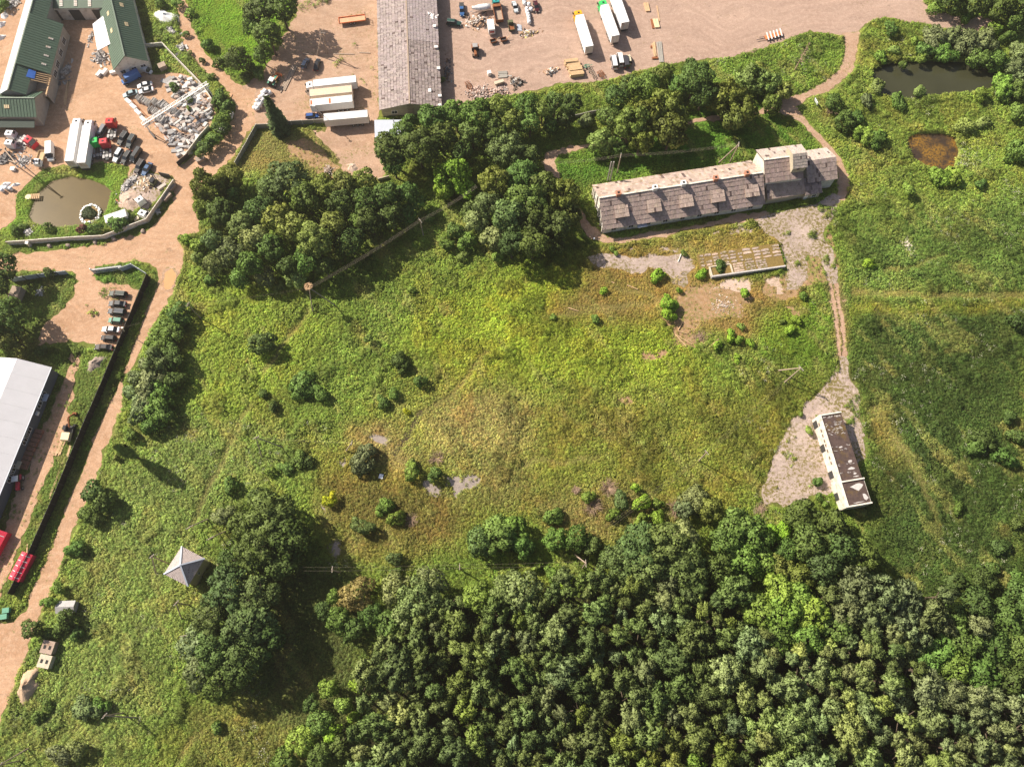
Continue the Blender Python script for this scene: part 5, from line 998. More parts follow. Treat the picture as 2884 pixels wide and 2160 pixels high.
# farm tractors
def farm_tractor(p_, hd, roofm, bodym, label, loader=False):
    x, y = G(p_, 1.2); o = thing('tractor', label, 'tractor', (x, y, 0), hd)
    m = MB(); m.box(.2, 2.3, -.42, .42, .75, 1.45, None, None, .08, .06); m.build('bonnet', bodym, o); m = MB(); m.box(-1.0, .3, -.75, .75, 1.0, 2.45, None, None, .12, .1); m.build('cab_glass', 'glass', o); m = MB(); m.box(-1.1, .45, -.8, .8, 2.45, 2.6, None, None, .06, .06); m.build('cab_roof', roofm, o)
    m = MB(); m.box(-1.5, 2.2, -.3, .3, .5, .8); m.build('chassis', 'darksteel', o)
    for yy in (-.9, .9):
        w_, h_ = wheel_mesh(.8, .45); link('rim', h_, link('wheel', w_, o, (-.8, yy, .8))); w_, h_ = wheel_mesh(.5, .35); link('rim', h_, link('wheel', w_, o, (1.8, yy * .9, .5)))
        m = MB(); m.box(-1.5, -.1, yy - .25, yy + .25, 1.62, 1.7); m.build('mudguard', bodym, o)
    if loader:
        for yy in (-.6, .6): m = MB(); m.beam((.1, yy, 1.6), (2.4, yy, 1.3), .12); m.beam((2.4, yy, 1.3), (3.2, yy, .6), .12); m.build('loader_arm', 'orange', o)
        m = MB(); m.box(3.1, 3.7, -1.0, 1.0, .3, 1.0); m.build('bucket', 'orange', o)
    return o
farm_tractor(B(150, 705), head(B(150, 720), B(200, 640)), 'white', 'greenpaint', 'green tractor with white cab roof and orange front loader', True)
farm_tractor(T1(545, 770), head(T1(540, 740), T1(545, 840)), 'steel', 'rust', 'old grey-roofed tractor alone in the open truck yard')
farm_tractor(T4(205, 1470), head(T4(205, 1440), T4(200, 1600)), 'white', 'red', 'small white-roofed tractor in the shade of the white hall')
# flatbed and machines
x, y = G(B(832, 168), 1.1); o = thing('flatbed_trailer', 'orange flatbed trailer with low side boards beside the barn', 'trailer', (x, y, 0), head(B(710, 180), B(950, 150)))
m = MB(); m.box(-4.1, 4.1, -1.1, 1.1, .95, 1.05); m.build('load_bed', 'peach', o)
for a_ in ((-4.15, 4.15, -1.2, -1.1), (-4.15, 4.15, 1.1, 1.2), (-4.2, -4.1, -1.2, 1.2), (4.1, 4.2, -1.2, 1.2)): m = MB(); m.box(*a_, .95, 1.35); m.build('side_board', 'orange', o)
m = MB(); m.box(-3.8, 4, -.4, .4, .55, .95); m.build('chassis', 'darksteel', o); m = MB(); m.beam((4.2, 0, .7), (5.3, 0, .6), .14); m.build('drawbar', 'darksteel', o)
m = MB()
for yy in (-1.1, 0, 1.1): m.beam((4.3, yy, .9), (4.3, yy, 2.2), .1)
m.beam((4.3, -1.1, 2.2), (4.3, 1.1, 2.2), .1); m.build('headboard', 'darksteel', o)
for xx in (-.6, .6):
    for yy in (-.95, .95): w_, h_ = wheel_mesh(.45, .35); link('rim', h_, link('wheel', w_, o, (xx, yy, .45)))
def implement(p_, hd, L_, W, mat, label, name='farm_implement', tines=6):
    x, y = G(p_, .5); o = thing(name, label, 'farm machine', (x, y, 0), hd); m = MB()
    for yy in (-W / 2, W / 2): m.beam((-L_ / 2, yy, .6), (L_ / 2, yy, .6), .14)
    for k in range(tines): xx = -L_ / 2 + L_ * k / (tines - 1); m.beam((xx, -W / 2, .6), (xx, W / 2, .62), .12)
    m.build('frame', mat, o); m = MB(); m.beam((L_ / 2, 0, .55), (L_ / 2 + 1.2, 0, .5), .12); m.build('drawbar', mat, o)
    for k in range(tines): t_ = MB(); xx = -L_ / 2 + L_ * k / (tines - 1); t_.cyl((xx, -.3, .5), (xx + .15, -.3, .05), .05, .03, 5); t_.cyl((xx, .3, .5), (xx + .15, .3, .05), .05, .03, 5); t_.build('tine', 'darksteel', o)
    for yy in (-W / 2 - .1, W / 2 + .1): w_, h_ = wheel_mesh(.35, .2); link('rim', h_, link('wheel', w_, o, (0, yy, .35)))
implement(T1(440, 1330), head(T1(400, 1260), T1(470, 1390)), 2.8, 1.3, 'rust', 'rusty brown cultivator frame at the brick rubble')
implement(C(690, 615), head(C(650, 540), C(730, 690)), 5.0, 1.0, 'greywood', 'long weathered ladder-like machine below the yellow-cab lorry', 'hay_conveyor', 9)
implement(C(775, 640), head(C(740, 600), C(800, 680)), 2.2, 1.6, 'rust', 'brown spiked machine beside the ladder-like one'); implement(C(650, 575), .3, 1.4, 1.0, 'greenpaint', 'small green machine next to the timber stacks', 'farm_implement', 4)
for p_, hd, lab in ((T1(825, 650), .3, 'rusty open tipping cart below the caravan'), (T1(985, 625), .3, 'brown cart with a pale beam laid across it')):
    x, y = G(p_, .5); o = thing('cart', lab, 'cart', (x, y, 0), hd); m = MB(); m.box(-.9, .9, -.6, .6, .45, .52); m.build('load_bed', 'darksteel', o)
    for a_ in ((-.95, .95, -.65, -.6), (-.95, .95, .6, .65), (-.98, -.92, -.65, .65), (.92, .98, -.65, .65)): m = MB(); m.box(*a_, .5, 1.0); m.build('side_board', 'rust', o)
    m = MB(); m.beam((.9, 0, .5), (2.2, .5, 1.1), .14); m.build('pale_beam', 'wood', o)
    for yy in (-.7, .7): w_, h_ = wheel_mesh(.32, .18); link('rim', h_, link('wheel', w_, o, (0, yy, .32)))
x, y = G(D(60, 300), .8); hd = head(D(0, 320), D(130, 280)); o = thing('hay_rake', 'orange and white farm rake parked at the grass edge', 'farm machine', (x, y, 0), hd)
m = MB(); m.box(-3.4, 2.4, -.7, .7, .5, .75); m.build('frame', 'orange', o)
for k in range(5): m = MB(); m.beam((-2.9 + k * 1.15, -1.3, .85), (-2.5 + k * 1.15, 1.3, 1.25), .36, .14); m.build('rake_arm', 'white', o)
m = MB(); m.beam((-3.4, 0, .6), (-6.2, .3, .5), .14); m.beam((-3.4, .5, .6), (-5.0, .9, .5), .1); m.build('drawbar', 'darksteel', o)
for xx in (-1.8, .2, 1.8): w_, h_ = wheel_mesh(.4, .3); link('rim', h_, link('wheel', w_, o, (xx, -.8, .4)))
# container, excavator, crane
x, y = G(E(1000, 215), 2.3); o = thing('site_container', 'white ribbed site container at the bend of the boundary wall', 'container', (x, y, 0), head(E(890, 245), E(1085, 180)))
m = MB(); m.box(-3.0, 3.0, -1.25, 1.25, .1, 2.6); m.build('body', 'white', o); m = MB()
for k in range(15): m.beam((-2.8 + k * .4, -1.22, 2.62), (-2.8 + k * .4, 1.22, 2.62), .18, .06)
m.build('roof_ribs', 'white', o, kind='stuff'); m = MB(); m.box(-2.9, 2.9, -1.1, 1.1, 0, .1); m.build('skid', 'darksteel', o)
x, y = G(T4(800, 880), 1.0); hd = head(T4(800, 960), T4(850, 760)); o = thing('excavator', 'old cream and dark excavator without its cover beside the black fence', 'excavator', (x, y, 0), hd)
for yy in (-.95, .95): m = MB(); m.side([(-2.0, .3), (-1.7, .75), (1.7, .75), (2.0, .3), (1.7, 0), (-1.7, 0)], yy - .28, yy + .28); m.build('track', 'rubber', o)
m = MB(); m.box(-2.9, -.6, -1.15, 1.15, .95, 2.0, None, None, .15, .12); m.build('engine_cover', 'cream', o); m = MB(); m.box(-.6, 1.2, -1.15, 1.15, .8, 1.15); m.cyl((0, 0, .6), (0, 0, .95), .9, .9, 12); m.build('turntable', 'darksteel', o)
m = MB(); m.box(-.2, 1.1, .1, 1.05, 1.15, 2.3, None, None, .08, .08); m.build('cab', 'glass', o); m = MB(); m.beam((.6, -.3, 1.5), (3.0, -.3, 3.0), .35); m.beam((3.0, -.3, 3.0), (4.6, -.3, 1.0), .28); m.build('boom', 'rust', o); m = MB(); m.box(4.3, 5.0, -.8, .2, .1, .9); m.build('bucket', 'rust', o)
x, y = G(T3(1205, 1090), 1.0); o = thing('forklift_crane', 'dark mast machine with timber load by the rubble heaps', 'machine', (x, y, 0), 1.2); m = MB(); m.box(-1.4, .8, -.7, .7, .35, 1.3, None, None, .1, .1); m.build('body', 'olive', o); m = MB()
for yy in (-.45, .45): m.beam((.9, yy, .1), (.9, yy, 3.0), .14)
m.beam((.9, -.45, 3.0), (.9, .45, 3.0), .14); m.build('mast', 'darksteel', o); m = MB(); m.box(-1.0, .5, -.6, .6, 1.3, 2.1); m.build('cab', 'glass', o)
for xx in (-1.0, .5):
    for yy in (-.7, .7): w_, h_ = wheel_mesh(.35, .25); link('rim', h_, link('wheel', w_, o, (xx, yy, .35)))
zc = 5.2; a = np.array((*G(A(1232, 1085), zc), zc)); b = np.array((*G(A(1800, 725), zc), zc)); L_ = np.linalg.norm(b - a); o = thing('gantry_crane', 'white lattice gantry crane spanning the stone slab store', 'crane', (a[0], a[1], 0), math.atan2(b[1] - a[1], b[0] - a[0]))
m = MB(); ch = [(-.55, zc - .5), (.55, zc - .5), (-.55, zc + .5), (.55, zc + .5)]
for yy, zz in ch: m.beam((0, yy, zz), (L_, yy, zz), .17)
m.build('chord', 'white', o, kind='stuff'); m = MB(); n = 22
for k in range(n):
    x0, x1 = L_ * k / n, L_ * (k + 1) / n; s_ = 1 if k % 2 else -1
    m.beam((x0, -.55 * s_, zc + .5), (x1, .55 * s_, zc + .5), .09); m.beam((x0, -.55, zc - .5 * s_), (x1, -.55, zc + .5 * s_), .09); m.beam((x0, .55, zc - .5 * s_), (x1, .55, zc + .5 * s_), .09); m.beam((x0, -.55, zc + .5), (x0, .55, zc + .5), .09)
m.build('lattice', 'white', o, kind='stuff')
for xx in (.8, L_ - .8):
    for yy in (-1.4, 1.4): m = MB(); m.beam((xx, yy * .35, zc - .5), (xx, yy, .4), .22); m.build('leg', 'white', o)
    m = MB(); m.box(xx - .25, xx + .25, -1.7, 1.7, .15, .45); m.build('bogie', 'darksteel', o)
m = MB(); m.box(L_ * .55 - .5, L_ * .55 + .5, -.6, .6, zc - 1.1, zc - .55); m.cyl((L_ * .55, 0, zc - 1.1), (L_ * .55, 0, zc - 2.2), .05); m.build('hoist', 'steel', o)
for s_ in ((A(1120, 850), A(1500, 1250)), (A(1690, 640), A(1850, 900))):
    a, b = G(s_[0]), G(s_[1]); ob = thing('crane_rail', 'rusty crane rail along the ' + ('yard' if s_[0][0] < 500 else 'wall') + ' side of the slab store', 'rail', (*a, 0)); m = MB(); m.beam((0, 0, .12), (b[0] - a[0], b[1] - a[1], .12), .22, .16); m.build('rail', 'rust', ob)
# red canopies, dumpsters, huts at the roadside
def gable_small(name, label, cat, cpx, z, hd, L_, W, he, hr, roofm, wallm, strips=0):
    x, y = G(cpx, z); o = thing(name, label, cat, (x, y, 0), hd); walls(MB(), L_ / 2, W - .2, he - .03, hr - .08, -L_ / 2).build('wall', wallm, o); m = MB()
    for s_ in (-1, 1): slab(m, [(-L_ / 2 - .1, s_ * (W / 2 + .1), he), (L_ / 2 + .1, s_ * (W / 2 + .1), he), (L_ / 2 + .1, .01 * s_, hr), (-L_ / 2 - .1, .01 * s_, hr)], .08)
    r = m.build('roof', roofm, o)
    for k in range(strips):
        for s_ in (-1, 1): t_ = MB(); xx = -L_ / 2 + L_ * (k + .5) / strips; t_.beam((xx, s_ * (W / 2 - .15), he + .12), (xx, s_ * .25, hr + .05), .14, .05); t_.build('white_stripe', 'white', r)
    BLOCK.append(loc2w(o, [(-L_ / 2, -W / 2), (L_ / 2, -W / 2), (L_ / 2, W / 2), (-L_ / 2, W / 2)])); return o
hr_ = head(M(75, 90), I(205, 1500))
gable_small('canopy_tent', 'red canopy roof with white stripes at the end of the black fence', 'canopy', I(172, 1580), 2.3, hr_, 6.6, 2.7, 2.1, 2.7, 'red', 'red', 5); gable_small('canopy_tent', 'red canopy roof cut by the frame edge beside the white hall', 'canopy', I(-70, 1375), 2.6, hr_, 6.5, 4.0, 2.2, 3.0, 'red', 'red', 3)
gable_small('garden_hut', 'small shed with mottled tin gable roof at the roadside bushes', 'shed', M(560, 272), 2.2, head(M(490, 275), M(640, 270)), 4.2, 2.7, 1.9, 2.5, 'steel', 'greywall')
for p_, lab, m_ in ((M(412, 620), 'rusty concrete box hut with two roof hatches, the one beside the bush', 'rustslab'), (M(385, 742), 'pale concrete box hut with two roof hatches by the earth heap', 'palebox')):
    x, y = G(p_, 2.0); o = thing('box_hut', lab, 'hut', (x, y, 0), -.18); m = MB(); m.box(-1.35, 1.35, -1.35, 1.35, 0, 2.0); m.build('body', m_, o); m = MB(); m.box(-1.45, 1.45, -1.45, 1.45, 2.0, 2.12); m.build('roof', m_, o)
    for xx in (-.65, .6): m = MB(); m.box(xx - .28, xx + .28, -.45, .4, 2.12, 2.17); m.build('hatch', 'black', o)
for k, p_ in enumerate((M(47, 302), M(28, 356))):
    x, y = G(p_, 1.2); o = thing('dumpster', ('green waste dumpster nearer the red canopy' if k == 0 else 'green waste dumpster nearer the road junction'), 'dumpster', (x, y, 0), .15); m = MB(); m.box(-.75, .75, -.55, .55, .15, 1.15); m.build('body', 'greenpaint', o); m = MB(); m.box(-.8, .8, -.6, .6, 1.15, 1.25); m.build('lid', 'greenpaint', o)
    for xx in (-.6, .6):
        for yy in (-.4, .4): w_, h_ = wheel_mesh(.12, .08); link('wheel', w_, o, (xx, yy, .12))
x, y = G(D(425, 875), 1.6); o = thing('sign_board', 'blue-white sign board on posts where the path forks', 'sign', (x, y, 0), 1.9); m = MB(); m.box(-.95, .95, -.06, .06, .9, 2.3, Matrix.Rotation(-.25, 4, 'X')); m.build('board', 'signwhite', o)
for xx in (-.7, .7): m = MB(); m.box(xx - .05, xx + .05, -.05, .05, 0, 1.2); m.build('post', 'darksteel', o)
# ================================================================== STONE STORE, SCRAP, HEAPS
q = random.Random(21)
def inpoly(poly, x, y): return sdist(poly, np.array([x]), np.array([y]))[0] > 0
STONE_C = [(.40, .38, .37), (.52, .50, .48), (.30, .29, .29), (.60, .56, .52), (.44, .36, .32), (.22, .22, .24), (.64, .62, .60), (.36, .30, .27)]
STONE_N = ['grey', 'light grey', 'dark grey', 'creamy white', 'pinkish brown', 'charcoal', 'white', 'brown']
store = gp(A, [(1400, 690), (1600, 655), (1740, 745), (1845, 900), (1830, 1010), (1760, 1130), (1640, 1330), (1560, 1370), (1480, 1260), (1390, 1130), (1350, 1060), (1560, 900), (1480, 800)])
placed = []; nslab = 0; tries = 0
while nslab < 150 and tries < 6000:
    tries += 1; p = G(A(q.uniform(1340, 1860), q.uniform(640, 1380)))
    if not inpoly(store, *p) or any(math.hypot(p[0] - a, p[1] - b) < 1.15 for a, b in placed): continue
    placed.append(p); k = q.randrange(8); lx, ly, lz = q.choice([(2.4, 1.3, .25), (1.8, 1.1, .4), (2.6, .8, .5), (1.3, 1.1, .8), (2.0, 1.5, .12), (1.0, .8, .6)]); m = MB(); m.box(-lx / 2, lx / 2, -ly / 2, ly / 2, 0, lz, Matrix.Rotation(q.gauss(0, .05), 4, 'X'), tuple(np.array(STONE_C[k]) * q.uniform(.85, 1.15)), .04, .04)
    if lz > .3: m.box(-lx / 2 + .1, lx / 2 - .2, -ly / 2 + .1, ly / 2 - .1, lz, lz + .12, Matrix.Rotation(q.gauss(0, .05), 4, 'Z'), tuple(np.array(STONE_C[(k + 3) % 8]) * q.uniform(.85, 1.1)))
    o = m.build('stone_slab', 'stone', None, loc=(*p, .03), rz=q.choice([-.55, 1.0, -.5, .2, .7]) + q.gauss(0, .25))
    tag(o, f"{STONE_N[k]} {'long' if lx > 2.1 else 'short' if lx < 1.5 else 'mid-sized'} stone {'block' if lz > .3 else 'slab'} lying in the slab store under the gantry crane", 'stone slab', 'stone slabs of the slab store'); nslab += 1
for rk, (a, b, n, lab) in enumerate([(A(1205, 860), A(1300, 905), 9, 'the row beside the white blocks'), (A(1290, 950), A(1400, 1000), 9, 'the row crossed by the gantry crane end'), (A(1340, 890), A(1430, 940), 8, 'the short row behind the first'), (A(1360, 1030), A(1440, 1060), 7, 'the row lowest under the crane'), (A(1400, 900), A(1550, 1000), 13, 'the long row under the middle of the crane')]):
    pa, pb = np.array(G(a)), np.array(G(b)); o = thing('slab_rack', 'upright stone slabs leaning in ' + lab, 'slab rack', (*pa, 0), 0); d = pb - pa; an = math.atan2(d[1], d[0])
    for k in range(n):
        m = MB(); hh = q.uniform(1.1, 1.7); ln = q.uniform(1.6, 2.8); m.box(-.06, .06, -ln / 2, ln / 2, 0, hh, Matrix.Rotation(q.choice((-.28, .28)), 4, 'Y'), tuple(np.array(STONE_C[q.choice((0, 1, 1, 3, 6))]) * q.uniform(.8, 1.2)), 0, .25); pp = d * k / max(1, n - 1); m.build('slab', 'stone', o, loc=(*pp, .05), rz=an + q.gauss(0, .06))
    m = MB(); m.beam((0, 0, .05), (d[0], d[1], .05), .3, .12); m.build('base_beam', 'greywood', o)
for k, (p_, hd) in enumerate([(A(1112, 880), -.72), (A(1155, 925), -.72), (A(1195, 975), -.75), (A(1240, 1035), -.78), (A(985, 626), .35), (A(905, 625), 1.1), (A(860, 640), 1.1)]):
    m = MB(); m.box(-1.15, 1.15, -.55, .55, 0, .9, None, (.74, .72, .70), .02, .02); o = m.build('white_block', 'stone', None, loc=(*G(p_, .4), .03), rz=hd); tag(o, f'big white stone block, {ORD[k]} along the {"edge of the slab store" if k < 4 else "lean-to"} row', 'stone block', 'white stone blocks in the yard')
def heap(name, label, p_, n, spread, size, cols, cat, mat='rubble', h=.8, long=1.0, hd=0, sq=1.0):
    x, y = G(p_); m = MB(); r = random.Random(len(label) * 7 + n)
    for k in range(n):
        rr = abs(r.gauss(0, .55)); a_ = r.uniform(0, 6.28); px, py = rr * spread * math.cos(a_), rr * spread * math.sin(a_) * sq; s_ = size * r.uniform(.5, 1.5); z = max(0, h * (1 - rr)) * r.uniform(.3, 1)
        M_ = Matrix.Translation((px, py, z)) @ Matrix.Rotation(r.uniform(0, 3.1), 4, 'Z') @ Matrix.Rotation(r.gauss(0, .35), 4, 'X') @ Matrix.Rotation(r.gauss(0, .35), 4, 'Y'); c = tuple(np.array(r.choice(cols)) * r.uniform(.75, 1.2)); m.box(-s_ * long * r.uniform(.6, 1.4), s_ * long, -s_ * .6, s_ * .6, -s_ * .3, s_ * .35, M_, c)
    o = m.build(name, mat, None, loc=(x, y, .02), rz=hd); return tag(o, label, cat, None, 'stuff')
BR = [(.46, .30, .24), (.55, .42, .36), (.36, .25, .21), (.60, .50, .45), (.42, .36, .34)]; GY = [(.55, .53, .52), (.40, .38, .37), (.64, .61, .58), (.28, .27, .27)]; MIX = [(.62, .55, .50), (.22, .16, .12), (.45, .28, .18), (.70, .68, .66), (.12, .11, .11), (.50, .33, .22)]
heap('rubble', 'broad heap of broken bricks below the white cube tank', T1(610, 1450), 420, 5.0, .22, BR, 'rubble heap', h=.9, sq=.65); heap('rubble', 'brick rubble running into the trees under a pale slab', T1(930, 1420), 260, 3.6, .22, BR, 'rubble heap', h=.8, sq=.6)
heap('scrap', 'scrap heap of boards and metal between boat and caravan', T1(590, 350), 260, 3.8, .3, MIX, 'scrap heap', h=1.2, long=2.2, sq=.7); heap('scrap', 'low pile of foil, boards and yellow sacks below the army truck', T1(1370, 520), 130, 3.2, .28, MIX + [(.75, .62, .25)], 'scrap heap', h=.5, long=1.6, sq=.4, hd=.15)
heap('scrap', 'small tangle of metal and wood beside a weed patch in the truck yard', T1(1720, 1110), 80, 2.2, .3, MIX, 'scrap heap', h=.6, long=2.0, sq=.5, hd=.3); heap('scrap', 'dark pile of beams at the tree edge beside the brick rubble', T1(1200, 1290), 70, 2.4, .35, [(.2, .15, .12), (.5, .48, .45), (.12, .1, .09)], 'scrap heap', h=.7, long=2.0)
heap('rubble', 'strip of pale stone rubble between the grass bank and the gravel heap', T3(850, 1120), 190, 3.6, .3, GY, 'rubble heap', h=.8, sq=.35, hd=1.0); heap('scrap', 'boards and pallets beside the mast machine', T3(1110, 1120), 90, 3.0, .36, [(.60, .46, .32), (.52, .38, .26), (.62, .58, .54)], 'scrap heap', h=.6, long=1.8); heap('scrap', 'red and white strip of broken foil edging the gravel heap', T3(780, 1450), 90, 3.0, .18, [(.6, .2, .14), (.7, .62, .58), (.5, .38, .32)], 'scrap heap', h=.25, long=1.8, sq=.25, hd=-.6)
heap('rubble', 'white and grey broken tiles beside the small dropside lorry', T2(330, 450), 200, 2.4, .2, GY, 'rubble heap', h=.6); heap('scrap', 'machine scrap by the red tractor unit near the grey wing', T2(290, 200), 120, 2.6, .3, GY + [(.15, .14, .14)], 'scrap heap', h=.9, long=1.3); heap('scrap', 'dark scrap lying in shade west of the yard pole', T2(90, 420), 120, 3.4, .3, [(.1, .1, .11), (.3, .29, .28), (.16, .15, .15)], 'scrap heap', h=.6, long=1.5)
heap('rubble', 'pile of white field stones between two round bushes', T2(395, 1430), 90, 1.5, .24, [(.55, .52, .52), (.40, .38, .38), (.66, .64, .62)], 'stone pile', h=.7); heap('scrap', 'stone offcuts piled in front of the lean-to', A(870, 500), 140, 3.2, .34, GY, 'offcut pile', h=.7, long=1.5, hd=.4); heap('scrap', 'row of stone offcuts under the pale lean-to edge', A(785, 330), 70, 2.6, .26, GY, 'offcut pile', h=.5, sq=.3, hd=1.5); heap('scrap', 'dark offcuts and machines along the workshop east wall', A(560, 640), 110, 4.2, .36, [(.2, .19, .19), (.42, .40, .38), (.3, .26, .23)], 'offcut pile', h=.9, long=1.4, sq=.35, hd=1.35)
heap('rubble', 'offcut heap beside the grassy lane above the white wall', A(1480, 270), 90, 2.8, .32, GY + [(.16, .15, .15)], 'offcut pile', h=.7, long=1.4, sq=.5, hd=-.8); heap('rubble', 'grey slabs dumped at the bend of the grassy lane', A(1570, 420), 40, 2.0, .4, GY, 'offcut pile', h=.4, long=1.5); heap('rubble', 'white stone pile in the wild meadow beside the lane', H(1200, 465), 170, 2.4, .22, [(.60, .52, .46), (.48, .40, .35), (.68, .62, .56)], 'stone pile', h=.3, sq=1.5)
heap('rubble', 'log pile at the edge of the sand lot', B(630, 1480), 60, 1.6, .22, [(.42, .33, .27), (.52, .44, .38), (.28, .21, .17)], 'log pile', h=.8, long=2.2); heap('scrap', 'scrap and tyres in the shadow along the barn wall', B(1660, 620), 110, 5.5, .25, [(.10, .10, .11), (.3, .3, .3), (.2, .12, .08)], 'scrap heap', h=.5, sq=.22, hd=-1.5); heap('scrap', 'scrap under the tree crowns beside the shaded shed', E(350, 880), 40, 1.4, .3, [(.5, .48, .45), (.35, .33, .31)], 'scrap heap', h=.5)
heap('rubble', 'broken masonry strewn over the ruined floor', F4(430, 1220), 220, 4.5, .14, [(.46, .36, .28), (.36, .27, .2), (.62, .55, .5)], 'rubble heap', h=.1, sq=.8); heap('rubble', 'boulders strewn by the boundary wall bend', E(1370, 175), 26, 1.9, .34, GY, 'stone pile', h=.5)
def mound(name, label, p_, rx, ry, h, mat, hd=0, cat='heap', seed=1):
    x, y = G(p_); m = MB(); vs = []; fs = []; nr, na = 7, 20
    for i in range(nr + 1):
        for j in range(na):
            r = 1 - i / nr; a_ = 6.2832 * j / na; k = 1 + .22 * math.sin(2 * a_ + seed) + .12 * math.sin(5 * a_ + seed * 2); z = h * (1 - r ** 1.3) * (1 + .18 * math.sin(3 * a_ + i)); vs.append((rx * r * k * math.cos(a_), ry * r * k * math.sin(a_), z - .05))
    fs = [(i * na + j, i * na + (j + 1) % na, (i + 1) * na + (j + 1) % na, (i + 1) * na + j) for i in range(nr) for j in range(na)]
    m.add(vs, fs); o = m.build(name, mat, None, True, loc=(x, y, 0), rz=hd); return tag(o, label, cat)
mound('gravel_heap', 'grey gravel heap at the end of the parking row', E(830, 1480), 2.6, 2.3, 1.3, 'gravel', .6); mound('earth_heap', 'brown earth heap beside the dirt road and the box huts', M(250, 945), 2.6, 4.2, 2.2, 'sand', -.5, seed=3)
mound('gravel_heap', 'pale smooth gravel heap beside the discarded lorry cab', T3(840, 1380), 3.6, 3.2, .9, 'paleslab', .4, seed=5); mound('foil_heap', 'heap covered with white plastic foil on the lane verge', A(1430, 150), 4.2, 3.0, 1.6, 'wrap', -.2, seed=2); mound('sand_heap', 'low pale sand heap with a crater in the sand lot', B(835, 1450), 1.9, 1.5, .7, 'paleslab', 0, seed=4); mound('foil_heap', 'small heap under white foil west of the boundary pond', T2(70, 800), 1.7, 1.2, .9, 'wrap', .3, seed=6)
mound('foil_bundle', 'white foil bundle on the shore of the brown pond', T2(215, 785), 1.2, .7, .7, 'wrap', .1, seed=7)
heap('rubble', 'grey stone rubble bank at the upper edge west of the bleached workshop', A(110, 30), 110, 3.4, .28, GY, 'rubble heap', h=.7)
for k, (x_, y_) in enumerate([(40, 140), (15, 215), (8, 330)]): mound('foil_bundle', ['pale foil bundle highest in the strip west of the workshop hall', 'pale foil bundle midway in the strip west of the workshop hall', 'dark-edged foil bundle lowest in the strip west of the workshop hall'][k], A(x_, y_), 1.5, 1.1, .9, 'wrap', .4, seed=11 + k)
# round bales in white wrap
def bale(p_, lab, up=False, g='white wrapped round bales', z=0.0, r=.62):
    x, y = G(p_, .6 + z); m = MB(); n = 14
    if up: m.cyl((0, 0, 0), (0, 0, 1.2), r, r * .94, n)
    else: m.cyl((-.6, 0, r), (.6, 0, r), r, r, n)
    o = m.build('round_bale', 'wrap', None, True, loc=(x, y, z), rz=q.uniform(0, 3)); tag(o, lab, 'bale', g)
for k, (x, y) in enumerate([(85, 790), (122, 803), (62, 808), (98, 838), (42, 840), (72, 858), (18, 872), (48, 886), (8, 905), (36, 912), (14, 940), (-6, 935), (66, 828)]): bale(B(x, y), 'white wrapped round bale in the heap behind the green tractor', False, 'white round bales behind the tractor', .0 if k % 3 else .55)
for k, (x, y) in enumerate([(1310, 60), (1306, 20), (1378, 78), (1345, 150), (1412, 155), (1352, 195), (1365, 235), (1374, 270), (1376, 312), (1384, 352)]): bale(T1(x, y), f'white wrapped round bale, {ORD[k]} from the top edge in the chain beside the maroon saloon', True, 'white round bales beside the maroon saloon')
for k, (x, y) in enumerate([(90, 830), (150, 838), (30, 860)]): bale(T2(x, y), f'white wrapped roll by the shaded shore, {ORD[k]} of three', True, 'white rolls at the shore', r=.55)
# timber, pallets, blocks, logs
def planks(name, label, a, b, n, w, mat, cat='timber', pile=1, z=.0, jit=.1):
    pa, pb = np.array(G(a)), np.array(G(b)); L_ = np.hypot(*(pb - pa)); o = thing(name, label, cat, (*pa, 0), math.atan2(*(pb - pa)[::-1])); r = random.Random(n + int(L_ * 10))
    for j in range(pile):
        for k in range(n): m = MB(); s_ = r.uniform(-jit, jit) * L_; m.box(s_, L_ + s_ * .5, -w * .42, w * .42, 0, w * .5); m.build('plank', mat, o, loc=(0, (k - (n - 1) / 2) * w + r.gauss(0, .03), z + .03 + j * w * .52), rz=r.gauss(0, .02))
    return o
planks('timber_stack', 'long pale poles lying on the dirt in front of the timber frame', A(560, 895), A(600, 690), 3, .32, 'wood'); planks('timber_stack', 'long pale boards along the black fence below the excavator', T4(585, 1650), T4(735, 1255), 2, .3, 'wood'); planks('timber_stack', 'pale boards lying below the excavator', T4(680, 1165), T4(745, 1000), 4, .32, 'wood'); planks('timber_stack', 'short pale boards beside the blue sheet', T4(790, 1180), T4(830, 1050), 2, .3, 'wood')
planks('timber_stack', 'white posts in the grass strip beside the black fence', I(285, 1420), I(395, 1130), 2, .25, 'greywall'); planks('timber_stack', 'short white post in the grass above the red canopy', I(237, 1470), I(240, 1390), 1, .3, 'wood'); planks('timber_stack', 'weathered logs on the lorry park beside the tractor', B(225, 800), B(345, 580), 4, .42, 'greywood', 'logs'); planks('timber_stack', 'single long log behind the silver-blue hatchback', B(415, 470), B(500, 478), 1, .35, 'greywood', 'logs'); planks('timber_stack', 'thin dark log by the lorry park weeds', B(660, 470), B(848, 472), 1, .3, 'greywood', 'logs'); planks('timber_stack', 'short dark log near the barn wall', B(895, 458), B(990, 460), 1, .32, 'greywood', 'logs')
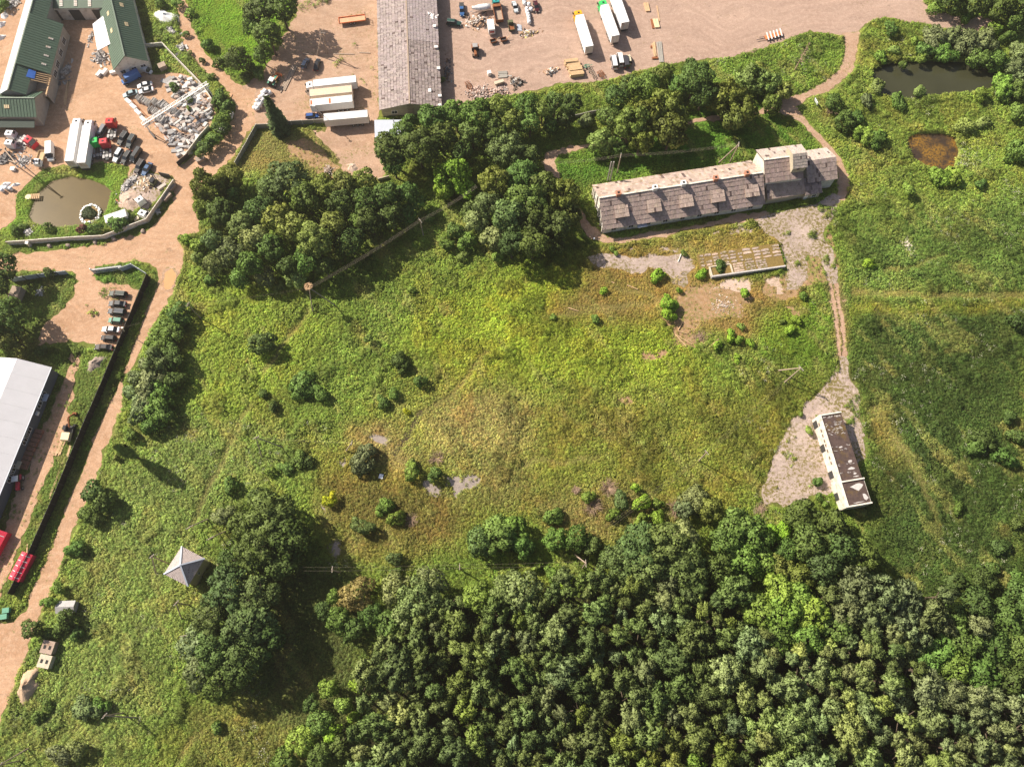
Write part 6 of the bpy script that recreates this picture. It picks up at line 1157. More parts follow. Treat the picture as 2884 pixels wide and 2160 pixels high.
planks('beam_stack', 'pale beams at the top of the truck yard divider', C(1160, 30), C(1180, 105), 2, .8, 'wood'); planks('beam_stack', 'cream and rusty beams halfway along the truck yard divider', C(1240, 170), C(1260, 245), 2, .9, 'cream'); planks('beam_stack', 'rusty steel beams beside the cream ones', C(1212, 175), C(1228, 255), 2, .4, 'rust'); planks('beam_stack', 'pale timber beams at the lower end of the truck yard divider', C(1225, 370), C(1250, 490), 2, .55, 'wood'); planks('beam_stack', 'long white beams at the lower end of the truck yard divider', C(1275, 370), C(1300, 545), 3, .55, 'greywall'); planks('beam_stack', 'red-brown plates under the pale beams', C(1205, 410), C(1250, 412), 2, .5, 'rust'); planks('beam_stack', 'red-brown plate at the foot of the beams', C(1215, 510), C(1265, 508), 1, .8, 'rust'); planks('beam_stack', 'thin long pole on the truck yard divider', C(1258, 55), C(1285, 190), 1, .3, 'wood')
planks('timber_stack', 'narrow striped pallets lying flat in the truck yard', T1(905, 1175), T1(1045, 1165), 5, .5, 'greywall'); planks('pale_slab', 'pale slab leaning on the brick rubble', T1(845, 1335), T1(985, 1290), 1, 1.2, 'palebox', 'slab', z=.5); planks('striped_mat', 'blue and white striped mat beside the army truck', T1(1225, 395), T1(1235, 490), 4, .35, 'bluegrey', 'mat')
for k, (x, y) in enumerate([(2040, 955), (2070, 1000), (2105, 1070), (2125, 1130)]):
    px, py = G(T1(x, y), 1.2); o = thing('timber_stack', f'sawn timber stack, {ORD[k]} from the lorry in the group at the truck yard edge', 'timber', (px, py, 0), .15, 'sawn timber stacks in the truck yard')
    for j in range(4):
        for i in range(5): m = MB(); m.box(-2.1, 2.1, -.16, .16, 0, .28); m.build('plank', 'wood' if j == 3 or i % 2 else 'cream', o, loc=(q.gauss(0, .06), -.75 + i * .36, .12 + j * .32), rz=q.gauss(0, .012))
    m = MB(); 
    for xx in (-1.4, 1.4): m.box(xx - .1, xx + .1, -.9, .9, 0, .12)
    m.build('bearer', 'greywood', o)
def boxes(name, label, p_, hd, sx, sy, sz, mat, cat, lidm=None, z=0.0):
    x, y = G(p_, sz * .5); o = thing(name, label, cat, (x, y, z), hd); m = MB(); m.box(-sx / 2, sx / 2, -sy / 2, sy / 2, 0, sz, None, None, .03, .03); m.build('body', mat, o); m = MB(); m.box(-sx / 2 - .03, sx / 2 + .03, -sy / 2 - .03, sy / 2 + .03, sz, sz + .08); m.build('lid', lidm or mat, o); return o
boxes('water_tank', 'white cube tank standing alone in the truck yard', T1(762, 1145), .3, 1.1, 1.1, 1.2, 'white', 'tank'); boxes('stone_crate', 'grey stone block on the gravel, outside the end of the boundary wall', T3(1475, 1185), .95, 2.4, 1.3, 1.1, 'gravel', 'crate'); boxes('stone_crate', 'larger grey crate outside the boundary wall above the boulders', T3(1395, 1320), .95, 2.8, 1.6, 1.2, 'gravel', 'crate'); boxes('stone_crate', 'pale long block inside the boundary wall by the timber gate leaf', T3(1330, 1175), .72, 2.6, .9, .8, 'stonegrey', 'crate')
boxes('grey_container', 'low grey box container outside the slab store gate', A(1735, 1380), .5, 2.6, 1.6, 1.3, 'gravel', 'container'); boxes('tank', 'white tank on the dirt between hedge and road', A(1998, 1000), 1.4, 2.2, .9, .9, 'white', 'tank'); boxes('cabin_shell', 'white truck cabin shell by the hedge', A(1910, 1130), .4, 2.0, 1.5, 1.2, 'white', 'cabin'); boxes('orange_board', 'peach-coloured board leaning in the hedge', A(1985, 840), 1.4, 2.0, .9, .15, 'peach', 'board'); boxes('skip', 'blue plastic sheet against the black fence', T4(862, 1125), 1.2, 2.6, .5, .4, 'blue', 'sheet')
boxes('white_tank', 'white canister in the shade west of the pond', T2(180, 570), 0, 1.2, 1.0, .8, 'white', 'tank'); boxes('bin', 'small white box on legs in the marsh', J(1085, 803), -.2, 1.0, 1.1, .5, 'signwhite', 'box'); boxes('stone_crate', 'pale cubes stacked at the wall bend', E(1180, 235), .6, 1.4, 1.0, .5, 'palebox', 'crate'); boxes('wood_hut', 'weathered square hut in the lawn by the white wall', A(1405, 578), .5, 2.2, 1.8, 1.6, 'greywood', 'hut', 'greywood'); boxes('garden_house', 'low grey shed under the tree by the metal fence', E(145, 890), -.15, 2.6, 4.0, 2.2, 'greywood', 'shed', 'greywood')
for p_, lab in ((E(430, 470), 'big grey boulder by the white pillar'), (E(590, 468), 'small boulder along the dirt road verge'), (E(1237, 345), 'round boulder at the inside of the road bend'), (E(825, 438), 'reddish boulder among bushes below the wall'), (E(985, 410), 'flat grey boulder at the shaded verge')):
    m = MB(); x, y = G(p_); r = random.Random(len(lab)); vs = []
    for i in range(5):
        for j in range(9): a_ = 6.283 * j / 9; k = math.sin(.35 + i / 4 * 1.2) * r.uniform(.85, 1.1); vs.append((.85 * k * math.cos(a_), .65 * k * math.sin(a_), .75 * math.cos(i / 4 * 1.5) * r.uniform(.9, 1.05)))
    m.add(vs, [(i * 9 + j, i * 9 + (j + 1) % 9, (i + 1) * 9 + (j + 1) % 9, (i + 1) * 9 + j) for i in range(4) for j in range(9)] + [tuple(range(8, -1, -1))]); tag(m.build('boulder', 'gravel', None, loc=(x, y, -.1), rz=r.uniform(0, 3)), lab, 'boulder')
x, y = G(E(285, 45)); o = thing('jetty', 'small pale plank jetty with a rounded end on the brown pond', 'jetty', (x, y, .05), .08)
for k in range(5): m = MB(); m.box(-.6 + k * .55, -.25 + k * .55, -.85, .85, .12, .2); m.build('plank', 'wood', o)
m = MB(); m.cyl((-1.3, 0, .05), (-1.3, 0, .16), .85, .85, 14); m.build('landing', 'cream', o); m = MB()
for yy in (-.7, .7): m.beam((-1.5, yy, .06), (2.0, yy, .06), .12)
m.build('bearer', 'greywood', o)
x, y = G(F1(182, 1570), .6); o = thing('marker_post', 'short white marker post at the bend of the farm track', 'post', (x, y, 0)); m = MB(); m.box(-.14, .14, -.14, .14, 0, 1.1); m.build('shaft', 'white', o); m = MB(); m.box(-.18, .18, -.18, .18, 1.1, 1.2); m.build('cap', 'bluegrey', o)
# gravel ring and reeds of the pond island
# ---- ruined floor slab with separate concrete plates
pf = [G(F4(x, y), 1.0) for x, y in ((250, 775), (1390, 612), (1280, 245), (0, 355))]; pa, pb = np.array(pf[0]), np.array(pf[1]); an = math.atan2(*(pb - pa)[::-1]); Lp = np.hypot(*(pb - pa))
rp = thing('ruined_platform', 'raised floor of a vanished building with cracked concrete plates and weeds', 'platform', (*pa, 0), an); dpt = to_loc(rp, F4(1280, 245), 1.0)[1]
m = MB(); m.box(.0, Lp, .3, dpt, 0, .86); m.box(-2.4, 0, 2.5, dpt, 0, .84); m.build('foundation', 'moss', rp); m = MB(); m.box(-.1, Lp + .1, -.1, .3, 0, 1.25); m.build('edge_wall', 'greyfelt', rp); m = MB(); m.box(-.2, .25, .3, 3.2, 0, 1.2); m.box(.25, 6.0, 3.0, 3.3, 0, 1.1); m.box(5.8, 6.2, .3, 3.0, 0, 1.15); m.build('pit_wall', 'palebox', rp)
r = random.Random(14); xs_ = [-2.3]; 
while xs_[-1] < Lp - 1.2: xs_.append(xs_[-1] + r.choice((1.6, 2.1, 2.4, 2.9)))
for i in range(len(xs_) - 1):
    nrow = 4
    for j in range(nrow):
        y0, y1 = 3.4 + (dpt - 3.5) * j / nrow, 3.4 + (dpt - 3.5) * (j + 1) / nrow
        if xs_[i] > 6.4 and j == 0: pass
        if r.random() < .12: continue
        w_, d_ = (xs_[i + 1] - xs_[i]) * r.uniform(.82, .95), (y1 - y0) * r.uniform(.8, .96); x0 = xs_[i] + .12; m = MB()
        m.prism([(x0 + r.uniform(0, .3), y0 + .1 + r.uniform(0, .2)), (x0 + w_ - r.uniform(0, .4), y0 + .1 + r.uniform(0, .25)), (x0 + w_ - r.uniform(0, .3), y0 + d_ - r.uniform(0, .3)), (x0 + w_ * .5, y0 + d_), (x0 + r.uniform(0, .3), y0 + d_ - r.uniform(0, .3))], .8, .92 + r.uniform(0, .05))
        m.build('concrete_plate', r.choice(('concrete', 'concrete', 'paleslab')), rp)
for j in range(4):
    for i in range(3): m = MB(); x0, y0 = 6.6 + i * 3.3, .5 + j * .72; m.prism([(x0, y0), (x0 + 2.9, y0 + r.uniform(0, .1)), (x0 + 2.9, y0 + .58), (x0 + r.uniform(0, .3), y0 + .6)], .84, .94); m.build('concrete_plate', 'paleslab' if i < 1 else 'concrete', rp)
BLOCK.append(loc2w(rp, [(6.3, -.1), (Lp, -.1), (Lp - 1, dpt), (-1, dpt), (-1, 3.4), (6.3, 3.4)]))
for k, (a, b) in enumerate([(GG(1000, 810), GG(1095, 850)), (GG(860, 780), GG(890, 795)), (GG(490, 1005), GG(578, 1035)), (GG(1415, 1235), GG(1510, 1340)), (GG(1425, 1240), GG(1560, 1325)), (GG(1440, 1205), GG(1515, 1230)), (GG(1440, 1200), GG(1475, 1140)), (GG(1710, 1345), GG(1790, 1275)), (GG(1440, 610), GG(1475, 520))]):
    pa, pb = G(a), G(b); m = MB(); m.cyl((0, 0, .2), (pb[0] - pa[0], pb[1] - pa[1], .35), .14, .09, 6); o = m.build('pale_log', 'wood' if k != 8 else 'white', None, loc=(*pa, 0)); tag(o, ['bleached log on the yellow grass below the cracked slab', 'short bleached log above another one', 'lone pale log in the bright meadow', 'longer of two crossed bleached trunks in the ruins', 'second crossed bleached trunk in the ruins', 'bleached branch behind the crossed trunks', 'short bleached branch pointing at the bright bush', 'pale stick leaning on the bushes beyond the brush heap', 'white birch pole lying on the cracked slab'][k], 'log')
for p_, lab, rr in ((GG(1620, 1250), 'grey brush heap of dead branches beside the crossed trunks', 2.2), (K(2150, 1080), 'rusty-brown brush heap at the corner of the shed apron', 2.0), (K(560, 920), 'pale twig pile in front of the reed patch', .8)):
    x, y = G(p_); m = MB(); r = random.Random(int(rr * 50))
    for k in range(120): a_ = r.uniform(0, 6.28); d_ = abs(r.gauss(0, .5)) * rr; c = Vector((d_ * math.cos(a_), d_ * math.sin(a_), r.uniform(.1, .7))); t_ = r.uniform(0, 3.14); e_ = Vector((math.cos(t_), math.sin(t_), r.gauss(0, .25))) * r.uniform(.4, 1.0); m.cyl(c - e_, c + e_, .035, .02, 3)
    tag(m.build('brush_heap', 'paletwig', None, loc=(x, y, 0)), lab, 'brush heap', None, 'stuff')

a_, b_ = np.array(G(T4(475, 900))), np.array(G(T4(285, 1310))); an = math.atan2(*(b_ - a_)[::-1])
for k in range(9):
    p = a_ + (b_ - a_) * k / 8; o = thing('brick_pallet', f'brown brick pallet beside the white hall, {ORD[k]} from the parking lot end', 'brick pallet', (*p, 0), an + q.gauss(0, .03), 'brick pallets beside the white hall')
    m = MB(); m.box(-.55, .55, -1.1, 1.1, 0, .13); m.build('pallet', 'greywood', o)
    for i in range(3):
        for j in range(5): m = MB(); m.box(-.5, .5, -1.0 + j * .41, -.62 + j * .41, 0, .3); m.build('brick_course', 'brickdark', o, loc=(0, q.gauss(0, .01), .14 + i * .31))
# ================================================================== TREES AND BUSHES
CR = {}
def cards(name, c, n, s, nn, leaf, asp=1.0, mat='leaf', axis=None):
    # c centres, n card normals, s sizes, nn shading normals
    N_ = len(c); r = np.random.default_rng(N_ + 3); a = r.normal(size=(N_, 3)); t1 = np.cross(n, a) if axis is None else axis + a * .25; t1 = t1 - n * (t1 * n).sum(1)[:, None]; t1 /= np.linalg.norm(t1, axis=1)[:, None] + 1e-9; t2 = np.cross(n, t1)
    s = np.broadcast_to(s, (N_,)); k = r.uniform(.6, 1.15, (N_, 4, 1))
    co = np.stack([-t1 * asp, -t2, t1 * asp, t2], 1) * k * s[:, None, None] * .62 + c[:, None, :] + n[:, None, :] * (r.normal(size=(N_, 4, 1)) * .18 * s[:, None, None])
    me = bpy.data.meshes.new(name); V_ = co.reshape(-1, 3); me.vertices.add(N_ * 4); me.vertices.foreach_set('co', V_.astype(np.float32).ravel())
    me.loops.add(N_ * 4); me.loops.foreach_set('vertex_index', np.arange(N_ * 4, dtype=np.int32)); me.polygons.add(N_); me.polygons.foreach_set('loop_start', np.arange(0, N_ * 4, 4, dtype=np.int32)); me.update()
    at = me.attributes.new('leaf', 'FLOAT', 'FACE'); at.data.foreach_set('value', leaf.astype(np.float32)); me.materials.append(MT[mat]); me.shade_smooth()
    # face the card the way its shading normal points
    me.normals_split_custom_set_from_vertices(np.repeat(nn, 4, 0).tolist()); return me
CLS = [(1.7, 420, .26, 8, .46), (3.2, 1100, .165, 16, .36), (5.4, 2300, .115, 30, .29), (99, 4200, .085, 52, .235)]
def crown(kind, r, var):
    ci = next(i for i, c in enumerate(CLS) if r < c[0]); key = (kind, ci, var)
    if key in CR: return CR[key]
    _, n, s, npf, pr = CLS[ci]; g = np.random.default_rng(abs(hash((len(kind) * 31 + ord(kind[0]), ci, var))) % 100000); vz = {'broad': .85, 'pine': .75, 'birch': 1.25, 'bush': .72, 'round': .8, 'spruce': 1.95, 'slim': 3.2, 'scrub': .5}[kind]
    if kind == 'pine': n = int(n * 1.15); npf = int(npf * 1.5); pr *= .74; s *= .92
    if kind == 'spruce' or kind == 'slim':
        m = n; lay = g.integers(0, 15, m); t = (lay + .4) / 15.0; arm = g.integers(0, 9, m); al = .65 + .5 * np.abs(np.sin(lay * 7.3 + arm * 3.1)); q_ = g.random(m) ** .6
        prof = t ** .85 if kind == 'spruce' else np.sin(np.pi * np.clip(t, .06, .96)) ** .6 * .8; rad_ = prof * al * q_; ang = arm * .698 + lay * .41 + g.normal(size=m) * .16 * q_
        z = (1 - t) * 2 * vz - vz - rad_ * (.5 if kind == 'spruce' else -.6) + g.normal(size=m) * .06; c = np.stack([rad_ * np.cos(ang), rad_ * np.sin(ang), z], 1); o = np.stack([np.cos(ang) * .7, np.sin(ang) * .7, np.full(m, .7)], 1); o /= np.linalg.norm(o, axis=1)[:, None]
        nrm = o + g.normal(size=(m, 3)) * .45; nrm /= np.linalg.norm(nrm, axis=1)[:, None]; me = cards('crown', c, nrm, s * g.uniform(1.3, 2.4, m), o, g.random(m), 1.8); CR[key] = me; return me
    # lobes spread over a lumpy ellipsoid
    d = g.normal(size=(npf, 3)); d[:, 2] = np.abs(d[:, 2]) * (.95 if kind != 'birch' else .6) - (.25 if kind != 'bush' else .05); d /= np.linalg.norm(d, axis=1)[:, None]
    k = g.uniform(.45, 1.12, (npf, 1)) if kind in ('pine', 'bush') else g.uniform(.62, 1.0, (npf, 1)) if kind != 'round' else g.uniform(.86, .96, (npf, 1)); pc = d * k * np.array([1 - pr * .7, 1 - pr * .7, vz * (1 - pr * .6)]); prr = pr * g.uniform(.65, 1.3, npf)
    if kind == 'round': prr = pr * g.uniform(.8, 1.0, npf)
    pc = np.concatenate([pc, [[0, 0, -.1 * vz]]]); prr = np.concatenate([prr, [.62 if kind != 'pine' else .42]])
    w = prr ** 2; w[-1] *= .35 if kind != 'pine' else .15; w /= w.sum(); lobe_t = g.random(len(prr))
    m = int(n * 1.7); pi = g.choice(len(prr), m, p=w); u = g.normal(size=(m, 3)); u[:, 2] += .35; u /= np.linalg.norm(u, axis=1)[:, None]
    c = pc[pi] + u * (prr[pi] * g.uniform(.72, 1.08, m))[:, None]
    dd = np.linalg.norm(c[:, None, :] - pc[None], axis=2) / prr[None]; dd[np.arange(m), pi] = 9; ok = dd.min(1) > .82; c, u, pi = c[ok][:n], u[ok][:n], pi[ok][:n]; m = len(c)
    if kind == 'birch': c[:, 2] -= g.random(m) * .12; 
    out = c / np.array([1, 1, vz]); out /= np.linalg.norm(out, axis=1)[:, None] + 1e-9
    nn = u * .62 + out * .38 + g.normal(size=(m, 3)) * .22; nn /= np.linalg.norm(nn, axis=1)[:, None]
    nrm = u * .6 + g.normal(size=(m, 3)) * .55; 
    if kind == 'birch': nrm[:, 2] *= .35
    if kind == 'pine': nrm = np.cross(u, g.normal(size=(m, 3))) + u * .35
    nrm /= np.linalg.norm(nrm, axis=1)[:, None]; flip = (nrm * nn).sum(1) < 0; nrm[flip] *= -1
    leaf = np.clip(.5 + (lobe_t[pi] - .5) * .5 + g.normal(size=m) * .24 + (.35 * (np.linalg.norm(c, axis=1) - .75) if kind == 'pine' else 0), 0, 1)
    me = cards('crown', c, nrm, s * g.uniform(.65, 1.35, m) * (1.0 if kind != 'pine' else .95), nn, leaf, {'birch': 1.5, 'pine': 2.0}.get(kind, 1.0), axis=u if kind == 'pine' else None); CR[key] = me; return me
TRK = {}
def trunk_mesh(kind, var):
    key = ('thin' if kind in ('pine', 'birch', 'spruce', 'slim') else 'wide', var)
    if key in TRK: return TRK[key]
    r = random.Random(var * 5 + len(key[0])); m = MB(); m.cyl((0, 0, 0), (.02, .01, .55), .036, .026, 7); m.cyl((.02, .01, .55), (0, .03, .95), .026, .008, 6)
    for k in range(6 if key[0] == 'wide' else 4):
        a = k * 2.1 + r.random(); z = .38 + .08 * k; l = r.uniform(.18, .3); m.cyl((.015, .01, z), (l * math.cos(a), l * math.sin(a), z + l * .8), .015, .005, 5)
    TRK[key] = m.mesh('trunk', 'bark'); return TRK[key]
TINT = {'dark': (.042, .063, .019), 'mid': (.055, .090, .024), 'blue': (.050, .073, .028), 'olive': (.076, .094, .026), 'bright': (.098, .158, .022), 'yellow': (.19, .20, .012), 'pine': (.060, .081, .031), 'sage': (.090, .112, .052), 'pale': (.115, .145, .052), 'light': (.082, .124, .028), 'brown': (.15, .115, .052), 'grey': (.078, .098, .052), 'purple': (.07, .03, .03), 'spruce': (.030, .046, .020)}
CNAME = {'dark': 'dark green', 'mid': 'green', 'blue': 'blue-green', 'olive': 'olive', 'bright': 'bright green', 'yellow': 'yellow', 'pine': 'dull green', 'sage': 'sage green', 'pale': 'pale green', 'light': 'light green', 'brown': 'brownish', 'grey': 'grey-green', 'purple': 'purple-brown', 'spruce': 'blackish green'}
KNAME = {'broad': 'broadleaf tree', 'pine': 'pine', 'birch': 'drooping birch', 'bush': 'bush', 'round': 'round willow bush', 'spruce': 'spruce', 'slim': 'slender poplar', 'scrub': 'scrub clump'}
LM = {'long farm range': F1(700, 1000), 'tall farm block': F2(1200, 400), 'barn gable': B(1340, 900), 'blue-grey kiosk': B(1150, 1120), 'substation tower': I(1570, 1565), 'white-walled shed': L(620, 600), 'brown pond': E(550, 150), 'dark pond': D(1450, 700), 'brown pool': D(1420, 1320), 'stork nest': F(462, 800), 'slab store': A(1550, 900), 'parking lot': E(900, 1000), 'ruined platform': F4(800, 500), 'black board fence': I(600, 800), 'box huts': M(400, 680), 'marsh water': J(1750, 850), 'lane pole': H(200, 1600), 'wood edge pole': K(640, 1560), 'yellow bush': J(640, 1010), 'path fork': D(150, 900)}
LMW = {k: G(p) for k, p in LM.items()}; CNT = {}
def ordinal(n): return ORD[n] if n < len(ORD) else f"{n + 1}{'th' if 10 < (n + 1) % 100 < 14 else {1: 'st', 2: 'nd', 3: 'rd'}.get((n + 1) % 10, 'th')}"
PLANTS = []
def plant(kind, tint, p, rv, h=None, label=None, zc=None):
    r = rv / .76699 * scale_at(p) * .96; vz = {'broad': .85, 'pine': .75, 'birch': 1.25, 'bush': .72, 'round': .8, 'spruce': 1.95, 'slim': 3.2, 'scrub': .5}[kind]
    if h is None: h = {'broad': min(15, 2.0 * r + 2.5), 'pine': 10.5, 'birch': min(15, 2.4 * r + 3), 'bush': 1.35 * r, 'round': 1.5 * r, 'spruce': 5.4 * r, 'slim': 6.6 * r, 'scrub': .9 * r}[kind]
    zc = max(h - vz * r, .35 * vz * r); x, y = G(p, zc); PLANTS.append((kind, tint, x, y, zc, r, h, label)); return r
vr = random.Random(77)
def build_plants():
    near = {}
    for i, (kind, tint, x, y, zc, r, h, label) in enumerate(PLANTS):
        lm = min(LMW, key=lambda k: math.hypot(LMW[k][0] - x, LMW[k][1] - y)); near.setdefault((kind, tint, lm), []).append((math.hypot(LMW[lm][0] - x, LMW[lm][1] - y), i))
    lab = {}
    for (kind, tint, lm), L_ in near.items():
        L_.sort()
        for k, (_, i) in enumerate(L_): lab[i] = f"{CNAME[tint]} {KNAME[kind]}, " + (f"{ordinal(k)} one out from the {lm}" if len(L_) > 1 else f"the only such one by the {lm}")
    for i, (kind, tint, x, y, zc, r, h, label) in enumerate(PLANTS):
        big = 'large ' if r > 5 else 'small ' if r < 1.6 else ''
        if kind in ('bush', 'round', 'scrub'):
            c = crown(kind, r, vr.randrange(4)); o = link('bush', c, None, (x, y, zc), vr.uniform(0, 6.28)); o.scale = (r * vr.uniform(.85, 1.25), r * vr.uniform(.75, 1.1), r * vr.uniform(.75, 1.1)); cat = 'bush'; co = o
        else:
            o = thing('tree' if kind not in ('pine', 'birch', 'spruce', 'slim') else {'pine': 'pine_tree', 'birch': 'birch_tree', 'spruce': 'spruce_tree', 'slim': 'poplar_tree'}[kind], '', 'tree', (x, y, 0), vr.uniform(0, 6.28)); cat = 'tree'
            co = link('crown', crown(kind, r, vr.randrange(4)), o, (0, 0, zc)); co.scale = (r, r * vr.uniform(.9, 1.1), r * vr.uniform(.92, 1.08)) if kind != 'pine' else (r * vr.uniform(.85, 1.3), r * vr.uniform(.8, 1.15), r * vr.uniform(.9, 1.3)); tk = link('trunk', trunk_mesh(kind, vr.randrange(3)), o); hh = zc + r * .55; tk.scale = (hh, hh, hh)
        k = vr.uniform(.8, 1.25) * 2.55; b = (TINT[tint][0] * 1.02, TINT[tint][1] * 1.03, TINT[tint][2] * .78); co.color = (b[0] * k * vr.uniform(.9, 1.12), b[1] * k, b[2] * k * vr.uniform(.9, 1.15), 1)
        tag(o, label or (big + lab[i]), cat, {'bush': 'bushes', 'tree': 'trees'}[cat] + ' scattered over the land')
W_ = lambda L_: [plant(k, t, V(x, y), r, *rest) for (x, y, r, k, t, *rest) in L_]
# upper edge and the lane
W_([(515, 130, 30, 'broad', 'dark', 8), (556, 28, 34, 'broad', 'dark', 12), (580, 78, 34, 'broad', 'dark', 12), (606, 20, 38, 'broad', 'dark', 13), (545, 62, 22, 'broad', 'mid', 9), (566, 120, 22, 'broad', 'dark', 7), (560, 160, 16, 'bush', 'mid'), (492, 128, 14, 'bush', 'mid'), (530, 168, 14, 'bush', 'dark')])
plant('spruce', 'spruce', V(595, 255), 33, 14.5, 'tall pointed spruce casting a ragged shadow beside the white bales')
W_([(447, 100, 15, 'bush', 'mid'), (410, 115, 7, 'bush', 'pale'), (545, 150, 14, 'bush', 'dark'), (408, 30, 12, 'bush', 'light'), (385, 8, 16, 'bush', 'light'), (402, 75, 9, 'bush', 'mid'), (470, 138, 12, 'bush', 'dark'), (437, 132, 8, 'bush', 'dark'), (457, 165, 9, 'bush', 'mid'), (376, 190, 12, 'broad', 'mid', 4)])
W_([(478, 215, 19, 'bush', 'mid', 4), (488, 232, 18, 'bush', 'dark', 4), (484, 255, 20, 'bush', 'mid', 4), (478, 280, 19, 'bush', 'dark', 4), (464, 300, 18, 'bush', 'mid', 4), (448, 320, 18, 'bush', 'dark', 4), (434, 332, 14, 'bush', 'mid', 3.5)])
W_([(345, 8, 15, 'bush', 'mid'), (5, 8, 16, 'bush', 'mid'), (410, 215, 9, 'bush', 'mid'), (408, 235, 8, 'bush', 'light'), (952, 172, 10, 'bush', 'mid'), (893, 300, 10, 'bush', 'light')])
# belt below the barn and along the farm track
W_([(843, 325, 40, 'broad', 'dark'), (868, 295, 34, 'broad', 'dark'), (905, 320, 46, 'broad', 'dark'), (850, 355, 30, 'broad', 'mid'), (880, 268, 22, 'broad', 'mid', 6), (935, 262, 36, 'broad', 'mid'), (955, 300, 36, 'broad', 'dark'), (985, 250, 33, 'broad', 'mid'), (1030, 252, 38, 'broad', 'mid'), (1075, 240, 32, 'broad', 'olive'), (1020, 290, 30, 'broad', 'dark'), (1070, 285, 30, 'broad', 'dark'), (1105, 262, 28, 'broad', 'olive'), (1138, 232, 30, 'broad', 'mid'), (1145, 268, 26, 'broad', 'mid'),
    (1172, 240, 26, 'broad', 'olive'), (1198, 222, 22, 'broad', 'dark', 11), (1235, 225, 26, 'broad', 'dark', 13), (1225, 255, 22, 'broad', 'dark', 8), (1095, 328, 44, 'broad', 'blue', 11), (1145, 338, 26, 'broad', 'blue', 8), (1000, 330, 26, 'broad', 'dark'), (1060, 318, 22, 'broad', 'dark', 7), (1190, 270, 22, 'broad', 'mid', 6), (1265, 262, 20, 'bush', 'grey', 3), (1298, 308, 33, 'broad', 'pale', 8), (1318, 255, 30, 'broad', 'mid', 9), (1330, 215, 30, 'broad', 'dark', 10),
    (1362, 270, 40, 'birch', 'olive'), (1400, 255, 38, 'birch', 'olive'), (1440, 240, 46, 'birch', 'olive'), (1450, 285, 36, 'birch', 'olive'), (1385, 300, 30, 'birch', 'olive'), (1395, 190, 36, 'broad', 'mid'), (1430, 170, 30, 'broad', 'olive', 8), (1362, 190, 28, 'broad', 'dark', 8), (1503, 170, 42, 'broad', 'dark', 14), (1520, 205, 34, 'broad', 'dark', 11), (1465, 190, 28, 'broad', 'mid', 8), (1568, 215, 44, 'birch', 'olive', 13), (1600, 235, 34, 'birch', 'olive', 12), (1580, 255, 30, 'birch', 'olive', 10), (1625, 180, 36, 'birch', 'pale', 9), (1655, 185, 30, 'birch', 'pale', 8), (1690, 200, 22, 'birch', 'pale', 7), (1668, 225, 22, 'birch', 'olive', 7), (1290, 335, 14, 'bush', 'light'), (1335, 318, 22, 'broad', 'mid', 6)])
W_([(978, 383, 44, 'broad', 'bright', 9), (958, 412, 26, 'broad', 'bright', 6), (1005, 408, 24, 'broad', 'bright', 6)])
# wood between the road junction and the meadow
W_([(455, 408, 46, 'birch', 'olive', 13), (497, 385, 32, 'birch', 'olive', 10), (440, 450, 26, 'birch', 'olive', 9), (480, 462, 32, 'broad', 'dark'), (625, 398, 56, 'broad', 'blue', 12), (585, 410, 34, 'broad', 'blue', 9), (660, 430, 36, 'broad', 'dark'), (700, 408, 34, 'broad', 'olive'), (745, 402, 36, 'broad', 'olive', 11), (785, 395, 34, 'broad', 'olive', 11), (735, 440, 34, 'broad', 'dark'), (790, 435, 36, 'broad', 'dark'), (840, 428, 34, 'broad', 'dark'), (880, 418, 28, 'broad', 'mid'), (900, 440, 22, 'broad', 'mid', 6), (560, 455, 34, 'broad', 'dark'), (600, 470, 36, 'broad', 'olive'), (640, 495, 40, 'broad', 'olive', 12), (680, 520, 44, 'broad', 'olive', 14), (665, 560, 34, 'broad', 'mid', 11), (720, 490, 36, 'broad', 'olive', 12), (755, 520, 34, 'broad', 'dark'), (700, 575, 26, 'broad', 'dark'), (800, 478, 34, 'broad', 'dark'), (845, 468, 30, 'broad', 'dark'), (880, 465, 22, 'broad', 'mid', 6),
    (520, 490, 32, 'broad', 'blue'), (550, 515, 32, 'broad', 'sage'), (590, 540, 32, 'broad', 'dark'), (620, 575, 26, 'broad', 'dark'), (500, 545, 34, 'broad', 'sage', 8), (465, 570, 28, 'broad', 'sage', 6), (540, 570, 32, 'broad', 'mid'), (575, 598, 28, 'broad', 'sage', 6), (520, 600, 24, 'broad', 'mid', 6), (640, 600, 26, 'broad', 'pale', 6), (462, 520, 26, 'broad', 'blue'), (605, 620, 16, 'bush', 'pale'), (400, 518, 17, 'bush', 'bright', 3), (432, 532, 20, 'bush', 'light'), (455, 605, 16, 'bush', 'mid'), (425, 558, 16, 'bush', 'pale'), (505, 420, 22, 'broad', 'mid', 6), (930, 470, 16, 'bush', 'mid'), (780, 480, 26, 'broad', 'mid')])
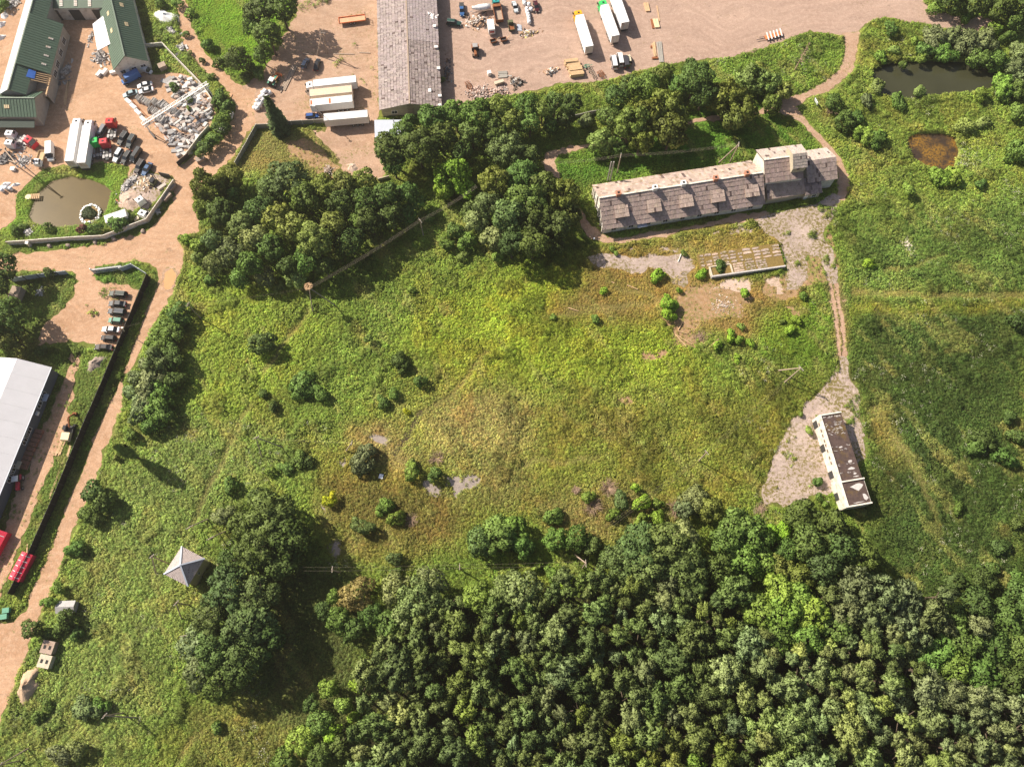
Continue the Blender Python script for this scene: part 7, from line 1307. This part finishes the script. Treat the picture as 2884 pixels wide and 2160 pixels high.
# clump west of the farm
W_([(1072, 400, 42, 'birch', 'olive', 13), (1130, 385, 42, 'broad', 'mid', 11), (1170, 405, 38, 'broad', 'olive', 10), (1212, 428, 42, 'birch', 'olive', 12), (1135, 440, 50, 'broad', 'mid', 12), (1100, 470, 40, 'broad', 'blue'), (1160, 480, 48, 'broad', 'dark', 12), (1200, 490, 36, 'broad', 'dark'), (1052, 445, 34, 'broad', 'blue'), (1030, 480, 32, 'broad', 'sage', 7), (1065, 515, 34, 'broad', 'sage', 7), (1105, 530, 32, 'broad', 'dark'), (1150, 530, 36, 'broad', 'dark'), (1195, 530, 26, 'broad', 'dark', 7), (1010, 522, 24, 'bush', 'light', 4), (1018, 460, 24, 'broad', 'blue', 6), (985, 500, 24, 'bush', 'mid'), (968, 530, 18, 'bush', 'mid'), (1075, 555, 18, 'bush', 'light'), (1235, 465, 24, 'birch', 'olive', 8), (1000, 555, 14, 'bush', 'pale')])
# parking lot and road side
W_([(20, 690, 52, 'broad', 'dark', 12), (-12, 720, 40, 'broad', 'olive', 10), (12, 580, 32, 'broad', 'dark', 10), (-5, 620, 28, 'broad', 'dark', 9), (105, 590, 15, 'bush', 'dark', 3), (25, 730, 30, 'broad', 'olive', 9), (90, 760, 16, 'bush', 'dark'), (205, 497, 17, 'bush', 'mid', 3), (258, 482, 20, 'bush', 'mid', 3.4), (285, 472, 10, 'bush', 'dark'), (178, 496, 12, 'bush', 'purple', 3), (38, 498, 16, 'bush', 'mid', 1.6), (52, 490, 10, 'bush', 'mid', 1.4), (108, 494, 13, 'bush', 'mid', 1.6)])
W_([(392, 682, 30, 'bush', 'mid', 5), (372, 712, 34, 'bush', 'mid', 5), (352, 745, 36, 'bush', 'mid', 5.5), (342, 785, 38, 'bush', 'blue', 6), (372, 770, 28, 'bush', 'dark', 6), (332, 825, 40, 'bush', 'grey', 6), (350, 850, 36, 'bush', 'mid', 5.5), (318, 862, 36, 'bush', 'grey', 5.5), (345, 890, 36, 'bush', 'mid', 5.5), (305, 885, 30, 'bush', 'grey', 5), (380, 820, 26, 'bush', 'dark', 5), (285, 848, 20, 'bush', 'grey', 4), (322, 765, 15, 'bush', 'bright', 5.5), (328, 918, 26, 'bush', 'mid', 4), (285, 940, 18, 'bush', 'mid'), (300, 818, 22, 'bush', 'grey', 4), (318, 790, 22, 'bush', 'grey', 4)])
plant('slim', 'olive', V(272, 975), 16, 13, 'slender tree by the road throwing a long curved shadow on the meadow')
W_([(205, 1068, 28, 'broad', 'dark', 5.5), (225, 1085, 24, 'broad', 'dark', 5), (192, 1112, 22, 'bush', 'mid', 3.5), (215, 1125, 18, 'bush', 'dark'), (165, 1182, 20, 'bush', 'mid'), (180, 1195, 14, 'bush', 'dark'), (128, 1270, 15, 'bush', 'light', 3), (110, 1300, 16, 'bush', 'light', 3.5), (95, 1302, 10, 'bush', 'light'), (72, 1360, 23, 'broad', 'dark', 5), (145, 1340, 25, 'broad', 'dark', 4.5), (128, 1358, 18, 'bush', 'mid'), (165, 1365, 18, 'bush', 'mid'), (105, 1370, 14, 'bush', 'mid'), (85, 1400, 9, 'bush', 'mid'), (185, 1535, 28, 'bush', 'grey'), (215, 1530, 20, 'bush', 'mid'), (130, 1630, 28, 'bush', 'grey', 4), (165, 1620, 24, 'bush', 'sage', 4), (85, 1550, 16, 'bush', 'mid'), (105, 1525, 14, 'bush', 'mid'), (470, 1570, 16, 'bush', 'mid'), (255, 985, 12, 'bush', 'olive')])
# shrubs in the meadow
W_([(568, 743, 34, 'round', 'blue'), (787, 992, 34, 'round', 'grey', 5), (660, 835, 34, 'bush', 'mid', 3), (640, 825, 20, 'bush', 'mid'), (690, 850, 20, 'bush', 'mid'), (862, 782, 20, 'bush', 'dark', 3.5), (868, 800, 12, 'bush', 'dark'), (908, 826, 20, 'bush', 'mid', 3), (890, 628, 10, 'bush', 'light'), (795, 732, 12, 'bush', 'mid', 3), (850, 850, 16, 'bush', 'light'), (830, 868, 16, 'bush', 'mid'), (570, 850, 14, 'bush', 'mid'), (880, 890, 9, 'bush', 'yellow'), (592, 880, 14, 'bush', 'dark'), (650, 995, 20, 'bush', 'mid', 2.5), (670, 1000, 14, 'bush', 'dark', 2), (620, 1010, 18, 'bush', 'mid', 2), (890, 1020, 24, 'bush', 'light', 3.5), (940, 1024, 20, 'bush', 'mid', 3.5), (890, 1000, 14, 'bush', 'pale'), (712, 1082, 18, 'bush', 'yellow', 3), (718, 1070, 10, 'bush', 'yellow', 3), (832, 1094, 24, 'bush', 'light', 2.5), (856, 1122, 26, 'bush', 'light', 3), (784, 1136, 28, 'bush', 'blue', 4.5), (852, 1208, 18, 'bush', 'blue', 3), (855, 1235, 16, 'bush', 'mid'), (585, 1020, 14, 'bush', 'light')])
# ruins: bright seedlings
W_([(1420, 598, 20, 'bush', 'bright', 2.6), (1303, 629, 11, 'bush', 'bright'), (1468, 628, 9, 'bush', 'bright'), (1440, 654, 20, 'bush', 'bright'), (1455, 664, 16, 'bush', 'bright'), (1443, 682, 18, 'bush', 'bright'), (1195, 685, 9, 'bush', 'light'), (1285, 690, 12, 'bush', 'light'), (1478, 548, 8, 'bush', 'light'), (1515, 594, 16, 'bush', 'bright', 1.2), (1556, 578, 17, 'bush', 'mid', 1.6), (1608, 634, 12, 'bush', 'bright'), (1550, 748, 13, 'bush', 'bright'), (1578, 733, 11, 'bush', 'bright'), (1597, 735, 11, 'bush', 'bright'), (1578, 718, 10, 'bush', 'bright'), (1619, 740, 10, 'bush', 'bright'), (1592, 770, 9, 'bush', 'bright'), (1592, 782, 8, 'bush', 'bright'), (1600, 705, 10, 'bush', 'light'), (1322, 538, 8, 'bush', 'light'), (1330, 548, 7, 'bush', 'light'), (1720, 692, 12, 'bush', 'bright'), (1705, 712, 14, 'bush', 'bright'), (1690, 695, 8, 'bush', 'light'), (1735, 640, 10, 'bush', 'light')])
# around the dark pond and the wild meadow
W_([(1925, 65, 20, 'bush', 'mid'), (2018, 22, 20, 'bush', 'light'), (2085, 32, 18, 'bush', 'light'), (2055, 6, 30, 'broad', 'dark', 8), (2110, 8, 32, 'broad', 'dark', 8), (2160, 15, 32, 'broad', 'dark', 9), (2205, 20, 32, 'broad', 'dark', 9), (2190, 48, 24, 'broad', 'mid', 6), (2150, 65, 18, 'bush', 'light'), (2125, 72, 14, 'bush', 'light'), (2175, 80, 18, 'bush', 'mid'), (2020, 90, 34, 'bush', 'grey', 4.5), (2055, 85, 30, 'bush', 'grey', 4.5), (2085, 100, 34, 'bush', 'grey', 5), (2125, 95, 36, 'bush', 'grey', 5), (2115, 130, 32, 'bush', 'mid', 4.5), (2040, 118, 28, 'bush', 'mid', 4), (1995, 112, 22, 'bush', 'mid'), (2155, 135, 30, 'bush', 'mid', 4), (2190, 150, 28, 'bush', 'grey', 4), (2205, 115, 26, 'bush', 'sage', 4), (1975, 90, 12, 'bush', 'light'), (1990, 128, 16, 'bush', 'light'), (1985, 200, 16, 'bush', 'pale', 2.6), (2118, 205, 20, 'bush', 'light'), (2165, 190, 30, 'bush', 'light', 3.5), (2195, 200, 28, 'bush', 'mid', 3.5), (2205, 175, 26, 'bush', 'grey', 3.5), (1940, 222, 22, 'bush', 'mid', 2.6), (1895, 190, 18, 'bush', 'pale', 2.5), (1870, 218, 16, 'bush', 'grey'), (1800, 235, 16, 'bush', 'mid'), (1820, 268, 30, 'bush', 'dark', 4), (1850, 255, 20, 'bush', 'mid', 3), (1800, 225, 24, 'bush', 'mid'), (1870, 295, 26, 'bush', 'light', 3.5), (1895, 302, 24, 'bush', 'mid', 3.5), (1850, 290, 16, 'bush', 'light'), (2082, 275, 26, 'bush', 'pale', 3), (2122, 268, 20, 'bush', 'pale', 2.6), (2195, 330, 32, 'bush', 'mid', 3.5), (2200, 245, 20, 'bush', 'mid'), (2030, 385, 28, 'bush', 'light', 3.5), (2060, 385, 24, 'bush', 'light', 3), (1965, 410, 14, 'bush', 'light', 3.5), (2120, 400, 14, 'bush', 'mid'), (1875, 572, 17, 'bush', 'bright', 2), (1930, 110, 14, 'bush', 'pale'), (1900, 125, 16, 'bush', 'light'), (1950, 142, 12, 'bush', 'mid'), (2170, 215, 12, 'bush', 'mid'), (1815, 45, 0.1, 'bush', 'light')][:-1])
W_([(2125, 950, 30, 'bush', 'dark', 3.5), (2105, 970, 22, 'bush', 'mid', 3), (2170, 990, 28, 'bush', 'mid', 3), (2195, 945, 22, 'bush', 'dark', 3), (2180, 900, 18, 'bush', 'dark'), (2195, 700, 26, 'bush', 'dark', 2), (2070, 1100, 18, 'bush', 'mid', 2), (2160, 1180, 26, 'bush', 'dark', 2.6), (2200, 1130, 22, 'bush', 'dark', 2.4), (1985, 1340, 18, 'bush', 'mid', 2), (2140, 1230, 20, 'bush', 'dark', 2), (2195, 1250, 22, 'bush', 'mid', 2.2), (1748, 930, 10, 'bush', 'light', 2), (1765, 1040, 14, 'bush', 'mid', 2), (1770, 1075, 12, 'bush', 'mid', 1.8), (1730, 895, 8, 'bush', 'light'), (1782, 1090, 10, 'bush', 'light')])
# big dark trees at the substation
W_([(585, 1120, 62, 'broad', 'dark', 13), (620, 1165, 56, 'broad', 'dark', 13), (530, 1135, 42, 'broad', 'dark', 10), (560, 1185, 54, 'broad', 'dark', 13), (610, 1215, 44, 'broad', 'dark', 11), (482, 1115, 26, 'bush', 'grey', 5), (505, 1210, 34, 'broad', 'dark', 10), (500, 1275, 60, 'broad', 'blue', 13), (560, 1290, 52, 'broad', 'blue', 13), (465, 1330, 52, 'broad', 'blue', 12), (540, 1350, 60, 'broad', 'blue', 14), (470, 1400, 52, 'broad', 'blue', 12), (530, 1425, 54, 'broad', 'dark', 13), (440, 1450, 44, 'broad', 'grey', 8), (480, 1470, 44, 'broad', 'dark', 10), (575, 1385, 44, 'broad', 'dark', 12), (425, 1390, 40, 'broad', 'grey', 8), (500, 1050, 22, 'bush', 'mid', 3), (560, 1075, 26, 'broad', 'dark', 6)])
W_([(712, 1488, 24, 'broad', 'light', 6), (742, 1520, 22, 'broad', 'light', 6), (690, 1560, 32, 'broad', 'mid', 8), (715, 1580, 24, 'broad', 'bright', 7), (650, 1600, 36, 'broad', 'light', 7), (615, 1640, 30, 'broad', 'mid', 6), (690, 1635, 32, 'broad', 'dark', 8), (735, 1610, 26, 'broad', 'dark', 7), (672, 1520, 20, 'broad', 'dark', 5), (770, 1480, 16, 'bush', 'bright', 3), (765, 1550, 16, 'bush', 'bright', 3), (700, 1320, 24, 'bush', 'dark', 5), (720, 1290, 20, 'bush', 'light', 5), (735, 1340, 32, 'broad', 'mid', 7), (765, 1360, 26, 'broad', 'dark', 7)])
# wood margin
W_([(775, 1288, 44, 'bush', 'brown', 7), (1072, 1162, 46, 'broad', 'mid', 8), (1112, 1150, 38, 'broad', 'light', 7), (1040, 1172, 36, 'broad', 'blue', 7), (1130, 1180, 28, 'broad', 'mid', 6), (1200, 1165, 30, 'broad', 'mid', 6), (1250, 1165, 32, 'broad', 'mid', 7), (1278, 1180, 24, 'broad', 'dark', 6), (1195, 1118, 24, 'bush', 'mid', 3), (1270, 1075, 18, 'bush', 'light', 2.5), (1340, 1080, 24, 'bush', 'blue', 4), (1385, 1088, 22, 'bush', 'bright', 4), (1372, 1055, 14, 'bush', 'bright', 3), (1325, 1110, 20, 'bush', 'light', 3), (1420, 1090, 16, 'bush', 'light'), (1500, 1080, 34, 'broad', 'sage', 6), (1530, 1100, 34, 'broad', 'olive', 7), (1480, 1100, 26, 'broad', 'grey', 5), (1385, 1130, 24, 'bush', 'light', 3), (1420, 1122, 18, 'bush', 'bright'), (1385, 1190, 66, 'broad', 'blue', 12), (1440, 1185, 62, 'broad', 'blue', 13), (1335, 1225, 52, 'broad', 'blue', 11), (1480, 1225, 54, 'broad', 'blue', 12), (1400, 1235, 50, 'broad', 'blue', 12), (1470, 1160, 40, 'broad', 'grey', 10), (1590, 1140, 44, 'broad', 'mid', 9), (1625, 1160, 44, 'broad', 'mid', 9), (1570, 1175, 40, 'broad', 'mid', 9), (1600, 1210, 46, 'broad', 'light', 9), (1640, 1215, 40, 'broad', 'mid', 8), (1545, 1235, 40, 'broad', 'dark', 9), (1735, 1115, 42, 'broad', 'dark', 9), (1790, 1140, 46, 'broad', 'dark', 10), (1750, 1175, 46, 'broad', 'dark', 11), (1820, 1185, 44, 'broad', 'dark', 11), (1700, 1195, 34, 'broad', 'mid', 7), (1860, 1205, 40, 'broad', 'dark', 10), (1690, 1145, 26, 'bush', 'bright', 3), (1665, 1150, 20, 'bush', 'bright', 3), (1680, 1230, 34, 'broad', 'olive', 8), (1720, 1245, 36, 'broad', 'olive', 9), (1780, 1230, 40, 'broad', 'blue', 11), (1160, 1225, 14, 'bush', 'light', 2), (1190, 1240, 20, 'bush', 'light', 3), (1220, 1255, 20, 'bush', 'bright', 3)])
# edge trees within the wood that stand out
W_([(905, 1295, 54, 'broad', 'sage', 12), (860, 1275, 40, 'broad', 'sage', 9), (930, 1260, 36, 'broad', 'sage', 10), (845, 1350, 40, 'broad', 'mid', 8), (880, 1330, 34, 'broad', 'sage', 9), (800, 1330, 30, 'broad', 'mid', 7), (1130, 1275, 46, 'broad', 'sage', 12), (1090, 1280, 34, 'broad', 'sage', 11), (1035, 1290, 40, 'broad', 'light', 10), (1680, 1275, 40, 'broad', 'light', 11), (1720, 1290, 42, 'broad', 'light', 11), (1640, 1320, 42, 'broad', 'light', 11), (1690, 1330, 46, 'broad', 'light', 12), (1750, 1330, 44, 'broad', 'light', 12), (1800, 1355, 40, 'broad', 'mid', 11), (1740, 1380, 40, 'broad', 'light', 11), (1680, 1380, 40, 'broad', 'mid', 11), (1850, 1275, 50, 'pine', 'grey', 12), (1900, 1290, 54, 'pine', 'grey', 13), (1950, 1310, 46, 'pine', 'grey', 12), (1880, 1330, 44, 'pine', 'grey', 12), (1830, 1320, 36, 'pine', 'grey', 11), (1960, 1350, 34, 'pine', 'grey', 11),
    (2050, 1330, 40, 'broad', 'dark', 8), (2110, 1310, 44, 'broad', 'dark', 8), (2170, 1340, 46, 'broad', 'dark', 8), (2030, 1400, 44, 'broad', 'mid', 9), (2080, 1390, 44, 'broad', 'dark', 9), (2140, 1400, 46, 'broad', 'dark', 9), (2200, 1410, 44, 'broad', 'dark', 9), (2000, 1440, 36, 'broad', 'mid', 8), (1970, 1410, 30, 'broad', 'grey', 7), (1930, 1430, 26, 'broad', 'grey', 6), (1935, 1470, 28, 'bush', 'bright', 6), (1940, 1510, 36, 'broad', 'grey', 8), (2060, 1450, 44, 'broad', 'mid', 9), (2120, 1460, 44, 'broad', 'mid', 9), (2180, 1470, 44, 'broad', 'dark', 9), (2210, 1290, 40, 'broad', 'dark', 7), (2060, 1260, 26, 'bush', 'dark', 4), (2120, 1255, 30, 'bush', 'dark', 4)])
n_before = len(PLANTS)
# dense wood: every crown an individual
taken = [(x, y, r) for _, _, x, y, _, r, h, _ in PLANTS if h > 4]
fr_ = random.Random(5); fx = [p[0] for p in FOREST]; fy = [p[1] for p in FOREST]; wood = []; tries = 0
def vfit(x, y):                                      # ground point -> photo pixel (for colour groups)
    d = np.array((x, y, -HC)); f_ = np.array((0, math.sin(TH), -math.cos(TH))); u_ = np.array((0, math.cos(TH), math.sin(TH))); k = d @ f_; return (1442 + FPX * d[0] / k) * .76699, (1080 - FPX * (d @ u_) / k) * .76699
while len(wood) < 330 and tries < 60000:
    tries += 1; x, y = fr_.uniform(min(fx), max(fx)), fr_.uniform(min(fy), max(fy)); r = fr_.choice((1.7, 2.1, 2.5, 2.9, 3.4, 4.0)) * fr_.uniform(.9, 1.1)
    if not inpoly(FOREST, x, y) or any(math.hypot(x - a, y - b) < (r + c) * .72 for a, b, c in wood) or any(math.hypot(x - a, y - b) < (r + c) * .62 for a, b, c in taken): continue
    wood.append((x, y, r))
for x, y, r in wood:
    vx, vy = vfit(x, y); a = fr_.random(); h = fr_.uniform(7.5, 11) + r * .8; zc = h - .75 * r
    if math.hypot(vx - 1205, vy - 1415) < 24 or math.hypot(vx - 1305, vy - 1540) < 20: continue
    if vx > 1540 + (vy - 1500) * .5 and vy > 1420 - (vx - 1560) * .2 and vx < 1900 + (vy - 1500) * .6: t_ = 'sage' if a < .75 else 'pale'
    elif 1330 < vx < 1560 and vy > 1590: t_ = 'olive' if a < .7 else 'light'
    elif vx < 900: t_ = 'sage' if a < .5 else 'pine'
    elif vx > 1950: t_ = 'grey'
    else: t_ = 'pine' if a < .72 else 'grey' if a < .88 else 'olive'
    size = 'broad' if r > 3.1 else 'slim' if r < 2.1 else 'middling'; cn = {'sage': 'sage green', 'pale': 'pale green', 'olive': 'olive-yellow', 'light': 'light green', 'grey': 'grey-green', 'pine': 'dull green'}[t_]
    area = 'where the wood meets the lower frame edge' if vy > 1590 else 'in the wood beyond the light green trees' if vx > 1900 else 'in the wood row directly below the wood edge pole' if vy < 1370 and 1080 < vx < 1450 else 'in the wood beside the shaded hollow with small trees' if vx < 930 else 'around the dark gap in the middle of the wood' if math.hypot(vx - 1205, vy - 1415) < 110 else 'below the light green trees of the wood' if vx > 1560 else 'in the lower middle of the dense wood' if vy > 1470 else 'in the upper middle of the dense wood'
    PLANTS.append(('pine', t_, x, y, zc, r, h, f'{size} {cn} pine crown {area}'))
build_plants()
for o in [o for o in COL.objects if o.get('category') == 'tree' and 'pine crown ' in o['label']]: o['group'] = 'pine crowns of the dense wood'
# ---- bare and dead plants
def dead(name, label, p, z, spread, n, lean=(0, 0), seed=0, cat='tree'):
    x, y = G(p, z * .5); r = random.Random(seed); m = MB()
    if cat == 'tree':
        m.cyl((0, 0, 0), (lean[0], lean[1], z), .22, .05, 7)
    for k in range(n):
        t_ = r.uniform(.25, 1); a_ = r.uniform(0, 6.283); b = Vector((lean[0] * t_, lean[1] * t_, z * t_ if cat == 'tree' else .1)); l = spread * (1.15 - t_ if cat == 'tree' else 1) * r.uniform(.5, 1); e = b + Vector((l * math.cos(a_), l * math.sin(a_), (l * .5 if cat == 'tree' else z * r.uniform(.3, 1)))); m.cyl(b, e, .06, .02, 4)
        for j in range(3): c = b.lerp(e, r.uniform(.4, .9)); f_ = c + Vector((r.gauss(0, .5), r.gauss(0, .5), r.uniform(0, .5))) * l * .35; m.cyl(c, f_, .03, .012, 3)
    tag(m.build(name, 'paletwig', None, loc=(x, y, 0)), label, cat)
dead('dead_tree', 'grey bare dead tree leaning over the grass beside the birches', D(270, 520), 9, 3.0, 46, (1.6, 2.2), 1); dead('dead_bush', 'pale leafless bush beside the path fork sign', D(560, 930), 2.6, 3.4, 60, (0, 0), 2, 'bush'); dead('dead_bush', 'fan of dead reed-like twigs beside the dark round shrub', K(840, 900), 1.8, 3.0, 80, (0, 0), 3, 'bush'); dead('dead_bush', 'spray of pale bare branches in front of the sage shrub', K(1430, 1080), 1.8, 3.2, 60, (0, 0), 4, 'bush'); dead('dead_bush', 'yellowish bare reed fan at the wood edge', K(700, 1060), 1.4, 3.2, 70, (0, 0), 5, 'bush'); dead('dead_bush', 'brown twig fan between the two marsh shrubs', J(1560, 640), 1.3, 2.6, 60, (0, 0), 6, 'bush'); dead('dead_bush', 'brown twigs beside the light green marsh shrub', J(1340, 1170), 1.0, 2.2, 60, (0, 0), 7, 'bush')
# pond island: leaves ringed by pale stones
ic = G(E(778, 190)); isl = thing('planted_islet', 'round planted islet ringed with white stones in the brown pond', 'islet', (*ic, 0)); r = random.Random(4); m = MB(); m.prism([(2.6 * math.cos(a), 2.9 * math.sin(a)) for a in np.linspace(0, 6.28, 20)[:-1]], -1.4, -.05); m.build('soil_bed', 'soil', isl)
for k in range(64):
    a = 6.283 * k / 32 + r.gauss(0, .05); rr = (2.5 if k < 32 else 2.85) + r.gauss(0, .1); s_ = r.uniform(.2, .34); m = MB(); m.box(-s_, s_, -s_ * .8, s_ * .8, 0, s_ * 1.1, None, None, s_ * .3, s_ * .3); m.build('stone', 'white', isl, loc=(rr * math.cos(a), rr * 1.1 * math.sin(a), -.25 if k >= 32 else -.08), rz=r.uniform(0, 3))
co = link('foliage', crown('bush', 2.2, 1), isl, (0, 0, .2)); co.scale = (2.35, 2.6, .7); co.color = (.035, .06, .014, 1)

# ================================================================== GRASS AND HERBS (uncountable: one object, scattered)
src = bpy.data.collections.new('herb_tufts')
def tuft(i, n, ln, wd_, up, blade=False):
    r = np.random.default_rng(i + 90); a = r.uniform(0, 6.283, n); ro = r.uniform(.05, .55, n) * (1 if not blade else .8); el = r.uniform(*up, n); c = np.stack([ro * np.cos(a), ro * np.sin(a), .1 + (.62 - ro) * r.uniform(.3, .9, n)], 1)
    o = np.stack([np.cos(a) * np.cos(el), np.sin(a) * np.cos(el), np.sin(el)], 1); t = np.stack([-np.sin(a), np.cos(a), np.zeros(n)], 1); l = ln * r.uniform(.6, 1.3, n)[:, None]; w = wd_ * r.uniform(.7, 1.2, n)[:, None]
    vs = np.stack([c - o * l * .3, c + t * w + o * l * .25, c + o * l + np.array([0, 0, -.25]) * l, c - t * w + o * l * .25], 1).reshape(-1, 3)
    me = bpy.data.meshes.new('herb_tuft'); me.from_pydata(vs.tolist(), [], [(4 * k + 3, 4 * k + 2, 4 * k + 1, 4 * k) for k in range(n)]); at = me.attributes.new('leaf', 'FLOAT', 'FACE'); at.data.foreach_set('value', r.random(n).astype(np.float32)); me.materials.append(MT['tuft'])
    nn = np.repeat(np.stack([np.cos(a) * .45, np.sin(a) * .45, np.full(n, .9)], 1) + r.normal(size=(n, 3)) * .2, 4, 0); nn /= np.linalg.norm(nn, axis=1)[:, None]; me.shade_smooth(); me.normals_split_custom_set_from_vertices(nn.tolist())
    ob = bpy.data.objects.new(f'herb_tuft.{i:03d}', me); src.objects.link(ob)
for i in range(4): tuft(i, 20, .30, .13, (-.1, .8))
for i in range(4, 7): tuft(i, 22, .5, .05, (.2, 1.1), True)
m = MB(); r = random.Random(1)
for k in range(9): x, y = r.gauss(0, .3), r.gauss(0, .3); m.box(x - .06, x + .06, y - .06, y + .06, .5, .54, None, None, .02, .02)
fo = bpy.data.objects.new('herb_tuft.007', m.mesh('flower_heads', 'petal')); src.objects.link(fo)

SP = .44; hx = np.arange(-172, 172, SP); hy = np.arange(-28, 205, SP); px, py = np.meshgrid(hx, hy); px = px.ravel(); py = py.ravel(); g = np.random.default_rng(8)
px = px + g.uniform(-.3, .3, px.size); py = py + g.uniform(-.3, .3, py.size)
lim = 118 + (py + 23) * .222; keep = np.abs(px) < lim; px, py = px[keep], py[keep]
edge = (fbm(px, py, 2.2, 61, 3) - .5) * 1.6
for n_ in R_:
    d = sdist(R_[n_], px, py); soft = -.45 + edge * .8
    k_ = d < soft
    if n_ in ('concrete_yard', 'shed_apron', 'cracked_slab'): k_ |= (fbm(px, py, 4.5, 71, 3) > .66) & (g.random(px.size) < .5)
    if n_ in ('service_track', 'parking_lot', 'barn_yard'): k_ |= (fbm(px, py, 6.0, 73, 3) > .72) & (g.random(px.size) < .2)
    if n_ == 'service_track': k_ |= g.random(px.size) < .05
    px, py, edge = px[k_], py[k_], edge[k_]
for k, (n_, m_, p_) in enumerate(PATCH):
    d = sdist([G(p) for p in p_], px, py); k_ = (d < .2 + edge) | (g.random(px.size) < (.12 if m_ == 'soil' else .05)); px, py, edge = px[k_], py[k_], edge[k_]
for p_ in list(POND.values()): k_ = sdist(p_, px, py) < -.25; px, py = px[k_], py[k_]
for t_ in TR: k_ = sdist(strip(t_, 1.0), px, py) < edge[:px.size] * .3; px, py = px[k_], py[k_]
for b_ in BLOCK: k_ = sdist(b_, px, py) < -.15; px, py = px[k_], py[k_]
k_ = np.hypot((px - pc[0]) / 1.9, (py - pc[1]) / 3.7) > 1; px, py = px[k_], py[k_]
k_ = (sdist(FOREST, px, py) < 1.0) | (g.random(px.size) < .2); px, py = px[k_], py[k_]
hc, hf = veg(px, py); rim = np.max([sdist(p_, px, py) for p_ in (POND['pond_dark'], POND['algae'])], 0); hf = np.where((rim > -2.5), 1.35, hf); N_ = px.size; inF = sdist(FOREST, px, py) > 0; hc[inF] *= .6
hc = hc * np.array((1.62, 1.86, 1.45)) * g.uniform(.72, 1.3, (N_, 1)) * (1 + g.normal(size=(N_, 3)) * .05)
low = hf < .5; bl = fbm(px, py, 11, 171, 3) + g.normal(size=N_) * .09 < .5; ix = np.where(low | bl, g.integers(4, 7, N_), g.integers(0, 4, N_)); dry = hc[:, 0] > hc[:, 1] * 1.12; ix = np.where(dry, g.integers(4, 7, N_), ix)
flz = (fbm(px, py, 7, 81, 3) > .60) & ((px > 60) | ((px < -40) & (py < 60))) & (g.random(N_) < .05); ix = np.where(flz & (hf > .75), 7, ix)
tall = sst((fbm(px, py, 7, 151, 3) - .60) * 12); sc = np.clip((.40 + .75 * fbm(px, py, 2.2, 91, 3) + .45 * tall) * g.uniform(.7, 1.25, N_) * (.45 + .55 * hf), .25, 1.5)
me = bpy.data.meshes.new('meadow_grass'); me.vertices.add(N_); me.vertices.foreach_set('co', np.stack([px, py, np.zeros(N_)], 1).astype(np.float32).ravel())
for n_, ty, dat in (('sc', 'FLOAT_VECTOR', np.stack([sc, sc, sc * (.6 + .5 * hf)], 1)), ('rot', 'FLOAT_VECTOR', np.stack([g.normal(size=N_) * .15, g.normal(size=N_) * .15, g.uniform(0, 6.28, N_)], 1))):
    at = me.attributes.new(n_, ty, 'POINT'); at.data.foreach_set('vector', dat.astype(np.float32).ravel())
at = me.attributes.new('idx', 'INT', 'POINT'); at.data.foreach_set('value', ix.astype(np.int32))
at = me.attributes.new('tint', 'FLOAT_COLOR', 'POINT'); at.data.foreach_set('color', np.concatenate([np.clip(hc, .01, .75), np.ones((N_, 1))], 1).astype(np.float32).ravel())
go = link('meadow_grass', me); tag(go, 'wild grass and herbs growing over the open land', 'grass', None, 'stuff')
ng = bpy.data.node_groups.new('scatter', 'GeometryNodeTree'); ng.interface.new_socket('Geometry', in_out='INPUT', socket_type='NodeSocketGeometry'); ng.interface.new_socket('Geometry', in_out='OUTPUT', socket_type='NodeSocketGeometry')
nn = ng.nodes; a_ = nn.new('NodeGroupInput'); b_ = nn.new('NodeGroupOutput'); ip = nn.new('GeometryNodeInstanceOnPoints'); ci = nn.new('GeometryNodeCollectionInfo'); ci.inputs['Collection'].default_value = src; ci.inputs['Separate Children'].default_value = True; ci.inputs['Reset Children'].default_value = True
def attr(n_, ty): d = nn.new('GeometryNodeInputNamedAttribute'); d.data_type = ty; d.inputs['Name'].default_value = n_; return d.outputs['Attribute']
ip.inputs['Pick Instance'].default_value = True
for s_, d_ in ((a_.outputs[0], 'Points'), (ci.outputs[0], 'Instance'), (attr('idx', 'INT'), 'Instance Index'), (attr('rot', 'FLOAT_VECTOR'), 'Rotation'), (attr('sc', 'FLOAT_VECTOR'), 'Scale')): ng.links.new(s_, ip.inputs[d_])
ng.links.new(ip.outputs[0], b_.inputs[0]); mo = go.modifiers.new('scatter', 'NODES'); mo.node_group = ng
print('things', len([o for o in COL.objects if 'category' in o]), 'objects', len(COL.objects), 'tufts', N_, 'wood', len(wood), 'plants', len(PLANTS))
# ================================================================== AIR: thin summer haze
hz = NT('haze_air'); hz.n.remove(hz.p); pv = hz.new('ShaderNodeVolumePrincipled'); pv.inputs['Density'].default_value = 0.00026; pv.inputs['Color'].default_value = (1.0, .93, .86, 1); pv.inputs['Anisotropy'].default_value = .62
hz.link(pv.outputs[0], hz.o.inputs['Volume']); MT['haze'] = hz.m
m = MB(); m.box(-1560, 1560, -1460, 1660, -3.2, 199.0); ho = m.build('haze', 'haze'); tag(ho, 'thin summer haze over the whole land', 'haze', None, 'stuff')
